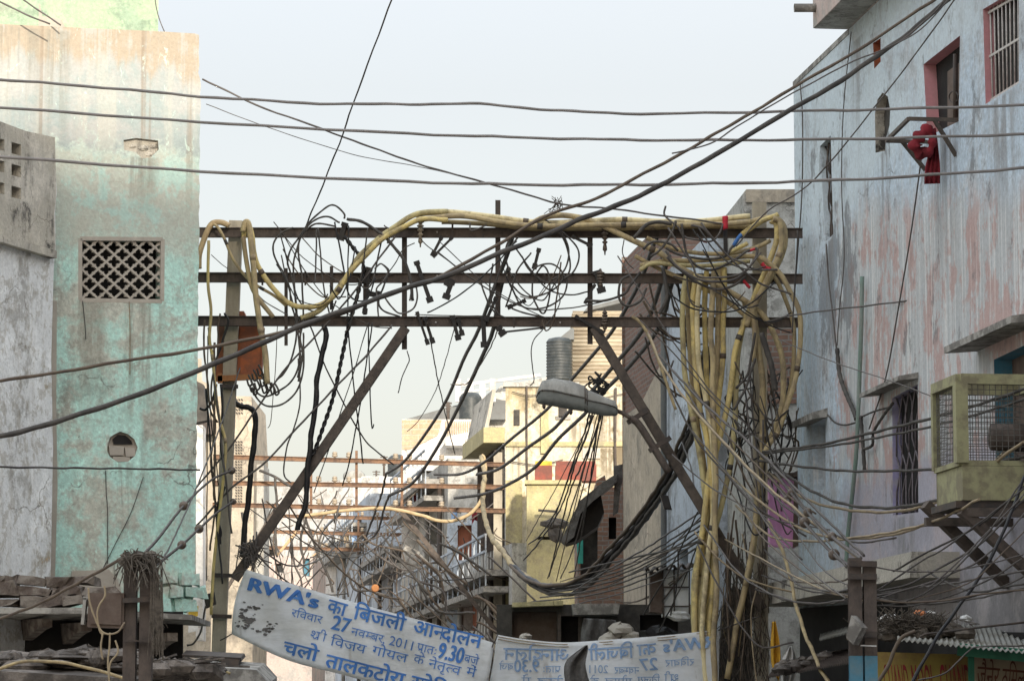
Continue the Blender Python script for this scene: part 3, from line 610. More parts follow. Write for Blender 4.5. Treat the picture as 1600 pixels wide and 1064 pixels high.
cq = MB(); a_ = yp.at(820, 756, .12); b_ = yp.at(909, 756, .12); cq.prism([a_, b_, b_+Vector((0, 0, .09)), a_+Vector((0, 0, .09))], (0, .6, 0)); cq.build('coping', 'yellow_plaster', yh)
for x0, x1, yt, mt, lab in ((836, 863, 727, 'red_tank', 'small red drum with yellow lid on the yellow wall'), (868, 932, 727, 'red_tank', 'long red tank on the yellow wall')):
    b0 = at(x0, 751, 72.4); b1 = at(x1, 751, 72.4); hgt = at(x0, yt, 72.4).z-b0.z; t = thing('water_tank', lab, 'water tank', (b0+b1)/2)
    k = MB(); e = .04; k.prism([b0+Vector((e, 0, 0)), b1-Vector((e, 0, 0)), b1, b1+Vector((0, 0, hgt)), b0+Vector((0, 0, hgt)), b0], (0, .7, 0)); k.build('tank', mt, t)
    k = MB(); k.box((b0+b1)/2+Vector((0, .35, hgt+.05)), ((b1-b0).length*.96, .66, .1)); k.build('lid', 'yellow_tank' if x0 < 850 else 'red_tank', t)
bsh, bp = box_house('ruined brick shed with black tarpaulin awning', 902, 985, 742, 60, 3.0, 'front_brick', [(907, 822, 934, 900, 'dark_shade'), (951, 808, 963, 842, 'dark_room')], top=[(0, -.9), (.34, -.9), (.36, -.1), (.52, 0), (.56, -.25), (.8, -.2), (.83, .05), (1, .0)])
aw = MB(); aw.prism([at(x, y, 57.2) for x, y in ((964, 739), (938, 756), (906, 782), (893, 808), (882, 832), (876, 844), (883, 850), (897, 838), (907, 802), (926, 783), (964, 752))], (.02, 1.4, .05)); awo = aw.build('awning', 'tarpaulin', bsh)
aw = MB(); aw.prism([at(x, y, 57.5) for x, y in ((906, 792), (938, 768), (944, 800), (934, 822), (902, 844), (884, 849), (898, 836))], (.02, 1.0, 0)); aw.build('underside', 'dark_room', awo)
tp = MB(); tp.prism([at(x, y, 57.4) for x, y in ((959, 728), (977, 724), (977, 742), (970, 760), (966, 800), (958, 806), (960, 760))], (0, .1, 0)); tp.build('hanging_tarpaulin', 'tarpaulin', bsh)
dr = MB(); q_ = [(900, 828), (911, 820), (911, 880), (903, 880)]; dr.prism([at(x, y, 59.6) for x, y in q_], (0, .05, 0)); dr.build('side_door', 'teal_door', bsh)

# --- houses in the distance
wh, wp = box_house('bright white house with an orange brick top', 628, 752, 655, 95, 8, 'white_plaster', [(652, 735, 682, 770), (655, 790, 668, 812)])
bk = MB(); bk.prism([wp.at(x, y, .05) for x, y in ((628, 656), (690, 656), (684, 680), (640, 702), (628, 702))], -wp.n*.1); bk.build('brick_panel', 'bright_brick', wh)
rl = MB()
for i in range(15): x = 697+i*3.4; rl.bar(wp.at(x, 658, .06), wp.at(x, 678-(i-4)*.6, .06), .03, .03, (0, 1, 0))
rl.build('roof_slats', 'bright_brick', wh)
lg = MB(); lg.prism([wp.at(697, 690, .05), wp.at(750, 690, .05), wp.at(750, 700, .05), wp.at(697, 700, .05)], -wp.n*-.9); lg.build('ledge', 'white_plaster', wh)
gr = thing('house', 'grey roofed house behind the white house', 'house', at(720, 700, 106))
g_ = MB(); g_.prism([at(x, y, 104) for x, y in ((630, 1000), (630, 657), (700, 637), (765, 622), (782, 603), (860, 588), (860, 1000))], (0, 6, 0)); g_.build('wall', 'grey_concrete', gr)
g_ = MB(); g_.prism([at(x, y, 103.4) for x, y in ((630, 656), (700, 636), (765, 621), (800, 628), (790, 655))], (0, .5, 0)); g_.build('roof', 'sheet_dark', gr)
rg = thing('roof_railing', 'pale concrete railing along the far roof terrace', 'railing', at(745, 625, 103))
for x in (716, 735, 754, 770): s_ = MB(); s_.bar(at(x, 628, 103), at(x, 592 if x != 754 else 596, 103), .18, .2, (0, 1, 0)); s_.build('post', 'white_plaster', rg)
s_ = MB(); s_.bar(at(712, 603, 103), at(845, 586, 103), .12, .1); s_.bar(at(712, 615, 103), at(775, 606, 103), .1, .08); s_.build('rail', 'white_plaster', rg)
bh, bp2 = box_house('small blue-white house with a red shutter', 699, 750, 812, 84, 4, 'bluewhite_plaster', [(715, 820, 737, 875, 'shutter_red')])
for i, (lab, x0, x1, yt, Y, sk, mt, wins) in enumerate((
    ('cream white block with one dark window beyond the cables', 593, 640, 745, 128, 1, 'white_plaster', [(608, 781, 628, 806), (604, 826, 616, 840)]),
    ('short white stair tower on the far skyline', 565, 582, 744, 150, 0, 'white_plaster', []),
    ('grey-white far house with tiny windows', 498, 578, 808, 142, -29, 'bluewhite_plaster', [(520, 838, 528, 858), (545, 848, 556, 864), (510, 872, 520, 890), (562, 830, 570, 846)]),
    ('pale blue slim far house', 582, 640, 846, 112, -14, 'bluewhite_plaster', [(590, 872, 600, 892), (618, 866, 632, 886)]),
    ('long low white house in full sun at far left', 396, 500, 838, 135, 0, 'white_plaster', [(420, 858, 430, 872)]),
    ('pinkish house with a blue doorway behind the banner', 398, 490, 868, 100, 0, 'pink_plaster', [(474, 872, 484, 900, 'blue_paint'), (430, 880, 442, 894)]),
    ('grey far house with dark ledge and shutters', 634, 700, 742, 99, -12, 'grey_concrete', [(657, 750, 668, 775), (644, 790, 652, 806), (672, 815, 690, 850)]),
    ('dim house wall with red door under the cables', 640, 800, 885, 97, -24, 'grey_concrete', [(724, 905, 745, 985, 'shutter_red'), (655, 905, 690, 960, 'dark_room'), (765, 900, 795, 985, 'dark_room')]),
    ('hazy white house at the lane end', 545, 600, 772, 175, 0, 'white_plaster', [(556, 790, 562, 800), (570, 790, 576, 800)]))):
    hs_, hp_ = box_house(lab, x0, x1, yt, Y, 7 if sk >= 0 else 3, mt, wins, skew=sk)
    if sk < 0:
        for q in (0, 1):
            y_ = yt+14+q*26; k = MB(); A_ = hp_.at(x0+4, y_+(x1-x0)*0, -.02); B_ = hp_.at(x1-4, y_, -.02); zz = min(A_.z, B_.z)
            k.prism([V(A_, zz), V(A_, zz)+hp_.n*.6, V(A_, zz+.14)+hp_.n*.6, V(A_, zz+.14)], V(B_, zz)-V(A_, zz)); k.build('ledge', 'concrete_trim', hs_)
            k = MB(); P0, P1 = V(A_, zz+.14)+hp_.n*.55, V(B_, zz+.14)+hp_.n*.55; nb_ = max(6, int((P1-P0).length/1.1))
            for t in range(nb_+1): u = P0.lerp(P1, t/nb_); k.bar(u, u+Vector((0, 0, .8)), .035, .035, (0, 1, 0))
            k.bar(P0+Vector((0, 0, .8)), P1+Vector((0, 0, .8)), .05, .05); k.build('railing', 'bluewhite_plaster', hs_)
        for q in range(3):
            x_ = x0+(x1-x0)*(.2+.3*q); k = MB(); a_ = hp_.at(x_, yt+3, .12); k.tube([Vector((a_.x, a_.y, 1)), a_], .07, 6, 2); k.build('drain_pipe', ('rusty_steel', 'concrete_trim', 'dark_steel')[q], hs_)
for lab, px, py, Y, r_, h_, mt in (('black water tank on the cream white block roof', 622, 745, 130, .42, .8, 'tank_black'), ('pale water tank left of the far stair tower', 553, 773, 177, .6, 1.2, 'lamp_grey'), ('dark water tank on the bright white house roof', 735, 656, 97, .34, .75, 'tank_black')):
    t = thing('water_tank', lab, 'water tank', at(px, py, Y)); k = MB(); b0 = at(px, py, Y); k.lathe(b0+Vector((0, 0, -.05)), (0, 0, 1), [(r_*.98, 0)]+[(r_*(1+.03*(i % 2)), h_*i/8) for i in range(9)]+[(r_*.7, h_*1.15), (r_*.25, h_*1.2)], 16); k.build('tank', mt, t)
    k = MB(); k.tube([b0+Vector((r_+.1, 0, -1.5)), b0+Vector((r_+.1, 0, h_*.3)), b0+Vector((r_*.9, 0, h_*.3))], .05, 6, 3); k.build('pipe', 'rusty_steel', t)
for lab, px, y0, y1, Y in (('thin aerial mast on the far skyline', 600, 744, 712, 150), ('second thin aerial mast by the far stair tower', 588, 772, 735, 176), ('aerial pole above the bright white house', 700, 656, 628, 97)):
    k = MB(); k.tube([at(px, y0, Y), at(px, y1, Y)], .05, 6, 2)
    for q in range(4): k.bar(at(px-6+q, y1+2+q*4, Y), at(px+6-q, y1+2+q*4, Y), .05, .05)
    tag(k.build('aerial', 'rusty_steel'), lab, 'aerial')
for lab, x0, x1, y, Y, cols in (('washing strung under the grey far house ledge', 640, 694, 770, 92, ('red_cloth', 'plastic_white', 'dusty_black', 'blue_paint')), ('washing strung before the grey-white far house', 520, 572, 832, 112, ('plastic_white', 'tan_wire', 'banner_faded', 'dusty_black')), ('washing strung beside the red shutter house', 700, 748, 800, 83, ('banner_faded', 'plastic_white', 'red_cloth'))):
    t = thing('washing_line', lab, 'washing', at((x0+x1)/2, y, Y)); k = MB(); k.tube([at(x0, y-2, Y), at((x0+x1)/2, y+1, Y), at(x1, y-3, Y)], .012, 5); k.build('line', 'dusty_black', t)
    for i, cm in enumerate(cols):
        xx = x0+(x1-x0)*(i+.3)/len(cols); ww = (x1-x0)/len(cols)*.6; k = MB(); k.prism([at(xx, y, Y-.02), at(xx+ww, y+.5, Y-.02), at(xx+ww*.95, y+14+3*(i % 2), Y-.06), at(xx+ww*.5, y+12+3*(i % 2), Y+.05), at(xx+ww*.06, y+15+2*(i % 3), Y-.05)], (0, .03, 0)); k.build('garment', cm, t)
ct = thing('house', 'sunlit cream tower house with pierced brick screens', 'house', at(380, 900, 88)); PT = frontal(86)
t_ = MB(); house_body(t_, PT, [V(at(330, 700, 86), 0), V(at(330, 700, 86), PT.at(370, 619).z), V(at(392, 700, 86), PT.at(370, 619).z), V(at(397, 700, 86), PT.at(390, 700).z), V(at(398, 700, 86), 0)], 5); t_.build('wall', 'tan_plaster', ct)
for x0, y0, x1, y1 in ((368, 622, 380, 648), (367, 688, 379, 790)):
    for_ = MB(); nx, ny = 3, int((y1-y0)/4.4)
    for j in range(ny):
        for i in range(nx): for_.prism([PT.at(x0+(x1-x0)*(i+.15)/nx, y0+(y1-y0)*(j+.1)/ny, .02), PT.at(x0+(x1-x0)*(i+.85)/nx, y0+(y1-y0)*(j+.35)/ny, .02), PT.at(x0+(x1-x0)*(i+.85)/nx, y0+(y1-y0)*(j+.9)/ny, .02), PT.at(x0+(x1-x0)*(i+.15)/nx, y0+(y1-y0)*(j+.6)/ny, .02)], (0, .05, 0))
    for_.build('pierced_screen', 'dark_shade', ct)
sh_ = MB(); sh_.prism([at(x, y, 87) for x, y in ((400, 726), (412, 724), (412, 900), (400, 900))], (0, 2, 0)); sh_.build('painted_shade_side', 'grey_concrete', ct)  # shade side of the tower, the shade given by a greyer material
lh, lp = box_house('bright cream house squeezed beside the teal house', 262, 333, 560, 64, 4, 'tan_plaster', [(312, 690, 322, 720, 'dark_shade')], skew=.25, top=[(0, 0), (.72, 0), (.74, -.45), (.86, -.5), (.88, -1.1), (1, -1.1)])
lb = MB(); lb.prism([lp.at(300, 678, .5), lp.at(338, 678, .5), lp.at(338, 656, .5), lp.at(300, 656, .5)], -lp.n*.55); lb.build('balcony', 'brown_steel', lh)
lw = MB(); lw.prism([at(306, 664, 62), at(317, 664, 62), at(317, 1000, 62), at(306, 1000, 62)], (0, .6, 0)); lw.build('white_pier', 'white_plaster', lh)
ls = MB(); ls.prism([at(304, 594, 62), at(317, 600, 62), at(326, 656, 62), at(304, 660, 62)], (0, .4, 0)); ls.build('capital', 'dark_shade', lh)
po = thing('poster', 'torn poster of red and yellow strips on the bright pier', 'poster', at(303, 980, 61.7))
for i, (y0, y1, mm) in enumerate(((906, 920, 'plastic_white'), (920, 928, 'sign_red'), (928, 946, 'plastic_white'), (946, 962, 'yellow_tank'), (962, 985, 'plastic_white'))):
    s_ = MB(); s_.prism([at(295, y0+3, 61.8), at(310, y0, 61.8), at(309, y1, 61.8), at(294, y1+3, 61.8)], (0, .02, 0)); s_.build('strip', mm, po)

# --- teal house on the left, pale green house above it, white peeling house in front
th = thing('house', 'weathered teal house with pierced lattice vent and rusty top', 'house', V((tA+tB)/2-TP.n*3, 0))
JL = [(127, 375), (252, 376), (251, 469), (127, 467)]
HA = [(193, 219), (213, 216), (247, 220), (248, 234), (236, 246), (222, 248), (212, 238), (194, 235)]
HB = [(168, 694), (172, 683), (181, 677), (188, 674), (200, 678), (210, 686), (215, 699), (211, 712), (200, 721), (184, 722), (172, 714), (167, 704)]
ol = [TP.at(-120, 1300), TP.at(-120, 30)]+[TP.at(x, y) for x, y in [(-30, 34), (0, 38), (40, 40), (110, 43), (170, 46), (240, 49), (305, 53), (311, 55)]+[((311 if y < 120 else 314-(y-120)*.0115)+rnd.choice((-1.2, -.5, 0, 0, .3, .5)), y) for y in range(70, 900, 11)]+[(300, 915), (304, 930), (290, 960), (283, 990), (281, 1300)]]
zg = 0.02; ol[0] = V(TP.at(-120, 700), zg); ol[-1] = V(TP.at(281, 1000), zg)
mb = MB(); house_body(mb, TP, ol, 6.0, [[TP.at(*h) for h in hs] for hs in (JL, HA, HB)]); mb.build('wall', 'teal_plaster', th)
jw = window(th, TP, JL, .22, 'teal_plaster', 'dark_room', name='lattice_vent'); jl = MB()
def jp(u, v): return TP.at(127+125*u, 375.5+92.5*v, -.05)
NX, NY = 4.92, 4.05
def clipseg(p, q_):
    t0, t1 = 0.0, 1.0
    for a, d in ((p[0], q_[0]-p[0]), (p[1], q_[1]-p[1])):
        if abs(d) < 1e-9: continue
        x, y = sorted(((0-a)/d, (1-a)/d)); t0, t1 = max(t0, x), min(t1, y)
    return None if t1-t0 < .004 else [(p[0]+(q_[0]-p[0])*t, p[1]+(q_[1]-p[1])*t) for t in (t0, t1)]
for k in range(-6, 12):
    for sgn in (1, -1):
        p = (k/NX, 0) ; q_ = ((k+sgn*NY)/NX, 1); s_ = clipseg(p, q_)
        if s_: jl.bar(jp(*s_[0]), jp(*s_[1]), .05, .034 if sgn == 1 else .032, TP.n) if False else jl.bar(jp(*s_[0]), jp(*s_[1]), .027, .05 if sgn == 1 else .046, TP.n)
rotj = Matrix(((TP.d.x, TP.n.x, 0), (TP.d.y, TP.n.y, 0), (0, 0, 1)))
for i in range(-1, 22):
    for j in range(-1, 20):
        u, v = (i*.5+.25)/NX, (j*.5+.25)/NY
        if .01 < u < .99 and .01 < v < .99 and (i*7+j*13) % 17: jl.box(jp(u+rnd.uniform(-.004, .004), v+rnd.uniform(-.004, .004)), (rnd.uniform(.03, .05), .044, rnd.uniform(.03, .05)), rotj)
jl.build('lattice', 'cement_patch', jw)
jf = MB()
for p_, q_ in (((125, 373), (254, 374)), ((254, 374), (253, 471)), ((253, 471), (125, 469)), ((125, 469), (125, 373))): jf.bar(TP.at(*p_, -.012), TP.at(*q_, -.012), .05, .03, TP.n)
jf.build('frame', 'cement_patch', jw)
for nm, HH in (('upper', HA), ('lower', HB)):
    hw = window(th, TP, HH, .06, 'mossy_concrete', 'mossy_concrete' if nm == 'upper' else 'cement_patch', name='broken_patch', label='hole knocked through the plaster')
    k = MB()
    if nm == 'lower':
        for x0, y0, x1, y1 in ((170, 696, 194, 711), (195, 699, 212, 713), (176, 713, 203, 721)): k.prism([TP.at(x0, y0, -.02), TP.at(x1, y0+1, -.02), TP.at(x1-1, y1, -.02), TP.at(x0+2, y1, -.02)], -TP.n*.05)
    else:
        for cx, cy, s_ in ((205, 228, .05), (222, 231, .07), (238, 229, .05), (230, 241, .05)): k.lump(TP.at(cx, cy, -.06), (s_*1.2, s_*.5, s_*.6), int(cx))
    k.build('brick_lump', 'mossy_concrete' if nm == 'upper' else 'cement_patch', hw)
gp_ = MB(); gp_.prism([TP.at(x, y, -.035) for x, y in ((178, 694), (176, 686), (184, 679), (196, 680), (205, 688), (207, 694))], -TP.n*.01); gp_.build('gap', 'dark_room', hw)
# broken plinth courses at the foot of the teal house
bq = MB(); rr = random.Random(4)
for row, y in enumerate((905, 925, 946, 966)):
    x = 232+rr.uniform(0, 9)
    while x < 300-row*5:
        wd_ = rr.uniform(20, 40); h_ = 17; p = TP.at(x+wd_/2, y, .03+rr.uniform(-.05, .02)); bq.stone(p, (wd_*39.5/F*.97, .14, h_*39.5/F*.98), Matrix.Rotation(rr.uniform(-.06, .06), 3, 'Y') @ rotj, int(x*9)); x += wd_
bq.build('loose_masonry', 'teal_plaster', th)
cpz = MB(); cpz.prism([TP.at(x, y, .012) for x, y in ((112, 892), (170, 889), (184, 905), (190, 926), (110, 928))], -TP.n*.05); cpz.build('cement_patch', 'cement_patch', th)
gh, gp = box_house('pale lime green upper house above the teal house', -160, 238, -260, 44.0, 6, 'pale_green', [], skew=.85)
gm = MB(); gm.prism([at(x, y, 44.44) for x, y in ((-20, 60), (-20, 15), (20, 4), (62, 6), (66, 26), (95, 30), (110, 60))], (0, .06, 0)); gm.build('bare_patch', 'cement_patch', gh)
wA, wB = at(85, 700, 38.55), at(-40, 700, 36.9); WP = Plane((wA.x, wA.y, 0), (wB.x, wB.y, 0))
whs = thing('house', 'white peeling house with blackened lattice parapet at left edge', 'house', V((wA+wB)/2-WP.n*2, 0))
sq = []
for y in (222, 256, 290):
    for x in (18, -8): sq.append([(x, y-(.29*(18-x))), (x+15, y+4.3-(.29*(18-x))), (x+15, y+22-(.29*(18-x))), (x, y+18-(.29*(18-x)))])
ol = [V(WP.at(-40, 700), zg), WP.at(-40, 150), WP.at(0, 190), WP.at(40, 206), WP.at(85, 216), WP.at(86, 260), WP.at(89, 300), WP.at(86, 330), WP.at(87, 385), WP.at(84, 420), WP.at(80, 560), WP.at(83, 700), V(WP.at(80, 800), zg)]
mb = MB(); house_body(mb, WP, ol, 2.2, [[WP.at(*h) for h in s] for s in sq]); mb.build('wall', 'white_peeling', whs)
pv = MB()
pv.holed([WP.at(*p, .03) for p in ((-40, 150), (0, 190), (40, 205), (86, 215), (88, 300), (85, 332), (86, 392), (40, 382), (-40, 356))], [[WP.at(*h, .03) for h in s] for s in sq], WP.n*-.25)
par = pv.build('parapet', 'mossy_concrete', whs)
dk = MB(); dk.prism([WP.at(*p, -.24) for p in ((-40, 190), (50, 215), (50, 330), (-40, 320))], -WP.n*.02); dk.build('parapet_back', 'meter_box', whs)
le = MB(); le.prism([WP.at(-40, 366, .1), WP.at(89, 404, .1), WP.at(89, 392, .1), WP.at(-40, 354, .1)], -WP.n*.2); le.build('ledge', 'mossy_concrete', whs)
pc = MB(); pc.prism([TP.at(x, y, .05) for x, y in ((84, 470), (89, 470), (88, 640), (90, 760), (86, 900), (75, 930), (58, 930), (62, 870), (72, 780), (72, 640), (62, 560), (64, 470))], -TP.n*.06); pc.build('cement_strip', 'cement_patch', th)
# broken brick edge and eaves over the shop opening at lower left
eaR = random.Random(9); ev = MB()
for row in range(3):
    x = -24
    while x < 150-row*4:
        wd_ = eaR.uniform(16, 58); h_ = eaR.uniform(9, 19); cx = at(x+wd_/2, 908+row*16+eaR.uniform(-3, 3), 36.75-row*.17+eaR.uniform(-.06, .06))
        if eaR.random() < .7: ev.stone(cx, (wd_*36.6/F*.99, .3, h_*36.6/F*1.15), Matrix.Rotation(eaR.uniform(-.12, .12), 3, 'Y') @ Matrix.Rotation(eaR.uniform(-.3, .3), 3, 'Z'), int(x*11+row))
        else: ev.lump(cx, (wd_*36.6/F*.55, .2, h_*36.6/F*.6), int(x*7+row), 0, 9)
        x += wd_*.96
ev.build('broken_course', 'broken_brick', whs)
sh = thing('shop', 'dark open shop under broken brick eaves at left', 'shop', at(140, 1040, 36))
e_ = MB(); e_.prism([at(-40, 958, 35.9), at(180, 958, 35.9), at(180, 949, 35.9), at(-40, 949, 35.9)], (0, 2.2, 0)); e_.prism([at(180, 962, 35.9), at(300, 968, 36.2), at(300, 960, 36.2), at(180, 954, 35.9)], (0, 2.2, 0)); e_.build('eaves_slab', 'concrete_trim', sh)
d_ = MB(); d_.prism([at(-40, 1080, 38.0), at(285, 1080, 38.0), at(285, 955, 38.0), at(-40, 955, 38.0)], (0, .1, 0)); d_.build('back_wall', 'dark_room', sh)
for x, y in ((66, 970), (128, 976), (262, 992)):
    b_ = MB(); b_.prism([at(x, y-4, 36.3), at(x, y+9, 36.3), at(x-9, y+13, 36.6), at(x-30, y+30, 37.9), at(x-34, y-2, 37.9)], (.11, .03, 0)); b_.build('corbel', 'broken_brick', sh)

# --- unseen houses added behind the viewer, sized to throw the lane into shade
def back_house(label, x0, x1, y0, h, mat):
    r = thing('house', label, 'house', ((x0+x1)/2, y0-5, 0)); k = MB(); k.box(((x0+x1)/2, y0-5, h/2), (x1-x0, 10, h)); k.build('wall', mat, r)
    for fl_ in range(2, int(h/3.2)):
        for i in range(2):
            x = x0+(x1-x0)*(i+.5)/2; wn = MB(); wn.box((x, y0+.02, fl_*3.2), (1.1, .12, 1.4)); wn.build('window', 'glass_dark', r)
back_house('unseen tall house added behind the viewer to shade the teal house', -12, 8.5, -16, 21.85, 'tan_plaster')
back_house('unseen taller house added behind the viewer to shade the street on its right', 8.7, 26, -16, 23.6, 'grey_concrete')

# ---------------------------------------------------------------- the cable gantry across the lane
YG = 41.5
gan = thing('cable_gantry', 'near steel gantry of three rails carrying the yellow cable bundle', 'gantry', (0, YG, 0))
def ibeam(h, wd_, t=.010): a, b, c = wd_/2, h/2, t/2; return [(-a, -b), (a, -b), (a, -b+t), (c, -b+t), (c, b-t), (a, b-t), (a, b), (-a, b), (-a, b-t), (-c, b-t), (-c, -b+t), (-a, -b+t)]
for yl, yr in ((363.5, 364.5), (433.5, 436), (501.5, 504)):
    k = MB(); k.profile(at(290, yl, YG), at(1254, yr, YG), ibeam(.128, .075)); k.build('rail', 'brown_steel', gan)
for px, y0, y1 in ((632, 366, 546), (778, 313, 512), (922, 366, 538)):
    k = MB(); k.bar(at(px, y0, YG+.09), at(px, y1, YG+.09), .068, .012, (0, 1, 0))
    k.bar(at(px-3.5, y0, YG+.105), at(px-3.5, y1, YG+.105), .010, .03, (0, 1, 0)); k.build('upright', 'dark_steel', gan)
def post(x0, y0, x1, y1, wpx, mat, Yp):
    a = at(x0, y0, Yp); b = at(x1, y1, Yp); b = a+(b-a)*((a.z-.0)/(a.z-b.z)); k = MB(); k.bar(b, a, wpx*Yp/F, wpx*Yp/F*.9, (0, 1, 0)); return k
post(369, 346, 342, 1010, 21, 'post_concrete', YG+.19).build('post', 'post_concrete', gan)
post(1186, 318, 1189, 1064, 22, 'post_concrete', YG+.19).build('post', 'post_concrete', gan)
for (x0, y0), (x1, y1) in (((634, 512), (366, 905)), ((928, 512), (1192, 952))):
    k = MB(); a, b = at(x0, y0, YG-.02), at(x1, y1, YG-.02); k.profile(a, b, [(-.06, -.066), (.06, -.066), (.06, -.052), (-.046, -.052), (-.046, .052), (.06, .052), (.06, .066), (-.06, .066)], (0, -1, .01)); k.build('brace', 'rusty_steel', gan)
for y in (603, 898, 962): k = MB(); k.bar(at(331 if y > 700 else 345, y, YG+.06), at(362 if y > 700 else 372, y+1, YG+.06), .04, .05); k.build('pole_clamp', 'dark_steel', gan)
for px, y0, y1 in ((447, 419, 540), (518, 416, 484), (570, 418, 492), (410, 427, 446), (477, 424, 446), (707, 350, 372), (755, 357, 371), (803, 497, 512), (851, 428, 445)):
    k = MB(); k.bar(at(px, y0, YG-.045), at(px, y1, YG-.045), .045 if y1-y0 > 40 else .025, .010, (0, 1, 0)); k.build('strap', 'dark_steel', gan)
for p, q_, w_ in (((690, 371), (676, 398), 5), ((706, 372), (678, 400), 4), ((651, 410), (672, 470), 8), ((697, 440), (706, 444), 10), ((706, 441), (697, 465), 9), ((652, 489), (668, 536), 5), ((664, 497), (676, 534), 6), ((707, 495), (716, 529), 7), ((716, 500), (722, 522), 6),
    ((842, 390), (835, 418), 6), ((932, 425), (940, 455), 10), ((929, 446), (915, 472), 4), ((820, 470), (795, 480), 5), ((755, 495), (757, 540), 9), ((779, 512), (786, 522), 9), ((786, 519), (850, 512), 3), ((900, 495), (942, 520), 5), ((895, 370), (923, 384), 5), ((577, 420), (572, 440), 9), ((575, 440), (570, 488), 6), ((573, 458), (592, 462), 10), ((539, 350), (532, 373), 9), ((775, 466), (760, 500), 6)):
    k = MB(); a, b = at(*p, YG-.07), at(*q_, YG-.07); k.bar(a, b, w_*YG/F*.8, .05, (0, 1, 0)); dd = (b-a).normalized()
    k.bar(b-dd*.05, b+dd*.02, w_*YG/F*1.35, .07, (0, 1, 0)); k.bar(a-dd*.015, a+dd*.035, w_*YG/F*1.2, .06, (0, 1, 0)); k.build('cable_clamp', 'tar_black', gan)
def pin(px, y0, y1, flip, mat):
    a = at(px, y0, YG-.075); L = (at(px, y1, YG).z-a.z); n = 5; pf = [(.012, 0)]
    for i in range(n):
        d = abs(L)*(.12+.6*i/n); r = (.058-.0055*i) if not flip else (.035+.004*i); pf += [(r*.5, d), (r, d+.012), (r*.95, d+.028), (r*.5, d+.04)]
    pf += [(.028, abs(L)*.78), (.03, abs(L)*.86), (.012, abs(L)*.9), (.008, abs(L))]; k = MB(); k.lathe(a, (0, 0, -1), pf, 12); return k.build('insulator', mat, gan)
pin(657, 331, 388, False, 'ceramic'); pin(945, 343, 400, False, 'brown_ceramic'); pin(945, 482, 520, True, 'brown_ceramic'); pin(938, 420, 460, False, 'brown_ceramic')
k = MB()
for px, y in ((683, 363), (683, 431), (681, 504), (875, 504), (792, 430)): k.lathe(at(px, y, YG-.012), (0, -1, 0), [(.011, 0), (.013, .004), (.0, .006)], 8)
k.build('bolt_head', 'bar_white', gan)

k = MB(); rk2 = random.Random(8)
for i in range(46):
    p = at(392+rk2.gauss(0, 7), 858+rk2.gauss(0, 6), YG-.12); k.tube([p, p+Vector((rk2.uniform(-.12, .12), -.04, rk2.uniform(-.1, .05))), p+Vector((rk2.uniform(-.12, .16), 0, rk2.uniform(-.34, .02)))], rk2.uniform(.004, .011), 4, 3, ends=False)
for i in range(5): k.tube([at(381+i*5, 868-i*6+13*math.cos(t), YG-.02-.11*math.sin(t)) for t in [q*.7 for q in range(9)]], .012, 5, 2, closed=True)
tag(k.build('brace_lashing', 'grey_wire'), kind='stuff')
# orange distribution box on the left post
ob = thing('distribution_box', 'rusty orange distribution box strapped to the left gantry post', 'electrical box', at(372, 597, 41.7))
k = MB(); k.prism([at(*p, 41.74) for p in ((337, 594), (408, 590), (412, 510), (340, 508))], (0, .22, 0)); bx_ = k.build('casing', 'box_orange', ob)
k = MB(); k.prism([at(*p, 41.72) for p in ((360, 508), (375, 508), (375, 592), (360, 592))], (0, -.0, 0)) if False else k.bar(at(337, 592, 41.55), at(413, 588, 41.55), .05, .075); k.bar(at(344, 599, 41.55), at(344, 583, 41.55), .06, .05, (0, 1, 0)); k.build('strap_bar', 'bar_orange', ob)
k = MB(); k.prism([at(*p, 41.72) for p in ((356, 493), (383, 493), (381, 486), (357, 487))], (0, .3, 0)); k.build('lid', 'box_orange', ob)
k = MB(); k.prism([at(*p, 41.73) for p in ((376, 512), (409, 512), (405, 588), (376, 588))], (0, -.02, 0)); k.build('door', 'orange_paint', ob)

# two more gantries down the lane
def gantry(label, Yg, rails, pins, ups, braces, hpx):
    r = thing('cable_gantry', label, 'gantry', (at((rails[0][0]+rails[0][2])/2, 700, Yg).x, Yg, 0), 'cable gantries down the lane')
    for x0, y0, x1, y1 in rails:
        k = MB(); k.profile(at(x0, y0, Yg), at(x1, y1, Yg), ibeam(hpx*Yg/F, .10, .012)); k.build('rail', 'far_rust', r)
        for px in pins:
            if not x0 < px < x1: continue
            a = at(px, y0+(y1-y0)*(px-x0)/(x1-x0)-2, Yg); k = MB(); k.lathe(a, (0, 0, 1), [(.025, 0), (.025, .04), (.065, .05), (.07, .08), (.045, .10), (.065, .115), (.055, .155), (.025, .17)], 10); k.build('insulator', 'ceramic', r)
    for px, y0, y1, w_ in ups:
        k = MB(); k.bar(at(px, y0, Yg+.09), at(px, y1, Yg+.09), w_*Yg/F, .05, (0, 1, 0)); k.build('upright', 'far_rust', r)
    for x0, y0, x1, y1, w_, m_ in braces:
        k = MB(); k.bar(at(x0, y0, Yg-.1), at(x1, y1, Yg-.1), w_*Yg/F, .12, (0, 1, 0)); k.build('brace', m_, r)
    for px in (rails[0][0]+22, rails[0][2]-10):
        a = at(px, rails[0][1]-6, Yg+.15); k = MB(); k.bar(Vector((a.x, a.y, 0)), a, .2, .2, (0, 1, 0)); k.build('post', 'post_concrete', r)
gantry('second gantry, sunlit rusty rails with cream insulators ending at the cream house', 74.6, [(316, 713, 788, 726), (318, 754, 788, 761), (316, 788, 790, 798)], [498, 523, 545, 618, 640, 690], [(557, 704, 800, 4), (486, 722, 806, 4), (628, 712, 800, 4)], [(628, 800, 775, 985, 7, 'rusty_steel'), (430, 795, 330, 960, 5, 'rusty_steel')], 7)
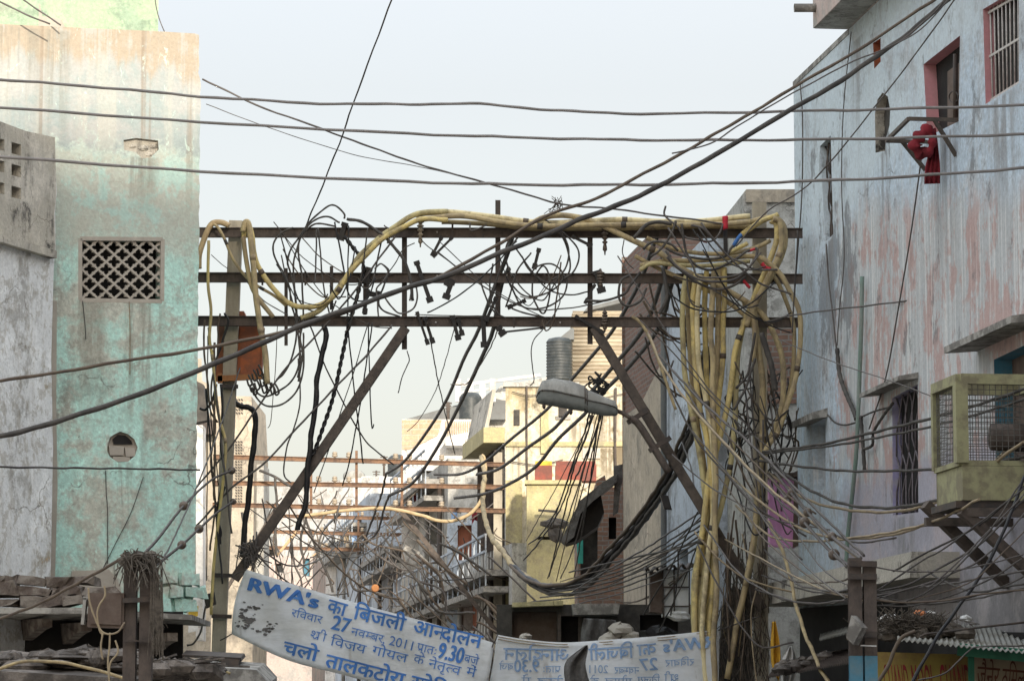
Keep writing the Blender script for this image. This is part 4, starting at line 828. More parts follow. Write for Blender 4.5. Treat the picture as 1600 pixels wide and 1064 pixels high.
gantry('third and farthest gantry with five thin rusty rails behind the second', 110, [(360, 804, 700, 812), (366, 829, 697, 837), (370, 854, 694, 862)], [503, 510, 543, 566, 590, 606, 676], [(560, 800, 866, 3)], [(464, 830, 412, 893, 4, 'bamboo'), (496, 864, 443, 902, 4, 'bamboo'), (600, 864, 690, 960, 5, 'rusty_steel')], 5.5)

# ---------------------------------------------------------------- street lamp hung on the right brace
sl_ = thing('street_lamp', 'grey cobra-head street lamp jutting from the right gantry brace', 'street lamp', at(985, 655, 41.3))
ST = [(838, 617, 621, 627, .05), (841, 607, 614, 631, .10), (847, 595, 610, 632, .15), (865, 591, 611, 635, .17), (892, 595, 617, 640, .17), (914, 603, 622, 643, .15), (917, 608, 625, 645, .15), (945, 620, 631, 650, .12), (961, 626, 636, 650, .08), (965, 635, 640, 648, .05)]
def lampring(part):
    k = MB(); n = 9; base = 0
    for x, yt, ym, yb, hw in ST:
        c = at(x, ym, 41.0); up_ = at(x, yt, 41.0).z-c.z; dn = c.z-at(x, yb, 41.0).z
        for i in range(n):
            a = math.pi*i/(n-1)
            k.v.append(c+Vector((0, -hw*math.cos(a), (up_*math.sin(a) if part == 'top' else -dn*math.sin(a)**.6))))
    for s in range(len(ST)-1):
        for i in range(n-1): k.face((s*n+i, s*n+i+1, (s+1)*n+i+1, (s+1)*n+i), True)
    k.face(range(n)); k.face(range((len(ST)-1)*n, len(ST)*n)); return k
lampring('top').build('lamp_head', 'lamp_grey', sl_); lampring('low').build('lens', 'lamp_lens', sl_)
k = MB()
for s_ in (5, 6): x, yt, ym, yb, hw = ST[s_]; c_ = at(x, ym, 41.0); k.tube([c_+Vector((0, -(hw+.006)*math.cos(a), (at(x, yt, 41).z-c_.z if math.sin(a) > 0 else c_.z-at(x, yb, 41).z)*1.04*math.sin(a))) for a in [t*.45 for t in range(14)]], .007, 5, 3, closed=True)
for s_ in range(1, 5): x, yt, ym, yb, hw = ST[s_]; k.lathe(at(x, ym, 41.0-hw-.01), (0, -1, 0), [(.012, 0), (.012, .012), (.004, .016)], 8)
k.tube([at(s_[0], s_[2], 41.0-s_[4]-.004) for s_ in ST], .007, 5, 3); k.build('seam', 'dark_steel', sl_)
k = MB(); k.tube([at(x, y, 41.1) for x, y in ((958, 640), (972, 645), (985, 653))], .028, 8); k.tube([at(x, y, 41.2) for x, y in ((985, 653), (998, 663), (1020, 697), (1045, 738))], .048, 8); k.build('arm', 'brown_steel', sl_)
for x, y in ((985, 656), (1019, 700)): k = MB(); k.bar(at(x-4, y+4, 41.2), at(x+28, y-16, 41.25), .06, .09, (0, 1, 0)); k.build('clamp', 'dark_steel', sl_)
k = MB()
for x, y in ((850, 632), (892, 641), (924, 648)): k.lathe(at(x, y, 40.95), (0, 0, -1), [(.02, 0), (.025, .03), (.01, .06)], 8)
k.build('latch', 'dark_steel', sl_)

# ---------------------------------------------------------------- near posts, boxes, rack and cloth
lpst = thing('service_post', 'rusty twin-channel post with a wire nest at lower left', 'post', V(at(216, 1000, 28), 0))
ch_ = [(-.055, -.06), (.055, -.06), (.055, -.048), (-.043, -.048), (-.043, .048), (.055, .048), (.055, .06), (-.055, .06)]
for x, tp_ in ((205, 872), (230, 878)): a = at(x, tp_, 28); k = MB(); k.profile(V(a, 0), a, ch_, (0, 1, 0)); k.build('channel', 'brown_steel', lpst)
k = MB()
for y in (890, 935, 1000): k.bar(at(196, y, 27.9), at(240, y+2, 27.9), .04, .012); 
k.bar(at(192, 938, 27.85), at(246, 936, 27.85), .035, .04); k.bar(at(196, 874, 27.9), at(244, 880, 27.9), .10, .06); k.build('cross_plate', 'dark_steel', lpst)
mbx = thing('meter_box', 'brown sheet-metal meter box on the lower left post', 'electrical box', at(163, 980, 28))
k = MB(); k.prism([at(*p, 27.9) for p in ((136, 979), (193, 981), (194, 926), (139, 926))], (0, .2, 0)); mc = k.build('casing', 'meter_box', mbx)
k = MB(); k.prism([at(*p, 27.88) for p in ((141, 974), (189, 976), (190, 931), (143, 931))], (0, .018, 0)); k.build('door', 'meter_box', mc)
k = MB(); k.prism([at(*p, 27.95) for p in ((126, 975), (131, 975), (135, 934), (130, 934))], (0, .12, 0)); k.prism([at(*p, 27.95) for p in ((130, 936), (137, 936), (137, 932), (130, 932))], (0, .1, 0)); k.build('bracket', 'concrete_trim', mbx)
rpst = thing('service_post', 'brown post with blue painted foot at lower right', 'post', V(at(1348, 1000, 28), 0))
for x, tp_ in ((1335, 872), (1358, 878)):
    a = at(x, tp_, 28); zb_ = at(x, 1024, 28).z; k = MB(); k.profile(V(a, zb_), a, ch_, (0, 1, 0)); k.build('channel', 'brown_steel', rpst); k = MB(); k.profile(V(a, 0), V(a, zb_-.002), ch_, (0, 1, 0)); k.build('painted_foot', 'blue_paint', rpst)
k = MB(); k.bar(at(1345, 1008, 27.85), at(1369, 1009, 27.85), .05, .01); k.build('white_band', 'plastic_white', rpst)
for y in (880, 900, 990): k = MB(); k.bar(at(1326, y, 27.9), at(1370, y+1, 27.9), .04, .05); k.build('cross_plate', 'dark_steel', rpst)
swb = thing('switch_box', 'flat grey switch box tilted on the lower right post', 'electrical box', at(1334, 1005, 27.8))
k = MB(); k.prism([at(*p, 27.75) for p in ((1322, 995), (1333, 1007), (1347, 980), (1330, 961))], (.06, .1, 0)); k.build('casing', 'concrete_trim', swb)
def smallbox(label, pts, Y, mat, d=.1):
    t = thing('junction_box', label, 'electrical box', at(pts[0][0], pts[0][1], Y)); k = MB(); k.prism([at(*p, Y) for p in pts], (0, d, 0)); c = k.build('casing', mat, t)
    cx, cy = sum(p[0] for p in pts)/len(pts), sum(p[1] for p in pts)/len(pts); k = MB(); k.prism([at(cx+(p[0]-cx)*.8, cy+(p[1]-cy)*.8, Y-.012) for p in pts], (0, .011, 0)); k.build('cover', mat, c)
smallbox('small black box wired to the left gantry post above the banner', ((318, 930), (334, 924), (337, 943), (322, 950)), 41.3, 'dusty_black')
smallbox('small black box dangling below the right gantry brace', ((1032, 774), (1044, 774), (1050, 796), (1038, 795)), 41.4, 'tar_black')
smallbox('dark plate box hanging under the second cable swag by the lamp', ((921, 648), (926, 648), (927, 653), (921, 653)), 41.0, 'tar_black')
pk = thing('cabinet', 'bright pink metal cabinet beside the right gantry post', 'cabinet', at(1226, 855, 42.6))
k = MB(); k.prism([at(*p, 42.62) for p in ((1203, 852), (1243, 855), (1241, 748), (1200, 744))], (0, .3, 0)); k.build('door', 'pink_panel', pk)
k = MB(); k.prism([at(*p, 42.58) for p in ((1239, 856), (1251, 850), (1251, 742), (1241, 750))], (0, .34, 0)); k.prism([at(*p, 42.57) for p in ((1198, 748), (1252, 744), (1252, 732), (1240, 738), (1200, 740))], (0, .36, 0)); k.build('frame', 'meter_box', pk)
# drying rack under the broken window, with the red cloth
p1, p2 = RW.at(1449, 222), RW.at(1496, 191); zr = (p1.z+p2.z)/2; p1, p2 = V(p1, p1.z), V(p2, p1.z); o5 = RW.n*.47
rk = thing('drying_rack', 'brown angle-iron drying rack below the pink broken window', 'rack', p1)
k = MB()
for a, b in ((p1, p1+o5), (p2, p2+o5*1.15), (p1+o5, p2+o5*1.15)): k.bar(a, b, .035, .04)
k.build('frame', 'rusty_steel', rk)
for t, e in ((.62, (1446, 266)), (.55, (1494, 244))):
    k = MB(); base = p1 if e[0] < 1460 else p2; k.bar(base+o5*t, RW.at(*e), .04, .035); k.build('brace', 'rusty_steel', rk)
def ragsheet(name, label, cat, outline_l, outline_r, Y, mat, fold=.05, nf=3, th=.012, group=None):
    """Hanging cloth between a left and a right edge (pixels), folded in depth."""
    n, m_ = 14, 12; k = MB(); L = catmull([Vector((x, y, 0)) for x, y in outline_l], 6); Rr = catmull([Vector((x, y, 0)) for x, y in outline_r], 6)
    for s in range(2):
        for i in range(n+1):
            a = L[min(len(L)-1, int(i/n*(len(L)-1)))]; b = Rr[min(len(Rr)-1, int(i/n*(len(Rr)-1)))]
            for j in range(m_+1): u = j/m_; q = a.lerp(b, u); k.v.append(at(q.x, q.y, Y+fold*math.sin(u*math.pi*nf+i*.25)+s*th))
    W = m_+1; S = (n+1)*W
    for i in range(n):
        for j in range(m_):
            a = i*W+j; k.face((a, a+1, a+W+1, a+W), True); k.face((S+a, S+a+W, S+a+W+1, S+a+1), True)
    rim = [j for j in range(W)]+[i*W+m_ for i in range(1, n+1)]+[n*W+j for j in range(m_-1, -1, -1)]+[i*W for i in range(n-1, 0, -1)]
    for a, b in zip(rim, rim[1:]+rim[:1]): k.face((a, a+S, b+S, b))
    return tag(k.build(name, mat), label, cat, group)
Yr = p1.y-.75
rc_ = thing('hanging_cloth', 'knotted red cloth hung over the drying rack', 'cloth', at(1452, 290, Yr))
k = MB()
k.tube([at(1454, 199, Yr-.02), at(1446, 206, Yr-.08), at(1434, 217, Yr-.1), at(1430, 229, Yr-.08), at(1440, 240, Yr-.04), at(1452, 236, Yr-.1), at(1457, 222, Yr-.12), at(1452, 208, Yr-.06)], [.03]*4+[.066]*30+[.045]*20, 10, 7, wob=.3); kn = k.build('knot', 'red_cloth', rc_)
sh2 = ragsheet('drape', None, None, [(1452, 203), (1450, 240), (1445, 265), (1444, 288)], [(1462, 200), (1466, 230), (1469, 260), (1469, 287)], Yr, 'red_cloth', .035, 7); sh2.parent = rc_; sh2.location = sh2.location-rc_.location
ragsheet('yellow_rag', 'long yellow rag hanging at the right gantry post foot', 'cloth', [(1206, 971), (1205, 990), (1204, 1010), (1206, 1040), (1215, 1062)], [(1212, 970), (1215, 985), (1219, 1010), (1220, 1045), (1217, 1063)], 40.2, 'yellow_cloth', .04, 3)
ragsheet('plastic_bag', 'crumpled white plastic bag beside the yellow rag', 'bag', [(1232, 1010), (1222, 1030), (1220, 1055), (1222, 1075)], [(1237, 1008), (1243, 1025), (1244, 1050), (1240, 1075)], 39.6, 'plastic_white', .07, 4)
ragsheet('dark_rag', 'pointed dark rag draped over the reversed banner', 'cloth', [(914, 1008), (899, 1019), (886, 1030), (881, 1045), (884, 1075)], [(918, 1007), (919, 1014), (915, 1035), (917, 1050), (924, 1075)], 39.5, 'tarpaulin', .05, 3)

# ---------------------------------------------------------------- lower right shop: ledge, awnings, boards
sp = thing('shop', 'dark shop front with corrugated awning at lower right', 'shop', V(RW.at(1480, 1000), 0))
k = MB(); a, b = RW.at(1246, 950), RW.at(1500, 905); zl_, zh_ = RW.at(1246, 948).z, RW.at(1246, 915).z; o = RW.n*.55
k.prism([V(a, zl_)-RW.n*.02+Vector((0, -.0, 0)), V(a, zl_)+o, V(a, zh_)+o*.95, V(a, zh_)-RW.n*.02], b-a); k.build('ledge', 'mossy_concrete', sp)
k = MB(); k.prism([RW.at(1250, 1090, .05), RW.at(1700, 1090, .05), RW.at(1700, 990, .05), RW.at(1485, 985, .05), RW.at(1400, 938, .05), RW.at(1250, 950, .05)], RW.n*-.04); k.build('painted_dark_panel', 'dark_room', sp)  # flat black panel, the shade of the shop recess put into its colour
e0, e1 = at(1385, 992, 30.6), at(1660, 1026, 29.4); up0 = RW.at(1420, 968, .05); up1 = RW.at(1660, 950, .05)
def awning(label, lo0, lo1, hi0, mat, seedw=.052):
    k = MB(); corrugated(k, lo0, lo1-lo0, hi0-lo0, .011, seedw, (lo1-lo0).cross(hi0-lo0)); return k
aw1 = thing('awning', 'pale corrugated sheet awning with jagged edge over the shop boards', 'awning', e0)
k = awning('', at(1402, 1000, 30.6), at(1660, 1026, 30.2), at(1402, 966, 33.4), 0); k.build('sheet', 'corrugated_grey', aw1)
k = MB(); corrugated(k, at(1330, 1000, 31.6), at(1450, 992, 31.4)-at(1330, 1000, 31.6), at(1340, 972, 34)-at(1330, 1000, 31.6), .011, .052, Vector((0, -.3, 1))); k.build('back_sheet', 'corrugated_grey', aw1)
k = MB(); k.bar(at(1497, 1014, 30.75), at(1660, 1029, 30.35), .05, .12); k.build('fascia', 'green_paint', aw1)
k = MB(); a = at(1517, 1020, 30.8); k.bar(V(a, 0), a, .055, .055, (0, 1, 0)); k.build('post', 'green_paint', aw1)
k = MB(); k.tube([at(x, y, 30.5) for x, y in ((1437, 995), (1448, 990), (1475, 987), (1520, 981), (1600, 972))], .012, 6); k.build('edge_trim', 'dark_steel', aw1)
GL = {}
def glyph(s, half=False, bold=0.0):
    key = (s, half, bold)
    if key in GL: return GL[key]
    cu = bpy.data.curves.new('lettering', 'FONT'); cu.body = s; cu.offset = bold; cu.resolution_u = 4
    o = bpy.data.objects.new('lettering', cu); C.objects.link(o); bpy.context.view_layer.update()
    me = bpy.data.meshes.new_from_object(o.evaluated_get(bpy.context.evaluated_depsgraph_get()))
    bm = bmesh.new(); bm.from_mesh(me); xs = [v.co.x for v in bm.verts]; x0, x1 = min(xs), max(xs)
    if half: bmesh.ops.bisect_plane(bm, geom=bm.verts[:]+bm.edges[:]+bm.faces[:], plane_co=(x1-.17, 0, 0), plane_no=(1, 0, 0), clear_outer=True); x1 = x1-.17
    bm.verts.index_update(); r = ([(v.co.x-x0, v.co.y) for v in bm.verts], [[v.index for v in f.verts] for f in bm.faces], x1-x0)
    bm.free(); bpy.data.objects.remove(o); bpy.data.curves.remove(cu); bpy.data.meshes.remove(me); GL[key] = r; return r
def word(tokens):
    vs, fs, x = [], [], 0.0
    for t in tokens:
        if t == '/r':                           # the small slanting stroke of a joined r
            k = len(vs); vs += [(x-.13, .27), (x-.10, .19), (x-.36, .02), (x-.40, .09)]; fs.append([k, k+1, k+2, k+3]); continue
        g_ = glyph(t[0], True) if isinstance(t, tuple) else glyph(t, False); k = len(vs); vs += [(p[0]+x, p[1]) for p in g_[0]]; fs += [[i+k for i in f] for f in g_[1]]; x += g_[2]-.012
    return vs, fs, x
def lay(mb, tokens, x0, x1, y0, y1, hpx, put, bold=0.0, slant=0.0):
    """Letters from pixel (x0,y0) to (x1,y1) along their foot, hpx tall per em-height of .55; bold lays strokes side by side."""
    vs, fs, wd_ = word(tokens); dx, dy = (x1-x0)/wd_, (y1-y0)/wd_; L = math.hypot(x1-x0, y1-y0); ux, uy = (y1-y0)/L, -(x1-x0)/L
    if uy > 0: ux, uy = -ux, -uy
    s = hpx/.55
    for c_, (ox, oy) in enumerate([(0, 0)] if bold < .015 else [(-bold, -bold*.5), (bold, bold*.5), (-bold*.4, bold*.5), (bold*.4, -bold*.5)]):
        k = len(mb.v)
        for x, y in vs:
            x += ox; y += oy; p = put(x0+dx*x+ux*s*y+slant*s*y, y0+dy*x+uy*s*y); mb.v.append(p-(p-CAM).normalized()*(.0007*c_))
        for f in fs: mb.face([i+k for i in f])
sg = thing('signboard', 'yellow shop signboard with tall red lettering', 'sign', at(1440, 1120, 30.95))
k = MB(); k.prism([at(*p, 31.0) for p in ((1371, 1130), (1513, 1130), (1513, 1022), (1371, 1018))], (0, .04, 0)); k.build('board', 'sign_yellow', sg)
k = MB(); pt = lambda x, y: at(x, y, 30.994)
for s, x0, x1 in (('CHAND', 1377, 1415), ('MOOL', 1421, 1456), ('CHAND', 1465, 1512)): lay(k, [s], x0+8, x1+8, 1100, 1100, 50, pt, .012, -.10)
k.build('lettering', 'sign_red', sg)
sg = thing('signboard', 'tan shop board with brown lettering right of the green post', 'sign', at(1570, 1120, 30.95))
k = MB(); k.prism([at(*p, 31.0) for p in ((1521, 1130), (1690, 1130), (1690, 1030), (1521, 1020))], (0, .04, 0)); k.build('board', 'sign_tan', sg)
k = MB()
for tk, x0, x1 in ((['जै', 'ने', 'र'], 1525, 1560), (['ठ', 'िम', 'ल'], 1564, 1600), (['क', 'ला'], 1606, 1640)): lay(k, tk, x0, x1, 1071+(x0-1525)*.09, 1071+(x1-1525)*.09, 27, pt, .012)
k.build('lettering', 'sign_brown', sg)
aw2 = thing('awning', 'sagging junk-laden tin awning left of the lower right post', 'awning', at(1270, 1050, 38))
k = MB(); corrugated(k, at(1200, 1058, 38.5), at(1335, 1034, 35)-at(1200, 1058, 38.5), at(1215, 1036, 40)-at(1200, 1058, 38.5), .015, .07, Vector((0, -.3, 1))); k.build('sheet', 'brown_steel', aw2)
k = MB(); corrugated(k, at(1280, 1000, 37.5), at(1326, 988, 36)-at(1280, 1000, 37.5), at(1282, 992, 39)-at(1280, 1000, 37.5), .015, .07, Vector((0, -.3, 1))); k.build('upper_sheet', 'corrugated_grey', aw2)
rj = random.Random(21); k = MB(); k2 = MB()
for i in range(46):
    x, y = rj.uniform(1215, 1325), 0; y = 1050-(x-1200)*.17-rj.uniform(0, 10); k.lump(at(x, y, rj.uniform(37.2, 39)), (rj.uniform(.04, .16), .1, rj.uniform(.03, .08)), i, rj.uniform(0, 3), 6)
tag(k.build('roof_junk', 'rubble'), kind='stuff')
k = MB()
for i in range(110):
    x = rj.gauss(1425, 38); y = 993-rj.uniform(0, 30)*max(.1, 1-abs(x-1430)/90); k.lump(at(x, y, rj.uniform(31.0, 32.4)), (rj.uniform(.04, .16), .12, rj.uniform(.03, .08)), i, rj.uniform(0, 3), 6)
for i in range(330):
    p = at(rj.gauss(1420, 34), 990-rj.uniform(0, 24), 31.0); k.tube([p, p+Vector((rj.uniform(-.2, .2), rj.uniform(-.1, .1), rj.uniform(-.05, .16)))], .005, 3, 2, ends=False)
tag(k.build('roof_rubbish', 'straw'), kind='stuff')
for i, (x, y, Y, mt, lab, e) in enumerate(((1437, 958, 31.2, 'plastic_colour', 'crumpled orange wrapper on the rubbish heap', .07), (1454, 957, 31.4, 'plastic_white', 'silvery wrapper right of the orange wrapper', .05), (1509, 966, 31.4, 'plastic_white', 'white plastic scrap lying on the corrugated awning', .08), (1391, 966, 31.6, 'plastic_white', 'pale rag at the left end of the rubbish heap', .1), (1380, 893, 36.5, 'plastic_white', 'white bundle left on the concrete ledge', .1), (1397, 895, 36.3, 'plastic_white', 'flatter white bundle right on the concrete ledge', .1))):
    k = MB(); k.lump(at(x, y, Y), (e, e*.6, e*.45), i+40, i, 10); k.lump(at(x+4, y+1, Y-.02), (e*.6, e*.5, e*.35), i+60, i, 10); tag(k.build('scrap', mt), lab, 'litter', 'scraps of litter on ledges')

# ---------------------------------------------------------------- lower left roof and its rubble
lr = thing('lean_to_roof', 'dusty lean-to roof across the lower left corner', 'roof', at(120, 1060, 33.5))
k = MB(); k.prism([at(-30, 1085, 32.6), at(205, 1085, 32.6), at(215, 1060, 32.6), at(-30, 1046, 32.6)], (0, 2.2, .22)); k.build('slab', 'rubble', lr)
k = MB(); k.prism([at(212, 1085, 34.6), at(420, 1085, 34.6), at(420, 1068, 34.6), at(400, 1046, 34.6), at(270, 1038, 34.6), at(212, 1050, 34.6)], (0, 1.2, .1)); k.build('cement_slab', 'concrete_trim', lr)
k = MB(); k.prism([at(284, 1022, 36), at(376, 1027, 35.2), at(378, 1032, 35.2), at(286, 1026, 36)], (0, .5, .06)); k.prism([at(345, 1028, 35.1), at(374, 1030, 35.1), at(370, 1050, 35.1), at(346, 1048, 35.1)], (0, .3, 0)); k.build('gutter', 'dark_steel', lr)
k = MB(); rq = random.Random(33)
for i in range(170):
    x = rq.uniform(-25, 330); y = 1050-14*math.sin((x+30)/115)*(.5 if x > 190 else 1)-rq.uniform(0, 16)+(6 if x > 200 else 0); k.lump(at(x, y, rq.uniform(33, 34.6)), (rq.uniform(.05, .30), rq.uniform(.08, .2), rq.uniform(.03, .10)), i, rq.uniform(0, 3), 7)
for i in range(60):
    p = at(rq.uniform(-20, 320), 1046-rq.uniform(0, 16), 33.2); k.bar(p, p+Vector((rq.uniform(-.5, .5), rq.uniform(-.2, .2), rq.uniform(-.03, .08))), .03, .02)
tag(k.build('roof_rubble', 'rubble'), kind='stuff')

# ---------------------------------------------------------------- centre bottom: low shops behind the banners
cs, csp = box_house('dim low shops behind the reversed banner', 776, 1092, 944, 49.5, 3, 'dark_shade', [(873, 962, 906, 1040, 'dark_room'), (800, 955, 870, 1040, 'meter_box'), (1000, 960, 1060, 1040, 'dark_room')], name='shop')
k = MB(); k.prism([csp.at(*p, .7) for p in ((896, 960), (966, 959), (969, 942), (894, 943))], csp.n*-.72); k.build('slab', 'concrete_trim', cs)
k = MB(); k.prism([csp.at(*p, .35) for p in ((800, 948), (880, 945), (880, 938), (800, 941))], csp.n*-.37); k.build('sill', 'yellow_plaster', cs)
k = MB(); k.bar(csp.at(874, 1040, .06), csp.at(874, 960, .06), .05, .05, (0, 1, 0)); k.bar(csp.at(906, 1040, .06), csp.at(906, 960, .06), .05, .05, (0, 1, 0)); k.build('door_frame', 'rusty_steel', cs)
ragsheet('sacking', 'grey sacking sheet hung on the low shops', 'cloth', [(912, 965), (908, 985), (907, 1010), (908, 1030)], [(962, 968), (966, 985), (968, 1010), (966, 1030)], 48.6, 'tarpaulin', .08, 5)
k = MB(); k.lump(at(1030, 1003, 47.6), (.34, .3, .22), 5, .3, 12); tag(k.build('tarpaulin_heap', 'tar_black'), 'rounded black tarpaulin heap behind the reversed banner', 'tarpaulin')
for i, (x, y, r_, lab) in enumerate(((970, 985, .2, 'topmost grey sack beside the black tarpaulin heap'), (985, 995, .16, 'grey sack touching the black tarpaulin heap'), (955, 998, .18, 'low grey sack against the hung sacking sheet'), (822, 995, .1, 'small pale sack in the brown shop opening'))): k = MB(); k.lump(at(x, y, 47.8), (r_, .2, r_*.6), i+9, i, 9); tag(k.build('sack', 'cement_patch'), lab, 'sack', 'sacks in the low shops')
en = thing('panel_cabin', 'white panelled cabin with black bars and ragged tin top', 'cabin', at(1058, 962, 47)); PE = frontal(47)
k = MB(); k.prism([PE.at(*p) for p in ((1036, 962), (1076, 962), (1075, 889), (1037, 890))], (0, .5, 0)); k.build('panel', 'white_panel', en)
k = MB(); k.prism([PE.at(*p, .03) for p in ((1016, 955), (1035, 958), (1036, 893), (1016, 893))], (0, .4, 0)); k.build('side_panel', 'meter_box', en)
k = MB()
for a, b in (((1036, 917), (1077, 917)), ((1036, 947), (1077, 947)), ((1053, 888), (1054, 962)), ((1035, 884), (1037, 964)), ((1077, 884), (1077, 964)), ((1074, 888), (1034, 940)), ((1010, 884), (1010, 945))): k.bar(PE.at(*a, .05), PE.at(*b, .05), .022, .03, (0, 1, .01))
k.build('bars', 'dark_steel', en)
k = MB(); corrugated(k, PE.at(1008, 892, .35), PE.at(1088, 884, .35)-PE.at(1008, 892, .35), Vector((0, .9, .05)), .035, .13, Vector((0, -.2, 1)), .02); k.build('tin_top', 'dark_steel', en)
k = MB(); k.lump(at(1060, 962, 46.6), (.16, .1, .07), 3, 0, 10); tag(k.build('litter_bag', 'plastic_white'), 'pale plastic bag by the foot of the panel cabin', 'bag')

# ---------------------------------------------------------------- banners
def ripple(px, py): return .045*math.sin(px*.031+py*.012)+.03*math.sin(px*.073-py*.05+1)+.002*math.sin(py*.33+px*.02)
def cloth_banner(top, bot, left, right, Yb, nu=64, nv=14):
    T, B = catmull([Vector((*p, 0)) for p in top], 16), catmull([Vector((*p, 0)) for p in bot], 16)
    def S(l, t): i = t*(len(l)-1); a = int(i); return l[-1] if a >= len(l)-1 else l[a].lerp(l[a+1], i-a)
    k = MB(); W = nv+1
    for s in (0, .005):
        for i in range(nu+1):
            a, b = S(T, i/nu), S(B, i/nu)
            for j in range(nv+1):
                q = a.lerp(b, j/nv); bow = math.sin(math.pi*j/nv); q.x += bow*(left*(1-i/nu)**3+right*(i/nu)**3); k.v.append(at(q.x, q.y, Yb+ripple(q.x, q.y)+s))
    S2 = (nu+1)*W
    for i in range(nu):
        for j in range(nv): a = i*W+j; k.face((a, a+1, a+W+1, a+W), True); k.face((S2+a, S2+a+W, S2+a+W+1, S2+a+1), True)
    rim = list(range(W))+[i*W+nv for i in range(1, nu+1)]+[nu*W+j for j in range(nv-1, -1, -1)]+[i*W for i in range(nu-1, 0, -1)]
    for a, b in zip(rim, rim[1:]+rim[:1]): k.face((a, a+S2, b+S2, b))
    return k
YB = 41.05
bn = thing('cloth_banner', 'tilted white cloth banner with blue lettering tied to the left post', 'banner', at(560, 1064, YB))
cloth_banner([(384, 889), (480, 919), (580, 948), (680, 975), (772, 1004)], [(362, 990), (450, 1031), (545, 1056), (650, 1087), (748, 1118)], -6, 3, YB).build('cloth', 'banner_cloth', bn)
pb = lambda x, y: at(x, y, YB-.014+ripple(x, y)); K = MB()
L1 = lambda x: 921+(x-388)*.250
W_ = lambda t, x0, x1, y, h, b=.012, sl=.255: lay(K, t, x0, x1, y-(x1-x0)*sl/2, y+(x1-x0)*sl/2, h, pb, b)
lay(K, ["RWA's"], 388, 494, L1(388), L1(494)+2, 15.5, pb, .05)
lay(K, ['का'], 510, 538, L1(510)+3, L1(538)+4, 17, pb, .02); lay(K, ['िब', 'ज', 'ली'], 551, 630, L1(551)+4, L1(630)+4, 17.5, pb, .02); lay(K, ['आ', ('न',), 'दो', 'ल', 'न'], 645, 750, L1(645)+3, L1(750)+1, 17.5, pb, .02)
W_(['र', 'िव', 'वा', 'र'], 454, 502, 968, 10); W_(['27'], 517, 544, 985, 17.5, .03); W_(['न', 'व', ('म',), 'ब', 'र', ','], 547, 600, 998, 10.5); W_(['2011'], 607, 643, 1011, 11.5); W_(['प', '/r', 'ा', 'तः'], 650, 680, 1019, 10.5); W_(['9.30'], 683, 721, 1031, 19, .035); W_(['ब', 'जे'], 724, 746, 1036, 10.5)
W_([('श',), 'ा', '/r', 'ी'], 484, 508, 999, 11); W_(['िव', 'ज', 'य'], 515, 570, 1014, 11.5); W_(['गो', 'य', 'ल'], 580, 635, 1028, 11.5); W_(['के'], 645, 661, 1036, 11.5); W_(['ने', 'तृ', ('त',), 'व'], 668, 718, 1048, 11.5); W_(['में'], 727, 742, 1056, 11.5)
W_(['च', 'लो'], 441, 494, 1026, 16, .025); W_(['ता', 'ल', 'क', 'टो', 'रा'], 507, 629, 1056, 17, .025); W_([('स',), 'टे', 'िड', 'य', 'म'], 640, 738, 1086, 17, .025)
K.build('lettering', 'banner_blue', bn)
k = MB(); rb = random.Random(3)
for cx, cy, sx, sy, n in ((385, 958, 16, 16, 16), (378, 975, 10, 9, 10), (400, 948, 12, 5, 8), (425, 978, 12, 8, 10), (412, 985, 24, 6, 14), (390, 970, 18, 6, 12)):
    for i in range(n):
        x, y = cx+rb.gauss(0, sx*.5), cy+rb.gauss(0, sy*.5); r_ = rb.uniform(1, 4.5); k.poly([pb(x+r_*rb.uniform(.5, 1.6)*math.cos(a), y+r_*rb.uniform(.3, .9)*math.sin(a)) for a in (0, 1, 2, 3.1, 4.1, 5.2)])
k.build('smudged_picture', 'tarpaulin', bn)
YB2 = 41.15
bn2 = thing('cloth_banner', 'second white banner seen from behind with reversed faded lettering', 'banner', at(950, 1064, YB2))
cloth_banner([(776, 991), (820, 998), (880, 1003), (950, 999), (1040, 992), (1124, 983)], [(758, 1095), (820, 1104), (900, 1110), (1000, 1108), (1122, 1097)], 2, 0, YB2).build('cloth', 'banner_cloth', bn2)
pb = lambda x, y: at(x, y, YB2-.014+ripple(x, y)); K = MB()
def Mw(t, xa, xb, y, h, b=.012, sl=.0): lay(K, t, xb, xa, y+(-(xb-xa)*sl), y, h, pb, b)
Mw(["RWA's"], 1038, 1116, 1018, 14, .04, .10); Mw(['का'], 997, 1026, 1024, 15, .015, .1); Mw(['िब', 'ज', 'ली'], 921, 990, 1031, 16, .015, .06); Mw(['आ', ('न',), 'दो', 'ल', 'न'], 787, 888, 1030, 16, .015, -.02)
Mw(['र', 'िव', 'वा', 'र'], 1040, 1085, 1041, 9, .01, .05); Mw(['27'], 1001, 1028, 1048, 15, .02, .1); Mw(['न', 'व', ('म',), 'ब', 'र'], 960, 999, 1052, 9); Mw(['2011'], 921, 950, 1051, 10); Mw(['प', '/r', 'ा', 'तः'], 849, 876, 1050, 9); Mw(['9.30'], 804, 842, 1049, 15, .02); Mw(['ब', 'जे'], 780, 802, 1046, 9)
Mw([('श',), 'ा', '/r', 'ी'], 1038, 1060, 1064, 10); Mw(['िव', 'ज', 'य'], 996, 1031, 1068, 10); Mw(['गो', 'य', 'ल'], 945, 988, 1070, 10); Mw(['के'], 922, 936, 1070, 10); Mw(['ने', 'तृ', ('त',), 'व'], 840, 880, 1070, 10); Mw(['में'], 815, 830, 1069, 10)
K.build('lettering', 'banner_faded', bn2)
k = MB()
for dy in (3, 7): k.tube([at(x, y+dy, YB2-.008+ripple(x, y)) for x, y in ((778, 991), (820, 998), (880, 1003), (950, 999), (1040, 992), (1120, 983))], .006, 5)
k.build('hem_stripe', 'sign_tan', bn2)

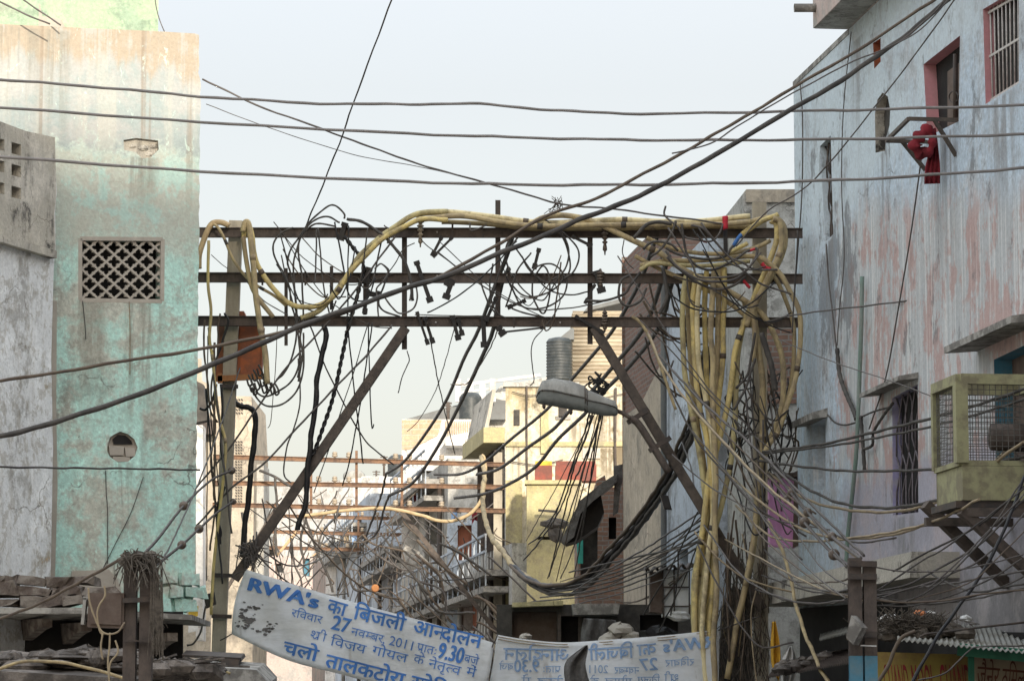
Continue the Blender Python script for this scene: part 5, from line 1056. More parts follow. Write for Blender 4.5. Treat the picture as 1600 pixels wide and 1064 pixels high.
for b_, pts, Yc in ((bn, [(385, 890), (374, 894), (362, 900)], YB), (bn, [(362, 990), (352, 996), (344, 1000)], YB), (bn, [(772, 1004), (775, 998), (778, 990)], YB), (bn, [(771, 1003), (764, 1030), (757, 1066), (750, 1110)], YB), (bn2, [(1122, 984), (1140, 978), (1170, 968), (1188, 962)], YB2)):
    k = MB(); k.tube([at(x, y, Yc-.03) for x, y in pts], .009, 6, 4); k.build('tie_cord', 'dusty_black', b_)

# ---------------------------------------------------------------- wires and cables
# long wires in the foreground
G1 = 'wires across the street in front'
cable('topmost of three long brown wires crossing the whole street', [(-60, 120), (0, 125), (160, 137), (313, 151), (500, 162), (640, 163), (750, 163), (860, 172), (1000, 178), (1246, 174), (1420, 170), (1660, 163)], 4.6, 30, 'veiled_wire', 'overhead_wire', 'wire', G1)
cable('middle of three long brown wires crossing the whole street', [(-60, 164), (0, 168), (313, 191), (640, 209), (850, 216), (1000, 219), (1200, 219), (1400, 216), (1660, 208)], 4.6, 30.1, 'veiled_wire', 'overhead_wire', 'wire', G1)
cable('lowest of three long brown wires crossing the whole street', [(-60, 241), (0, 245), (313, 268), (640, 284), (850, 289), (1060, 288), (1240, 284), (1420, 276), (1660, 258)], 4.8, 30.2, 'veiled_wire', 'overhead_wire', 'wire', G1)
cable('thickest dark cable sweeping from lower left to upper right', [(-50, 692), (0, 681), (80, 661), (180, 629), (313, 578), (420, 531), (520, 491), (620, 456), (690, 433), (800, 389), (900, 346), (960, 323), (1060, 275), (1200, 193), (1330, 116), (1420, 51), (1500, -14)], 8.2, (27, 30.5), 'dusty_black', 'overhead_cable')
cable('thinner dark cable sweeping up beside the thickest one', [(-50, 603), (0, 596), (140, 573), (313, 545), (420, 524), (520, 496), (600, 463), (690, 431), (770, 386), (850, 340), (930, 310), (980, 286), (1080, 231), (1150, 191), (1250, 131), (1340, 79), (1475, -10)], 5.2, (27.2, 30.4), 'brown_wire', 'overhead_cable')
cable('loose wire running along the cables at upper right', [(1050, 240), (1110, 225), (1160, 192), (1250, 140), (1325, 100), (1380, 78), (1440, 45), (1490, -10)], 2.4, (29, 30.3), 'grey_wire', 'wire')
cable('slack wire looping under the thick cable at upper right', [(1380, 82), (1410, 62), (1440, 38), (1462, 18), (1482, -10)], 3, 30.2, 'grey_wire', 'wire')
cable('thin straight wire slanting across the oval niche', [(1150, 385), (1200, 330), (1275, 278), (1390, 138), (1440, 72), (1500, -12)], 2.4, (33, 31), 'grey_wire', 'wire')
cable('thin black wire level across the teal house', [(-30, 729), (100, 731), (200, 732), (312, 734)], 3.2, (34, 39.2), 'dusty_black', 'wire')
cable('rope-like service wire with litter sloping down through the sky', [(316, 124), (400, 164), (520, 208), (620, 245), (700, 270), (800, 297), (870, 318), (950, 326), (1050, 339), (1130, 350)], 3, (40, 41.2), 'grey_wire', 'wire')
k = MB(); rk_ = random.Random(2)
for i in range(16): p = at(868, 318, 40.9); k.tube([p, p+Vector((rk_.uniform(-.09, .09), 0, rk_.uniform(-.12, .05))), p+Vector((rk_.uniform(-.17, .17), 0, rk_.uniform(-.16, .1)))], .005, 3, 3, ends=False)
tag(k.build('wire_litter', 'straw'), kind='stuff')
cable('faint thin wire below the sloping service wire', [(322, 163), (420, 200), (500, 226), (560, 244), (640, 258), (720, 275)], 1.3, 40, 'grey_wire', 'wire')
cable('steep black wire rising to the top edge of the sky', [(620, -25), (612, 0), (560, 140), (530, 225), (500, 300), (478, 354)], 2.6, (38, 41.4), 'dusty_black', 'wire')
cable('short stray wire above the teal house roof corner', [(240, -15), (246, 20), (257, 50)], 1.6, 41, 'grey_wire', 'wire')
cable('left of two wires landing on the rusty roof edge', [(-20, -6), (30, 18), (78, 38)], 2.8, 38.5, 'grey_wire', 'wire'); cable('right of two wires landing on the rusty roof edge', [(20, -10), (60, 16), (95, 40)], 2.6, 38.8, 'grey_wire', 'wire')
cable('thin wire from the gantry post across the pink wall', [(1196, 503), (1255, 490), (1420, 470), (1520, 457), (1660, 434)], 2.8, (41, 31.5), 'grey_wire', 'wire')
cable('faint wire sagging over the blue wall to the lower window', [(1216, 530), (1300, 565), (1400, 598), (1470, 625)], 1.8, (40, 33), 'grey_wire', 'wire')
for lab, pts, w_ in (('wall wire hanging from the narrow window to a dark splice', [(1291, 382), (1295, 440), (1301, 490), (1307, 545)], 2.6), ('wall wire beside the narrow window on the blue wall', [(1250, 128), (1254, 190), (1253, 300), (1246, 400), (1240, 480)], 2.2), ('long loose wall wire crossing from the red cloth to the lattice window', [(1440, 245), (1424, 360), (1404, 480), (1384, 590), (1358, 670)], 2.6), ('thin wall wire left of the oval niche', [(1330, 50), (1318, 170), (1315, 290), (1319, 400), (1312, 480), (1308, 540)], 1.8)):
    P = [RW.at(x, y, .04) for x, y in pts]; k = MB(); k.tube(P, rad(w_, P[0].y), 6, 8); tag(k.build('wall_wire', 'grey_wire'), lab, 'wire')
for lab, pts, w_ in (('thick ragged cable stuck down the blue wall left of the green pipe', [(1308, 545), (1312, 585), (1322, 615), (1333, 640), (1338, 655)], 7), ('grey cable looping from the lattice window to the green pipe', [(1395, 630), (1380, 650), (1365, 675), (1363, 695), (1350, 702)], 5), ('dark cable stub hanging beside the green pipe', [(1345, 650), (1348, 690), (1351, 735)], 6), ('wall cable drooping from the small window head', [(1293, 648), (1305, 660), (1320, 664), (1338, 660)], 3), ('long hooked cable between the lattice window and pipe', [(1345, 652), (1360, 645), (1375, 640), (1392, 636)], 3)):
    P = [RW.at(x, y, .06) for x, y in pts]; k = MB(); k.tube(P, rad(w_, P[0].y), 7, 8, wob=.15); tag(k.build('wall_cable', 'dusty_black'), lab, 'cable')

# lower right wires
for lab, pts, w_, Y, m_ in (
 ('upper of two dark parallel wires rising to the caged balcony', [(1192, 706), (1250, 699), (1300, 691), (1400, 667), (1500, 641), (1600, 608), (1660, 588)], 5, (41, 29), 'dusty_black'),
 ('lower of two dark parallel wires rising to the caged balcony', [(1192, 709), (1300, 696), (1400, 678), (1500, 655), (1600, 624), (1660, 606)], 4, (41, 29), 'dusty_black'),
 ('nearly level dark wire across the skirt of the caged balcony', [(1185, 720), (1280, 732), (1340, 736), (1450, 734), (1530, 727), (1600, 713), (1660, 700)], 4.5, (41, 29.2), 'dusty_black'),
 ('sagging dark wire below the caged balcony skirt', [(1190, 712), (1250, 756), (1310, 785), (1370, 793), (1420, 790), (1500, 773), (1600, 741), (1660, 715)], 5, (41, 29.4), 'dusty_black'),
 ('sagging tan cable curling up over the cage corner', [(1200, 738), (1260, 780), (1330, 797), (1400, 799), (1460, 785), (1520, 764), (1545, 735), (1570, 706), (1600, 692), (1660, 675)], 5, (41, 29.6), 'tan_wire'),
 ('uppermost tan cable sagging across the lavender wall', [(1130, 735), (1210, 800), (1280, 836), (1370, 839), (1450, 819), (1500, 794), (1538, 765), (1550, 728), (1600, 690)], 4.5, (41, 29.8), 'tan_wire'),
 ('lowest tan cable sagging across the lavender wall', [(1150, 790), (1200, 835), (1250, 845), (1310, 843), (1400, 830), (1470, 810), (1530, 780)], 4, (41, 30), 'tan_wire'),
 ('long dark wire falling from the cage past the shop boards', [(1602, 742), (1580, 800), (1548, 872), (1500, 945), (1455, 1010), (1420, 1075)], 5.5, (29.5, 28.5), 'tar_black'),
 ('dark wire fanning down from the cage to the ledge', [(1600, 760), (1530, 820), (1450, 862), (1396, 892)], 3.5, (29.5, 33), 'dusty_black'),
 ('second dark wire fanning down from the cage to the post', [(1606, 775), (1530, 850), (1460, 892), (1410, 915), (1350, 928)], 3.5, (29.5, 28.5), 'dusty_black'),
 ('third dark wire fanning down from the cage to the post', [(1612, 790), (1540, 868), (1490, 895), (1420, 920), (1352, 934)], 3, (29.5, 28.4), 'grey_wire'),
 ('pale wire sagging along the concrete ledge to the right edge', [(1190, 898), (1260, 922), (1340, 928), (1450, 916), (1540, 902), (1660, 880)], 3, (41, 28), 'grey_wire'),
 ('grey wire sagging under the concrete ledge', [(1180, 920), (1240, 940), (1300, 942), (1345, 930), (1430, 943), (1520, 935), (1660, 905)], 3, (41, 28.2), 'grey_wire'),
 ('brown wire sagging in the dark shop mouth', [(1345, 935), (1400, 940), (1470, 938), (1560, 925), (1640, 918)], 3, 28, 'brown_wire'),
 ('blue-black wire dipping across the lavender foot of the wall', [(1450, 892), (1490, 915), (1530, 924), (1580, 915), (1660, 900)], 3.5, (32, 29), 'dusty_black'),
 ('stout tan pole-cable slanting behind the yellow rag', [(1200, 815), (1216, 845), (1232, 890), (1245, 950), (1262, 1000), (1280, 1040), (1300, 1075)], 6, (40, 36), 'tan_cable'),
 ('brown hose curving from the rubbish heap past the boards', [(1430, 985), (1410, 995), (1398, 1015), (1388, 1040), (1370, 1070)], 6, 30, 'brown_wire'),
 ('thin wire drooping between the shop boards', [(1435, 1062), (1475, 1052), (1495, 1035), (1512, 1018), (1530, 1010), (1600, 1008)], 2.5, 30.1, 'grey_wire')):
    cable(lab, pts, w_, Y, m_, 'street_wire', 'wire')
# long thin wires running down right across the yellow cables
DR = 'thin wires slanting down right across the yellow cables'
for i, (pts, m_, w_) in enumerate((([(1030, 555), (1075, 605), (1110, 640), (1180, 700), (1250, 770), (1300, 820), (1350, 868)], 'grey_wire', 4), ([(1012, 520), (1040, 580), (1085, 640), (1140, 700), (1200, 760), (1290, 832), (1345, 876)], 'tan_wire', 4), ([(1048, 610), (1090, 690), (1130, 735), (1180, 790), (1260, 838)], 'grey_wire', 3), ([(1060, 595), (1120, 680), (1180, 745), (1240, 800), (1330, 845), (1400, 840)], 'grey_wire', 3), ([(1000, 500), (1060, 560), (1130, 640), (1190, 690), (1210, 705)], 'grey_wire', 2), ([(965, 400), (1010, 470), (1060, 545), (1110, 610), (1170, 668)], 'grey_wire', 2.2),
    ([(1085, 830), (1120, 870), (1170, 905), (1240, 925), (1300, 930)], 'tan_wire', 3), ([(1090, 850), (1130, 930), (1160, 980), (1190, 1010), (1240, 1003)], 'grey_wire', 3), ([(1100, 820), (1150, 890), (1200, 925), (1260, 942), (1320, 938)], 'grey_wire', 3))):
    cable(('thin grey wire slanting down right across the yellow cables' if m_ == 'grey_wire' else 'thin tan wire slanting down right across the yellow cables'), pts, w_, (40.6, 40.0 if pts[-1][0] < 1320 else 34), m_, 'slanting_wire', 'wire', DR)

# guy wires with strain insulators
def guy(label, pts, Y, balls, w_=4, mat='grey_wire', group='guy wires with strain insulators'):
    t = thing('guy_wire', label, 'wire', at(pts[0][0], pts[0][1], Y[0])); P = ends3(pts, Y); k = MB(); k.rope(P, rad(w_, (Y[0]+Y[1])/2), 2, .12, 6); k.build('strand', mat, t); t['group'] = group
    for f_, s_ in balls:
        s_ *= .8
        i = f_*(len(P)-1); a = P[int(i)].lerp(P[min(len(P)-1, int(i)+1)], i-int(i)); dr_ = (P[-1]-P[0]).normalized(); k = MB(); k.lathe(a-dr_*.06*s_, dr_, [(.02*s_, 0), (.05*s_, .012*s_), (.058*s_, .035*s_), (.04*s_, .055*s_), (.04*s_, .065*s_), (.058*s_, .085*s_), (.05*s_, .108*s_), (.02*s_, .12*s_)], 12); k.build('strain_insulator', 'brown_ceramic', t)
guy('upper guy wire from the left post nest up to the gantry post', [(222, 868), (248, 840), (287, 790), (330, 750), (362, 735)], (28, 41), [(1.0, 1.1), (2/4, 1.1), (.99, .8)])
guy('lower guy wire from the left post nest up to the gantry post', [(242, 884), (284, 851), (311, 826), (340, 800), (366, 782)], (28, 41), [(.25, 1.0), (.5, 1.1), (.98, .9)])
guy('upper guy wire from the right post up to the yellow cables', [(1345, 872), (1300, 838), (1262, 800), (1236, 770), (1205, 730)], (28, 41), [(.25, 1.0), (.5, 1.1), (.75, 1.0)], 5)
guy('lower guy wire from the right post up to the yellow cables', [(1338, 890), (1303, 866), (1257, 816), (1230, 780), (1200, 740)], (28, 41), [(.25, 1.2), (.5, 1.3), (.75, 1.1)], 5)
cable('dark drop wire from the left gantry post down to the nest', [(375, 575), (350, 650), (318, 735), (290, 800), (262, 860), (240, 900)], 2.6, (41, 28), 'dusty_black', 'drop_wire', 'wire')
cable('brown service cable falling left from the nest', [(216, 868), (190, 872), (160, 890), (100, 922), (50, 948), (-20, 972)], 5, (28, 30), 'brown_wire', 'drop_wire', 'wire')
for lab, pts in (('left pale lead looping beneath the brown meter box', [(138, 918), (140, 940), (150, 970), (158, 985), (170, 990), (185, 986), (195, 972)]), ('right pale lead looping across the brown meter box', [(163, 915), (164, 930), (155, 945), (152, 960), (157, 985), (163, 990)]), ('pale lead dangling left under the meter box', [(160, 990), (158, 1010), (161, 1030)]), ('pale lead dangling right under the meter box', [(172, 988), (171, 1010), (168, 1035), (171, 1070)]), ('third pale lead dangling beside the rusty post', [(180, 1000), (184, 1018), (172, 1035), (170, 1062)])):
    cable(lab, pts, 3, 27.75, 'tan_wire', 'meter_lead', 'wire')
cable('yellow hose lying over the lower left roof', [(-30, 1060), (0, 1044), (40, 1032), (90, 1034), (140, 1044), (200, 1060)], 5, 32.4, 'tan_cable', 'hose'); cable('yellow cable end beside the cement slab', [(280, 1033), (300, 1034), (330, 1042), (360, 1052)], 4, 34.4, 'yellow_cable', 'hose')
for lab, pts in (('hairline wire down the middle of the teal wall', [(165, 735), (166, 770), (168, 800), (168, 880)]), ('hairline wire slanting down the teal wall', [(224, 745), (205, 800), (180, 850), (160, 890)]), ('pale hairline wire below the lattice vent', [(202, 471), (203, 520), (203, 585)]), ('hairline crack wire left below the lattice vent', [(129, 470), (133, 510), (134, 530)])):
    P = [TP.at(x, y, .02) for x, y in pts]; k = MB(); k.tube(P, rad(1.4, P[0].y), 5, 6); tag(k.build('wall_wire', 'tan_wire' if 'pale' in lab else 'dusty_black'), lab, 'wire')
# nest of straw and wire on the left post
k = MB(); rn = random.Random(5)
for i in range(90):
    p = at(rn.uniform(188, 244), rn.uniform(866, 884), 27.8); e = at(p.x*F/27.8+800+rn.uniform(-22, 26), rn.uniform(868, 925), 27.8+rn.uniform(-.1, .1)); k.tube([p, p.lerp(e, .5)+Vector((rn.uniform(-.05, .05), 0, rn.uniform(0, .1))), e], rn.uniform(.0025, .007), 3, 4, ends=False)
for i in range(60):
    x = rn.uniform(234, 254); k.tube([at(x, rn.uniform(880, 930), 27.8), at(x+rn.uniform(-4, 6), 960, 27.78), at(x+rn.uniform(-8, 10), rn.uniform(975, 1035), 27.8)], rn.uniform(.0025, .006), 3, 4, ends=False)
for i in range(24): k.lump(at(rn.uniform(190, 243), rn.uniform(864, 884), 27.9+rn.uniform(-.06, .06)), (.05, .05, .03), i, 0, 6)
tag(k.build('wire_nest', 'straw'), kind='stuff')

# yellow and tan power cables on the gantry
YF = 41.32
YC_ = [
 ('yellow cable arching off the top rail down to the second loop', [(700, 331), (652, 334), (618, 354), (588, 376), (559, 404), (540, 435), (517, 466), (497, 486), (470, 497)], 9, 'yellow_cable'),
 ('yellow cable swooping up to the left post top', [(700, 344), (661, 342), (633, 354), (599, 373), (571, 399), (548, 424), (526, 458), (503, 475), (480, 480), (452, 475), (424, 447), (404, 416), (397, 393), (393, 368), (388, 350), (383, 352), (381, 372)], 8.5, 'yellow_cable'),
 ('dark yellow cable behind the left post loop', [(380, 370), (390, 435), (401, 463), (427, 496)], 8, 'tan_cable'),
 ('stout sunlit yellow cable hanging over the top rail left', [(380, 362), (384, 348), (389, 352), (393, 385), (397, 435), (404, 492), (410, 526), (414, 554), (418, 600)], 9.5, 'dusty_cable'),
 ('sunlit tan cable bent over the rail beside the teal wall', [(311, 420), (312, 396), (321, 366), (331, 350), (345, 348), (358, 353)], 9.5, 'lit_tan_cable'),
 ('thin yellow cable slanting from the rail past the post', [(334, 350), (341, 356), (351, 375), (365, 407), (390, 438), (427, 461), (447, 478)], 5, 'dusty_cable'),
 ('thin yellow cable falling down the left of the post', [(326, 376), (325, 441), (330, 483), (327, 526), (331, 554), (336, 600), (342, 650), (352, 690), (350, 740), (343, 800), (335, 870), (330, 960)], 5, 'yellow_cable'),
 ('topmost yellow cable lying along the top rail', [(652, 334), (700, 331), (760, 338), (810, 345), (860, 348), (960, 344), (1030, 346), (1100, 345), (1172, 338)], 9, 'yellow_cable'),
 ('middle yellow cable lying along the top rail', [(655, 343), (720, 338), (780, 347), (840, 353), (900, 353), (1000, 351), (1100, 352), (1172, 347)], 9, 'yellow_cable'),
 ('lowest yellow cable lying along the top rail', [(690, 347), (760, 350), (830, 357), (900, 358), (1000, 356), (1100, 354), (1172, 354)], 8, 'tan_cable'),
 ('dusty tan cable sagging from the rail and bending past the right post', [(830, 350), (850, 340), (875, 336), (905, 340), (931, 348), (970, 367), (1007, 384), (1032, 396), (1058, 415), (1083, 429), (1114, 443), (1142, 458), (1171, 475), (1193, 494), (1210, 522), (1221, 551), (1224, 585), (1222, 630), (1212, 668), (1198, 694)], 9.5, 'dusty_cable'),
 ('left of the two yellow cables crossing down from the right post top', [(1205, 345), (1213, 350), (1213, 373), (1204, 404), (1190, 438), (1176, 472), (1162, 505), (1148, 550), (1143, 602), (1134, 645), (1123, 687), (1109, 740), (1103, 785), (1095, 842), (1088, 900), (1085, 960), (1086, 1010), (1094, 1046), (1099, 1075)], 9.5, 'yellow_cable'),
 ('right of the two yellow cables crossing down from the right post top', [(1208, 342), (1218, 348), (1221, 379), (1216, 401), (1204, 427), (1190, 455), (1178, 478), (1166, 510)], 9.5, 'dusty_cable'),
 ('outermost tan cable bowing past the end of the rails', [(1190, 402), (1218, 427), (1235, 455), (1248, 483), (1251, 520), (1248, 556), (1243, 594), (1230, 632), (1216, 673), (1199, 698), (1190, 725), (1182, 790), (1176, 850), (1165, 915)], 8.5, 'dusty_cable'),
 ('yellow cable stub with blue taped tip at the right post', [(1216, 335), (1190, 346), (1159, 367)], 8.5, 'yellow_cable'),
 ('leftmost hanging yellow cable of the right bundle', [(1074, 426), (1068, 463), (1066, 520), (1070, 580), (1075, 611), (1083, 659), (1094, 715), (1100, 757), (1103, 785), (1103, 812), (1094, 850), (1086, 900), (1083, 947), (1086, 1004), (1094, 1046), (1100, 1075)], 9, 'yellow_cable'),
 ('second hanging yellow cable from the left of the bundle', [(1088, 428), (1082, 477), (1083, 520), (1087, 580), (1094, 645), (1103, 678), (1110, 729), (1113, 792), (1116, 857), (1112, 933), (1108, 985), (1112, 1075)], 9, 'yellow_cable'),
 ('third hanging yellow cable from the left of the bundle', [(1096, 430), (1089, 477), (1090, 534), (1094, 580), (1101, 616), (1108, 653), (1114, 705), (1116, 770), (1110, 840), (1103, 905), (1097, 980), (1104, 1075)], 8.5, 'yellow_cable'),
 ('fourth hanging yellow cable behind the crossing pair', [(1116, 418), (1113, 463), (1111, 520), (1114, 560), (1113, 611), (1116, 673), (1118, 743), (1117, 785), (1118, 860), (1119, 940), (1115, 1000), (1117, 1075)], 9.5, 'yellow_cable'),
 ('fifth hanging yellow cable just left of the crossing', [(1131, 418), (1132, 463), (1130, 520), (1129, 565), (1124, 611), (1121, 659), (1119, 700), (1112, 760), (1100, 830), (1092, 900)], 9, 'yellow_cable'),
 ('rightmost hanging yellow cable swinging back into the bundle', [(1162, 500), (1153, 560), (1148, 653), (1145, 701), (1138, 743), (1128, 785), (1117, 829), (1107, 863), (1099, 905), (1093, 961), (1098, 1018), (1113, 1075)], 9, 'yellow_cable'),
 ('stout tan cable dropping straight in front of the right post', [(1178, 480), (1183, 530), (1190, 585), (1192, 650), (1192, 700), (1190, 757), (1184, 800), (1178, 849), (1164, 919), (1152, 975), (1136, 1060)], 10, 'tan_cable'),
 ('orange-tan cable stub hanging at the right post', [(1172, 470), (1178, 500), (1180, 530), (1175, 565)], 9, 'tan_cable'),
 ('slim tan cable leaning from the rail end past the brace', [(988, 494), (1002, 505), (1016, 530), (1028, 560), (1042, 600), (1056, 640)], 5, 'dusty_cable'),
 ('upper yellow jumper between hanging cables and right post', [(1000, 415), (1040, 408), (1080, 408), (1120, 405), (1170, 400), (1195, 405)], 8, 'tan_cable'),
 ('lower yellow jumper between hanging cables and right post', [(1000, 422), (1020, 412), (1060, 414), (1100, 415), (1140, 412), (1172, 408)], 7, 'yellow_cable'),
 ('short yellow elbow beside the blue taped tip', [(1140, 395), (1152, 388), (1168, 380)], 7, 'yellow_cable'),
]
off = 0
for lab, pts, w_, m_ in YC_:
    off += 1; k = MB(); Yy = YF-.05*(off % 5)+(.0 if 'along the top' not in lab else .12); P = [at(x, y, Yy) for x, y in pts]; P = catmull(P, 7); r0 = rad(w_*.98, Yy); q_ = random.Random(off)
    L = 0.0
    for i in range(1, len(P)-1): L += (P[i]-P[i-1]).length; P[i] = P[i]+Vector((math.sin(L*5+off)+.5*math.sin(L*11+off*3), 0, math.sin(L*4+off*2)))*r0*.12
    k.tube(P, [r0*(1+.02*math.sin(i*.7+off)+q_.uniform(-.012, .012)) for i in range(len(P))], 10, raw=True); pc_ = tag(k.build('power_cable', ('yellow_cable', 'olive_cable', 'yellow_cable', 'pale_cable', 'dusty_cable')[off % 5] if m_ == 'yellow_cable' else m_), lab, 'cable', 'yellow and tan power cables on the gantry')
    if len(P) > 40:
        for f_ in (.3+.03*(off % 5), .62+.02*(off % 7)):
            i = int(f_*len(P)); k = MB(); k.tube([P[i]+(P[i+1]-P[i]).normalized()*t for t in (0, .03, .07)], r0*1.12, 10, raw=True); k.build('tape_wrap', ('dusty_black', 'tan_wire', 'brown_wire')[off % 3], pc_)
for lab, pts, w_, m_ in (('blue taped cable tip', [(1159, 367), (1154, 372), (1145, 386)], 6, 'blue_tape'), ('red tape wrap on the top rail cables', [(1133, 338), (1133, 348), (1134, 358)], 9, 'red_tape'), ('red tape wrap beside the right post crossing', [(1190, 412), (1195, 418), (1204, 421)], 7, 'red_tape'), ('red cable end poking below the second rail', [(1161, 437), (1166, 443), (1172, 450)], 5, 'red_tape'), ('red cable end on the curled black wire', [(1168, 393), (1174, 391), (1180, 389)], 4, 'red_tape'), ('small red sleeve under the top rail', [(1098, 377), (1101, 378), (1105, 379)], 3, 'red_tape')):
    cable(lab, pts, w_, 41.0, m_, 'cable_sleeve', 'cable sleeve', n=4)
k = MB(); k.bar(at(1133, 358, 41.2), at(1134, 396, 41.2), .055, .05, (0, 1, 0)); tag(k.build('cable_lug', 'tar_black'), 'black lug hanging below the red tape wrap', 'cable end')

# black loops at the left half of the gantry
BL = [
 ([(538, 342), (537, 334), (523, 322), (509, 325), (486, 345), (469, 368), (454, 390), (449, 410), (454, 425), (461, 458), (462, 497), (463, 525), (458, 554), (444, 582), (432, 593)], 3, 'highest black loop arching over the top rail left'),
 ([(531, 348), (514, 339), (497, 342), (480, 354), (469, 373), (461, 399), (459, 421), (461, 460), (466, 520), (470, 560), (465, 590)], 3, 'second black loop arching over the top rail left'),
 ([(525, 354), (500, 349), (486, 354), (469, 373), (466, 393), (468, 413), (472, 432), (473, 458), (474, 497), (469, 526), (473, 554), (469, 582), (466, 596)], 3, 'third black loop hugging the top rail left'),
 ([(458, 356), (438, 365), (428, 379), (428, 396), (435, 413), (444, 427), (452, 452), (455, 475), (462, 497), (469, 520)], 3, 'leftmost black loop bulging between the upper rails'),
 ([(393, 605), (401, 621), (418, 634), (441, 631), (461, 614), (472, 588), (475, 560), (474, 520)], 3, 'lowest black loop hanging below the orange box'),
 ([(399, 611), (413, 619), (432, 613), (452, 599), (466, 574), (469, 540), (470, 510)], 3, 'upper black loop hanging below the orange box'),
 ([(466, 560), (469, 616), (466, 647), (458, 673), (449, 695), (444, 723), (445, 743), (455, 754)], 2.4, 'thin black tail wandering down below the loops'),
 ([(542, 342), (562, 346), (585, 359), (607, 376), (627, 399), (637, 421), (641, 441), (645, 470)], 5, 'stout black cable curving from the top rail to the second upright'),
 ([(618, 370), (582, 418), (534, 480), (497, 520), (435, 590), (399, 642), (362, 695), (306, 763)], 3, 'long grey wire slanting from the top rail down to the teal wall'),
 ([(613, 508), (568, 560), (497, 633), (418, 718), (356, 768), (306, 822)], 3.2, 'second long grey wire slanting down left from the brace head'),
 ([(600, 415), (607, 425), (600, 445), (592, 470), (600, 485), (625, 495)], 3, 'black loop left of the second upright below the middle rail'),
 ([(585, 420), (596, 412), (606, 425), (598, 440), (588, 452), (590, 470), (592, 496)], 2.6, 'small black curl by the middle rail'),
 ([(598, 460), (612, 480), (625, 490), (645, 483), (652, 465), (650, 445), (644, 452), (640, 470)], 2.8, 'black curl wrapped about the second upright'),
 ([(385, 440), (398, 455), (415, 472), (450, 492)], 1.8, 'thin wire behind the left yellow loop'),
 ([(330, 398), (345, 412), (356, 420)], 1.2, 'hairline wire between the rail and left post'),
 ([(735, 348), (735, 360), (745, 358), (760, 352)], 2.5, 'small tie wire on the cable bundle'),
 ([(600, 352), (612, 362), (605, 380), (618, 371)], 2.0, 'tie wire under the yellow arch'),
]
for pts, w_, lab in BL: cable(lab, pts, w_, 41.25, 'dusty_black' if w_ >= 3 and 'grey' not in lab else 'grey_wire', 'loop_wire', 'wire', 'black wire loops on the left half of the gantry')
cable('long thick black cable falling from the lowest rail', [(507, 508), (510, 523), (503, 554), (496, 590), (494, 630), (486, 673), (485, 701), (480, 743), (477, 786), (469, 814), (465, 828)], 8.5, 41.35, 'tar_black', 'drop_cable')
cable('twisted black cable dropping through the three rails', [(538, 370), (554, 390), (565, 404), (568, 421), (562, 447), (555, 475), (545, 509), (534, 560), (525, 602), (517, 633), (506, 664), (494, 698), (483, 718)], 7, 41.4, 'tar_black', 'drop_cable', rope=2, pitch=.2)
cable('thick black cable bending down behind the left post', [(366, 628), (378, 634), (390, 637), (398, 648), (397, 687), (393, 729), (387, 785), (383, 822), (379, 870)], 9, 41.9, 'tar_black', 'drop_cable')
cable('thin black wire down the bright pier beside the teal wall', [(338, 600), (332, 625), (322, 640), (312, 638)], 4, 41.6, 'tar_black', 'drop_cable')
cable('black cable looping into the small box above the banner', [(322, 946), (317, 970), (312, 990), (302, 1005), (292, 1008)], 3, 41.2, 'dusty_black', 'drop_cable')
for i, (pts, w_) in enumerate((([(345, 600), (348, 650), (345, 700), (350, 740), (340, 800), (344, 850)], 4), ([(337, 560), (330, 610), (336, 660), (330, 720), (336, 790), (328, 860)], 3), ([(352, 760), (338, 800), (345, 835), (336, 842)], 4), ([(320, 500), (318, 540), (324, 590), (328, 640), (340, 660)], 3), ([(351, 489), (357, 503), (348, 531), (338, 562), (334, 592)], 3.5), ([(344, 490), (340, 510), (342, 540), (336, 580)], 3))):
    cable('dark wire bunched along the left gantry post', pts, w_, 41.3, ('tar_black', 'brown_wire')[i % 2], 'post_wire', 'wire', 'wires bunched along the left gantry post')
# knot of clips under the orange box
k = MB()
for i, (x, y) in enumerate(((396, 578), (388, 586), (400, 592), (408, 586), (414, 578), (418, 592), (424, 598), (430, 600), (404, 570), (392, 595), (396, 600), (411, 597))):
    p = at(x, y, 41.2); k.tube([p, p+Vector((.03, -.02, -.05)), p+Vector((.05, 0, -.11)), p+Vector((.01, .02, -.14)), p+Vector((-.02, 0, -.05))], .013, 6, 5)
tag(k.build('wire_knot', 'dusty_black'), kind='stuff')

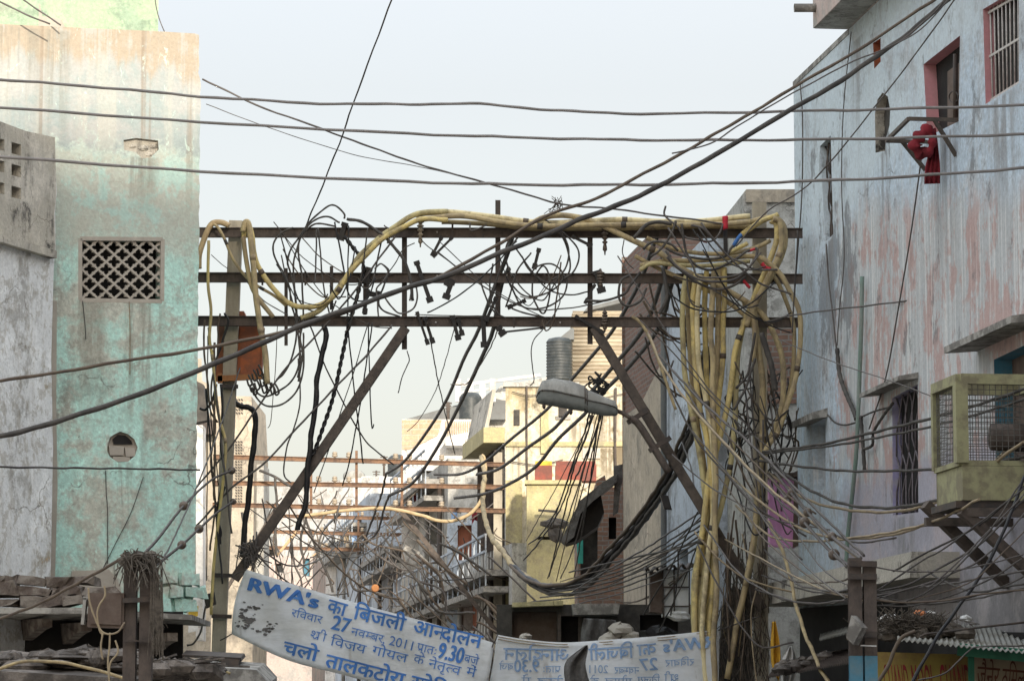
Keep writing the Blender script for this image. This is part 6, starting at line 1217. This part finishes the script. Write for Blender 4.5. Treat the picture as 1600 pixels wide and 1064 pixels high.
# coils in the middle
CO = [
 ([(800, 435), (790, 400), (800, 370), (840, 345), (870, 360), (885, 385), (890, 420), (876, 440), (850, 440), (825, 420), (815, 400)], 'large black coil rising above the middle rail'),
 ([(845, 342), (870, 358), (885, 378), (888, 405), (880, 425), (862, 438)], 'outer strand of the black coil under the top rail'),
 ([(848, 340), (878, 362), (900, 385), (905, 405), (896, 425), (880, 436)], 'widest strand of the black coil under the top rail'),
 ([(832, 440), (833, 465), (845, 488), (853, 484), (859, 460), (858, 430), (848, 416), (836, 430)], 'narrow hanging black loop below the middle rail'),
 ([(800, 445), (815, 460), (835, 463), (860, 455), (878, 440), (878, 425), (862, 413), (840, 416), (828, 428)], 'flat round black coil at the middle rail'),
 ([(796, 440), (812, 475), (835, 482), (860, 478), (880, 462), (886, 440), (880, 430)], 'wide black sag below the middle rail'),
 ([(770, 412), (766, 440), (768, 470), (778, 490), (790, 497)], 'black wire bowing left of the tall upright'),
 ([(752, 440), (756, 455), (764, 476), (775, 492)], 'dark wire with red tip left of the tall upright'),
 ([(800, 482), (830, 492), (850, 496)], 'short black wire above the lowest rail'),
 ([(848, 515), (835, 530), (830, 550), (832, 575), (834, 595), (828, 603)], 'thin hooked wire dangling under the lowest rail'),
 ([(810, 370), (790, 400), (775, 440), (765, 480)], 'dark wire slanting down to the tall upright'),
 ([(830, 395), (810, 420), (800, 450), (790, 480)], 'dark wire slanting beside the narrow loop'),
 ([(655, 372), (668, 385), (690, 400), (716, 418)], 'thin stay wire right of the pale insulator'),
 ([(602, 432), (618, 410), (630, 390), (648, 380)], 'thin stay wire left of the pale insulator'),
 ([(648, 492), (700, 493), (755, 494)], 'thin wire stretched over the lowest rail'),
 ([(636, 548), (640, 562), (636, 572), (628, 590), (622, 614)], 'thin frayed wire below the second upright'),
 ([(975, 375), (973, 395), (980, 410), (990, 420)], 'thin hooked wire at the right of the top rail'),
 ([(866, 440), (875, 465), (872, 480), (860, 500), (848, 514)], 'thin wire wandering down to the lowest rail'),
]
for i, (pts, lab) in enumerate(CO): cable(lab, pts, 2.8 if i < 9 or 10 <= i < 12 else 1.7, 41.3-.02*(i % 4), 'dusty_black', 'coil_wire', 'wire', 'coiled wires in the middle of the gantry')
# twisted service cables slanting down left
TWI = [
 ([(800, 372), (790, 405), (772, 450), (747, 517), (725, 560), (699, 622), (668, 673), (631, 721), (603, 740)], 7, 'left of two twisted black cables slanting down from the rails'),
 ([(795, 420), (782, 450), (770, 517), (752, 560), (718, 633), (682, 701), (645, 754), (608, 774)], 7.5, 'right of two twisted black cables slanting down from the rails'),
 ([(1040, 345), (1020, 385), (1000, 440), (960, 512), (925, 556), (893, 593), (855, 639), (797, 687), (758, 721), (721, 740), (679, 741)], 7, 'upper twisted black cable passing behind the lamp'),
 ([(1045, 400), (1010, 505), (960, 570), (925, 610), (890, 642), (865, 670), (826, 698), (780, 732), (745, 741)], 7.5, 'middle twisted black cable passing behind the lamp'),
 ([(1050, 440), (1030, 510), (985, 570), (950, 605), (913, 647), (871, 687), (837, 729), (797, 755), (758, 771), (710, 778)], 7.5, 'lowest twisted black cable passing behind the lamp'),
]
for pts, w_, lab in TWI: cable(lab, pts, w_*.8, (41.7, 70), 'dusty_black', 'twisted_cable', rope=2, pitch=.26)
for pts, lab in (([(603, 740), (598, 765), (590, 790), (575, 830), (560, 870)], 'tail of the left twisted cable beyond the second gantry'), ([(608, 774), (600, 795), (590, 830), (570, 850)], 'tail of the right twisted cable beyond the second gantry')): cable(lab, pts, 3.5, (70, 80), 'dusty_black', 'drop_wire', 'wire')
for pts, lab in (([(921, 645), (912, 680), (898, 715), (880, 770), (868, 800), (845, 835), (826, 850)], 'left of three thin wires hanging under the lamp'), ([(926, 645), (915, 685), (900, 720), (884, 775), (866, 812), (840, 850), (818, 875)], 'middle of three thin wires hanging under the lamp'), ([(942, 640), (925, 690), (905, 735), (890, 770), (870, 850), (858, 900)], 'right of three thin wires hanging under the lamp')): cable(lab, pts, 2.6, (41.2, 55), 'dusty_black', 'hanging_wire', 'wire')
# big swag of bundled cables
SW = [(1108, 545), (1103, 560), (1097, 597), (1083, 659), (1069, 692), (1052, 729), (1024, 774), (1009, 798), (983, 834), (958, 860), (935, 885), (913, 903), (885, 914), (850, 914), (820, 900), (803, 885)]
for i, (dx, dy, w_, lab, m_) in enumerate(((0, 0, 9, 'topmost strand of the heavy black cable swag', 'tar_black'), (5, 5, 8, 'middle strand of the heavy black cable swag', 'tar_black'), (2, 11, 7, 'lowest strand of the heavy black cable swag', 'dusty_black'), (-6, -2, 6, 'inner brown strand of the heavy cable swag', 'brown_wire'))):
    cable(lab, [(x+dx*(1+.3*math.sin(j*1.3+i)), y+dy*(1+.4*math.sin(j*.9+i*2))) for j, (x, y) in enumerate(SW)], w_, (41.9, 58), m_, 'swag_cable', 'cable', 'heavy cable swag right of the lamp')
cable('tan continuation of the swag climbing to the cream house', [(830, 905), (803, 886), (785, 860), (768, 840), (757, 805), (754, 770), (757, 740), (752, 714)], 8, (58, 72), 'tan_cable', 'swag_cable', 'cable', 'heavy cable swag right of the lamp')
cable('sunlit yellow cable arching along the second gantry', [(470, 806), (510, 801), (545, 797), (580, 794), (620, 796), (655, 804), (690, 814), (725, 808), (745, 792), (755, 768), (758, 740), (756, 716), (752, 711)], 5.5, 73.8, 'lit_tan_cable', 'power_cable', 'cable', 'yellow and tan power cables on the gantry')
# parallel service wires fanning out of the yellow bundle towards lower left
for i in range(6):
    cable('straight service wire fanning left from the yellow bundle', [(1096-i*2, 812+i*9), (1040-i*6, 848+i*11), (975-i*10, 884+i*9), (900-i*14, 905+i*7)], 2.6, (41.8, 56), 'dusty_black', 'service_wire', 'wire', 'service wires fanning left from the yellow bundle')
for i, (x0, y0, x1, y1) in enumerate(((1090, 800, 1005, 960), (1096, 835, 1030, 985), (1086, 770, 1065, 690), (1060, 860, 1048, 960))): cable('dark wire slanting behind the white panel cabin', [(x0, y0), ((x0+x1)/2+4, (y0+y1)/2), (x1, y1)], 2.4, (41.8, 46), 'dusty_black', 'service_wire', 'wire', 'dark wires by the white panel cabin')
# curled black wires over the hanging yellow cables
CR = [
 ([(1040, 322), (1038, 335), (1048, 345), (1060, 355), (1070, 370), (1090, 375), (1110, 378), (1122, 368), (1130, 350)], 3.2, 'black wire with a raised hook over the right top rail'),
 ([(1040, 388), (1055, 395), (1070, 400), (1095, 404), (1120, 404), (1136, 400), (1142, 390), (1146, 384)], 4, 'black wire curving under the blue taped tip'),
 ([(1065, 350), (1068, 375), (1072, 395), (1085, 412), (1100, 420), (1120, 420), (1145, 408), (1165, 394), (1172, 391)], 4, 'black wire curling up to the red tipped end'),
 ([(1040, 392), (1052, 410), (1068, 424), (1090, 436), (1115, 440), (1145, 437), (1165, 425), (1178, 408), (1183, 392), (1180, 388)], 4, 'black wire swinging wide below the right jumpers'),
 ([(1042, 402), (1062, 422), (1082, 436), (1104, 448), (1125, 452), (1148, 446), (1166, 432)], 4, 'lower black wire swinging below the right jumpers'),
 ([(1052, 432), (1080, 440), (1105, 448), (1130, 462), (1150, 475), (1170, 481), (1185, 477)], 2.6, 'black wire drooping to the cable crossing'),
 ([(1074, 430), (1075, 455), (1082, 475), (1100, 482)], 2.6, 'black wire hanging among the yellow cables'),
 ([(1080, 352), (1098, 358), (1112, 372), (1128, 390), (1142, 402), (1160, 410), (1175, 420), (1190, 422), (1215, 422)], 3.6, 'black wire running right to the red tape'),
 ([(1082, 358), (1090, 370), (1098, 376)], 2.6, 'short black wire ending in the red sleeve'),
 ([(990, 372), (1010, 352), (1030, 348), (1050, 350)], 6, 'stout black cable lying behind the right bundle'),
 ([(1005, 390), (1020, 378), (1045, 380), (1060, 392)], 4, 'black wire coiled at the twisted cable heads'),
 ([(985, 430), (970, 440), (968, 465), (980, 478), (1000, 470), (1010, 450)], 4, 'black wire loop below the middle rail near the brick house'),
 ([(1000, 425), (985, 445), (975, 460), (945, 470), (915, 470)], 4, 'black wire reaching left from the brick house to the upright'),
 ([(1036, 418), (1040, 440), (1042, 462), (1036, 478), (1030, 490)], 6, 'stout black cable hanging by the lamp brace'),
 ([(1056, 345), (1046, 372), (1030, 392), (1016, 402)], 4, 'black wire sloping down to the twisted cables'),
 ([(1190, 520), (1198, 550), (1206, 575), (1212, 610)], 9, 'thick black cable down the right post back'),
 ([(1180, 520), (1172, 570), (1165, 590), (1150, 607)], 4, 'blue-black wire curving left from the right post'),
 ([(1180, 560), (1168, 600), (1155, 625), (1146, 640)], 4, 'second blue-black wire curving left from the right post'),
 ([(1148, 655), (1156, 670), (1165, 685), (1175, 700)], 4, 'black wire crossing in front of the right post'),
 ([(1246, 360), (1244, 420), (1240, 470), (1238, 520)], 2.2, 'thin wire down the corner of the blue wall'),
]
for i, (pts, w_, lab) in enumerate(CR): cable(lab, pts, w_, 40.98-.02*(i % 4), ('dusty_black', 'grey_wire')[i in (0, 3, 4, 7)], 'curled_wire', 'wire', 'curled wires over the hanging yellow cables')
# tangles: the right post, the lamp clip, the lane beyond
rt = random.Random(77)
TG = 'wires tangled round the right gantry post'
for i in range(30):
    cx, cy = rt.choice(((1165, 640), (1215, 640), (1230, 650), (1170, 680), (1225, 690), (1150, 700), (1205, 630))); n = rt.randint(3, 4)
    pts = [(cx+rt.gauss(0, 17), cy-55+110*j/(n-1)+rt.gauss(0, 12)) for j in range(n)]
    cable('dark wire in the tangle round the right gantry post', pts, rt.uniform(1.5, 3.4), 41.45+rt.uniform(0, .5), rt.choice(('dusty_black', 'tar_black', 'brown_wire', 'tar_black')), 'tangled_wire', 'wire', TG, n=5, sides=5)
for i in range(20):
    x = rt.uniform(1128, 1200); y0 = rt.uniform(760, 930); cable('dusty strand hanging along the foot of the right gantry post', [(x, y0), (x+rt.uniform(-12, 12), y0+60), (x+rt.uniform(-16, 16), y0+rt.uniform(90, 200))], rt.uniform(1.5, 3.6), 41.1+rt.uniform(0, .7), rt.choice(('brown_wire', 'dusty_black', 'tan_wire', 'brown_wire')), 'hanging_strand', 'wire', 'strands hanging along the foot of the right gantry post', n=5, sides=5)
k = MB()
for i in range(230):
    x = rt.uniform(1125, 1200); y = rt.uniform(850, 1064); p = at(x, y, 41.35+rt.uniform(-.1, .5)); k.tube([p, p+Vector((rt.uniform(-.08, .08), rt.uniform(-.05, .05), -rt.uniform(.1, .3))), p+Vector((rt.uniform(-.16, .16), 0, -rt.uniform(.3, .7)))], rt.uniform(.003, .008), 3, 3, ends=False)
for i in range(0): k.lump(at(rt.uniform(1135, 1200), rt.uniform(880, 1064), 41.6), (rt.uniform(.05, .16), .1, rt.uniform(.08, .25)), i, 0, 7)
tag(k.build('dead_creeper', 'straw'), kind='stuff')
k = MB(); k.prism([at(*p, 41.9) for p in ((1122, 1075), (1130, 945), (1146, 915), (1160, 922), (1172, 905), (1178, 1075))], (0, .3, 0)); tag(k.build('dark_hoarding', 'dark_shade'), 'dark board behind the foot of the right gantry post', 'board')
for i in range(14):
    cx, cy = 935+rt.gauss(0, 6), 597+rt.gauss(0, 7); cable('black clip wire knotted behind the lamp', [(cx, cy), (cx+rt.uniform(-12, 12), cy+rt.uniform(-10, 10)), (cx+rt.uniform(-12, 12), cy+rt.uniform(-6, 16)), (cx+rt.uniform(-16, 16), cy+rt.uniform(0, 28))], 3, 44, 'tar_black', 'clip_wire', 'wire', 'clip wires knotted behind the lamp', n=5, sides=5)
for i in range(90):
    x, y = rt.uniform(420, 790), rt.uniform(760, 930); Y = rt.uniform(72, 95); d = rt.uniform(-1, 1)
    pts = [(x, y), (x+d*30+rt.uniform(-15, 15), y+rt.uniform(10, 40)), (x+d*60+rt.uniform(-15, 15), y+rt.uniform(25, 100))]
    cable('thin dark wire in the far web of lines over the lane', pts, rt.uniform(1.2, 2.6), Y, rt.choice(('dusty_black', 'grey_wire', 'brown_wire', 'dusty_black')), 'far_wire', 'wire', 'far web of wires over the lane', n=5, sides=5)
for i in range(46):
    x, y = rt.uniform(540, 800), rt.uniform(830, 990); pts = [(x, y), (x+rt.uniform(10, 40), y+rt.uniform(5, 40)), (x+rt.uniform(40, 90), y+rt.uniform(20, 80))]
    cable('dark wire in the thicket under the second gantry', pts, rt.uniform(1.8, 4.5), rt.uniform(68, 76), rt.choice(('dusty_black', 'brown_wire', 'grey_wire')), 'thicket_wire', 'wire', 'wires thick under the second gantry', n=5, sides=5)
for i, (pts, w_) in enumerate((([(430, 745), (431, 770), (434, 800), (430, 830), (433, 870)], 4), ([(476, 760), (480, 800), (470, 840), (475, 880)], 4), ([(378, 800), (384, 840), (380, 880)], 4), ([(455, 840), (460, 880), (470, 905), (472, 930)], 3), ([(478, 812), (495, 860), (515, 905), (520, 925)], 4), ([(405, 735), (430, 745), (455, 760)], 4))): cable('dark cable hanging off the second gantry rails at left', pts, w_, 73.9, 'dusty_black', 'far_cable', 'cable', 'cables hanging off the second gantry')
k = MB(); k.bar(at(632, 855, 72), at(655, 866, 72), .12, .12); k.bar(at(655, 866, 72), at(690, 900, 72.2), .05, .05); tl_ = tag(k.build('tube_light', 'concrete_trim'), 'grey tube light fitting under the second gantry', 'lamp')
k = MB(); k.lathe(at(586, 918, 70), (.1, -1, -.2), [(.03, 0), (.08, .03), (.09, .06), (.06, .08)], 12); tag(k.build('orange_basin', 'bar_orange'), 'small orange basin hung above the tilted banner', 'basin')
k = MB(); k.bar(at(841, 797, 71.6), at(870, 799, 71.6), .08, .05); k.lump(at(866, 818, 71.4), (.3, .15, .12), 4, 0, 9); k.lump(at(868, 832, 71.4), (.16, .12, .2), 8, 0, 9); tag(k.build('hanging_washing', 'dusty_black'), 'dark washing bunched on the yellow wall', 'washing')

# further cables in the right-hand bundle and the sagging lines all round it
for lab, pts, w_, m_ in (
 ('pale cable looped over the right post top and back to the bundle', [(1150, 352), (1180, 345), (1206, 340), (1224, 352), (1226, 385), (1212, 420), (1196, 448), (1178, 470), (1160, 476)], 9, 'dusty_cable'),
 ('sixth hanging yellow cable close behind the leftmost one', [(1078, 428), (1075, 480), (1078, 540), (1082, 600), (1090, 665), (1099, 720), (1106, 780), (1108, 850), (1098, 930), (1096, 1000), (1106, 1075)], 9, 'tan_cable'),
 ('seventh hanging yellow cable between the middle pair', [(1104, 424), (1101, 480), (1103, 560), (1107, 640), (1112, 710), (1116, 790), (1113, 880), (1106, 960), (1108, 1075)], 9, 'yellow_cable'),
 ('brown-yellow cable in shadow behind the hanging bundle', [(1124, 420), (1122, 500), (1119, 600), (1114, 700), (1108, 780), (1102, 860), (1090, 960), (1090, 1075)], 9, 'tan_cable'),
 ('tan cable parallel to the one bowing past the rail ends', [(1184, 404), (1212, 436), (1228, 470), (1240, 510), (1240, 560), (1234, 610), (1218, 660), (1200, 700)], 7, 'tan_cable'),
 ('dusty cable sagging from the brick house to the right post', [(992, 400), (1030, 420), (1075, 440), (1120, 462), (1160, 490), (1184, 520)], 7, 'dusty_cable'),
 ('dusty cable crossing high over the hanging bundle', [(1010, 372), (1050, 388), (1095, 396), (1140, 396), (1178, 388), (1204, 376)], 7, 'dusty_cable')):
    off += 1; P = catmull([at(x, y, 41.45-.04*(off % 4)) for x, y in pts], 7); r0 = rad(w_*.98, 41.4); k = MB(); k.tube(P, [r0*(1+.02*math.sin(i*.7+off)) for i in range(len(P))], 10, raw=True); tag(k.build('power_cable', m_), lab, 'cable', 'yellow and tan power cables on the gantry')
rs = random.Random(123)
def sag(n, ra, rb, drop, wr, Y, mats, label, name, group):
    for i in range(n):
        x0, y0 = rs.uniform(*ra[:2]), rs.uniform(*ra[2:]); x1, y1 = rs.uniform(*rb[:2]), rs.uniform(*rb[2:]); d = rs.uniform(*drop); t_ = rs.uniform(.35, .65)
        pts = [(x0, y0), (x0+(x1-x0)*.25, y0+(y1-y0)*.25+d*.72+rs.uniform(-3, 3)), (x0+(x1-x0)*t_, y0+(y1-y0)*t_+d), (x0+(x1-x0)*.78, y0+(y1-y0)*.78+d*.66+rs.uniform(-3, 3)), (x1, y1)]
        cable(label, pts, rs.uniform(*wr), (Y[0]+rs.uniform(-.3, .3), Y[1]+rs.uniform(-.3, .3)), rs.choice(mats), name, 'wire', group, n=6, sides=6)
DK = ('dusty_black', 'tar_black', 'grey_wire', 'brown_wire')
sag(7, (1040, 1110, 345, 470), (1150, 1245, 380, 520), (5, 70), (1.8, 3.6), (41.0, 40.9), DK, 'dark wire sagging among the cables at the right top corner', 'sagging_wire', 'wires sagging at the right top corner')
sag(12, (985, 1060, 400, 560), (1050, 1130, 480, 640), (-10, 50), (1.8, 4.5), (41.9, 42.0), DK, 'dark wire sagging beside the brick house', 'sagging_wire', 'wires sagging beside the brick house')
sag(14, (1130, 1215, 560, 760), (1195, 1250, 640, 860), (0, 60), (1.6, 3.4), (41.1, 41.1), DK, 'dark wire looping low round the right gantry post', 'looping_wire', 'wires looping low round the right gantry post')
sag(7, (1100, 1215, 690, 880), (1320, 1360, 868, 940), (0, 40), (1.8, 3.6), (40.8, 28.4), ('grey_wire', 'brown_wire', 'dusty_black', 'tan_wire'), 'wire sagging from the right gantry post to the lower right post', 'sagging_wire', 'wires between the right gantry post and the lower right post')
sag(7, (1345, 1365, 880, 950), (1590, 1680, 640, 920), (10, 70), (1.8, 3.4), (28.4, 28.6), ('grey_wire', 'brown_wire', 'dusty_black'), 'wire sagging from the lower right post past the caged balcony', 'sagging_wire', 'wires past the caged balcony')
sag(3, (1020, 1110, 560, 720), (1240, 1330, 790, 880), (0, 30), (1.6, 3), (40.6, 36), ('grey_wire', 'brown_wire', 'tan_wire'), 'fine wire slanting over the pink cabinet', 'slanting_wire', 'fine wires over the pink cabinet')
sag(7, (1094, 1112, 790, 900), (800, 1000, 890, 985), (0, 40), (1.6, 3.2), (41.8, 54), DK, 'dark wire fanning out behind the reversed banner', 'fanning_wire', 'wires fanning out behind the reversed banner')
sag(7, (920, 945, 640, 650), (820, 900, 790, 930), (-10, 40), (1.3, 2.4), (44, 56), DK, 'fine wire trailing below the street lamp', 'trailing_wire', 'fine wires trailing below the street lamp')
sag(5, (318, 340, 500, 640), (322, 366, 720, 980), (0, 10), (1.6, 4), (41.3, 41.3), DK, 'dark wire running down beside the left gantry post', 'post_wire', 'wires running down beside the left gantry post')
sag(7, (430, 600, 345, 440), (440, 640, 420, 520), (10, 70), (1.6, 3), (41.2, 41.3), DK, 'black wire hanging loose on the left half of the rails', 'loose_wire', 'loose wires on the left half of the rails')
sag(8, (640, 900, 360, 440), (660, 960, 430, 520), (5, 60), (1.3, 2.6), (41.2, 41.3), DK, 'black wire hanging loose in the middle of the rails', 'loose_wire', 'loose wires in the middle of the rails')
sag(10, (380, 470, 760, 900), (440, 640, 800, 960), (5, 60), (1.4, 3.2), (60, 74), DK, 'dark wire in the web behind the left brace', 'web_wire', 'wires in the web behind the left brace')

sag(7, (425, 560, 345, 365), (470, 640, 420, 520), (20, 90), (1.5, 2.8), (41.2, 41.3), DK, 'black wire drooping from the top rail on the left', 'drooping_wire', 'wires drooping from the top rail on the left')
sag(6, (430, 600, 500, 512), (390, 620, 640, 800), (-20, 60), (1.3, 2.6), (41.3, 42), DK, 'fine black wire drooping below the lowest rail on the left', 'drooping_wire', 'wires drooping below the lowest rail on the left')
sag(3, (640, 800, 500, 512), (560, 760, 560, 760), (0, 60), (1.2, 2.2), (41.3, 50), DK, 'fine black wire drooping below the lowest rail in the middle', 'drooping_wire', 'wires drooping below the lowest rail in the middle')
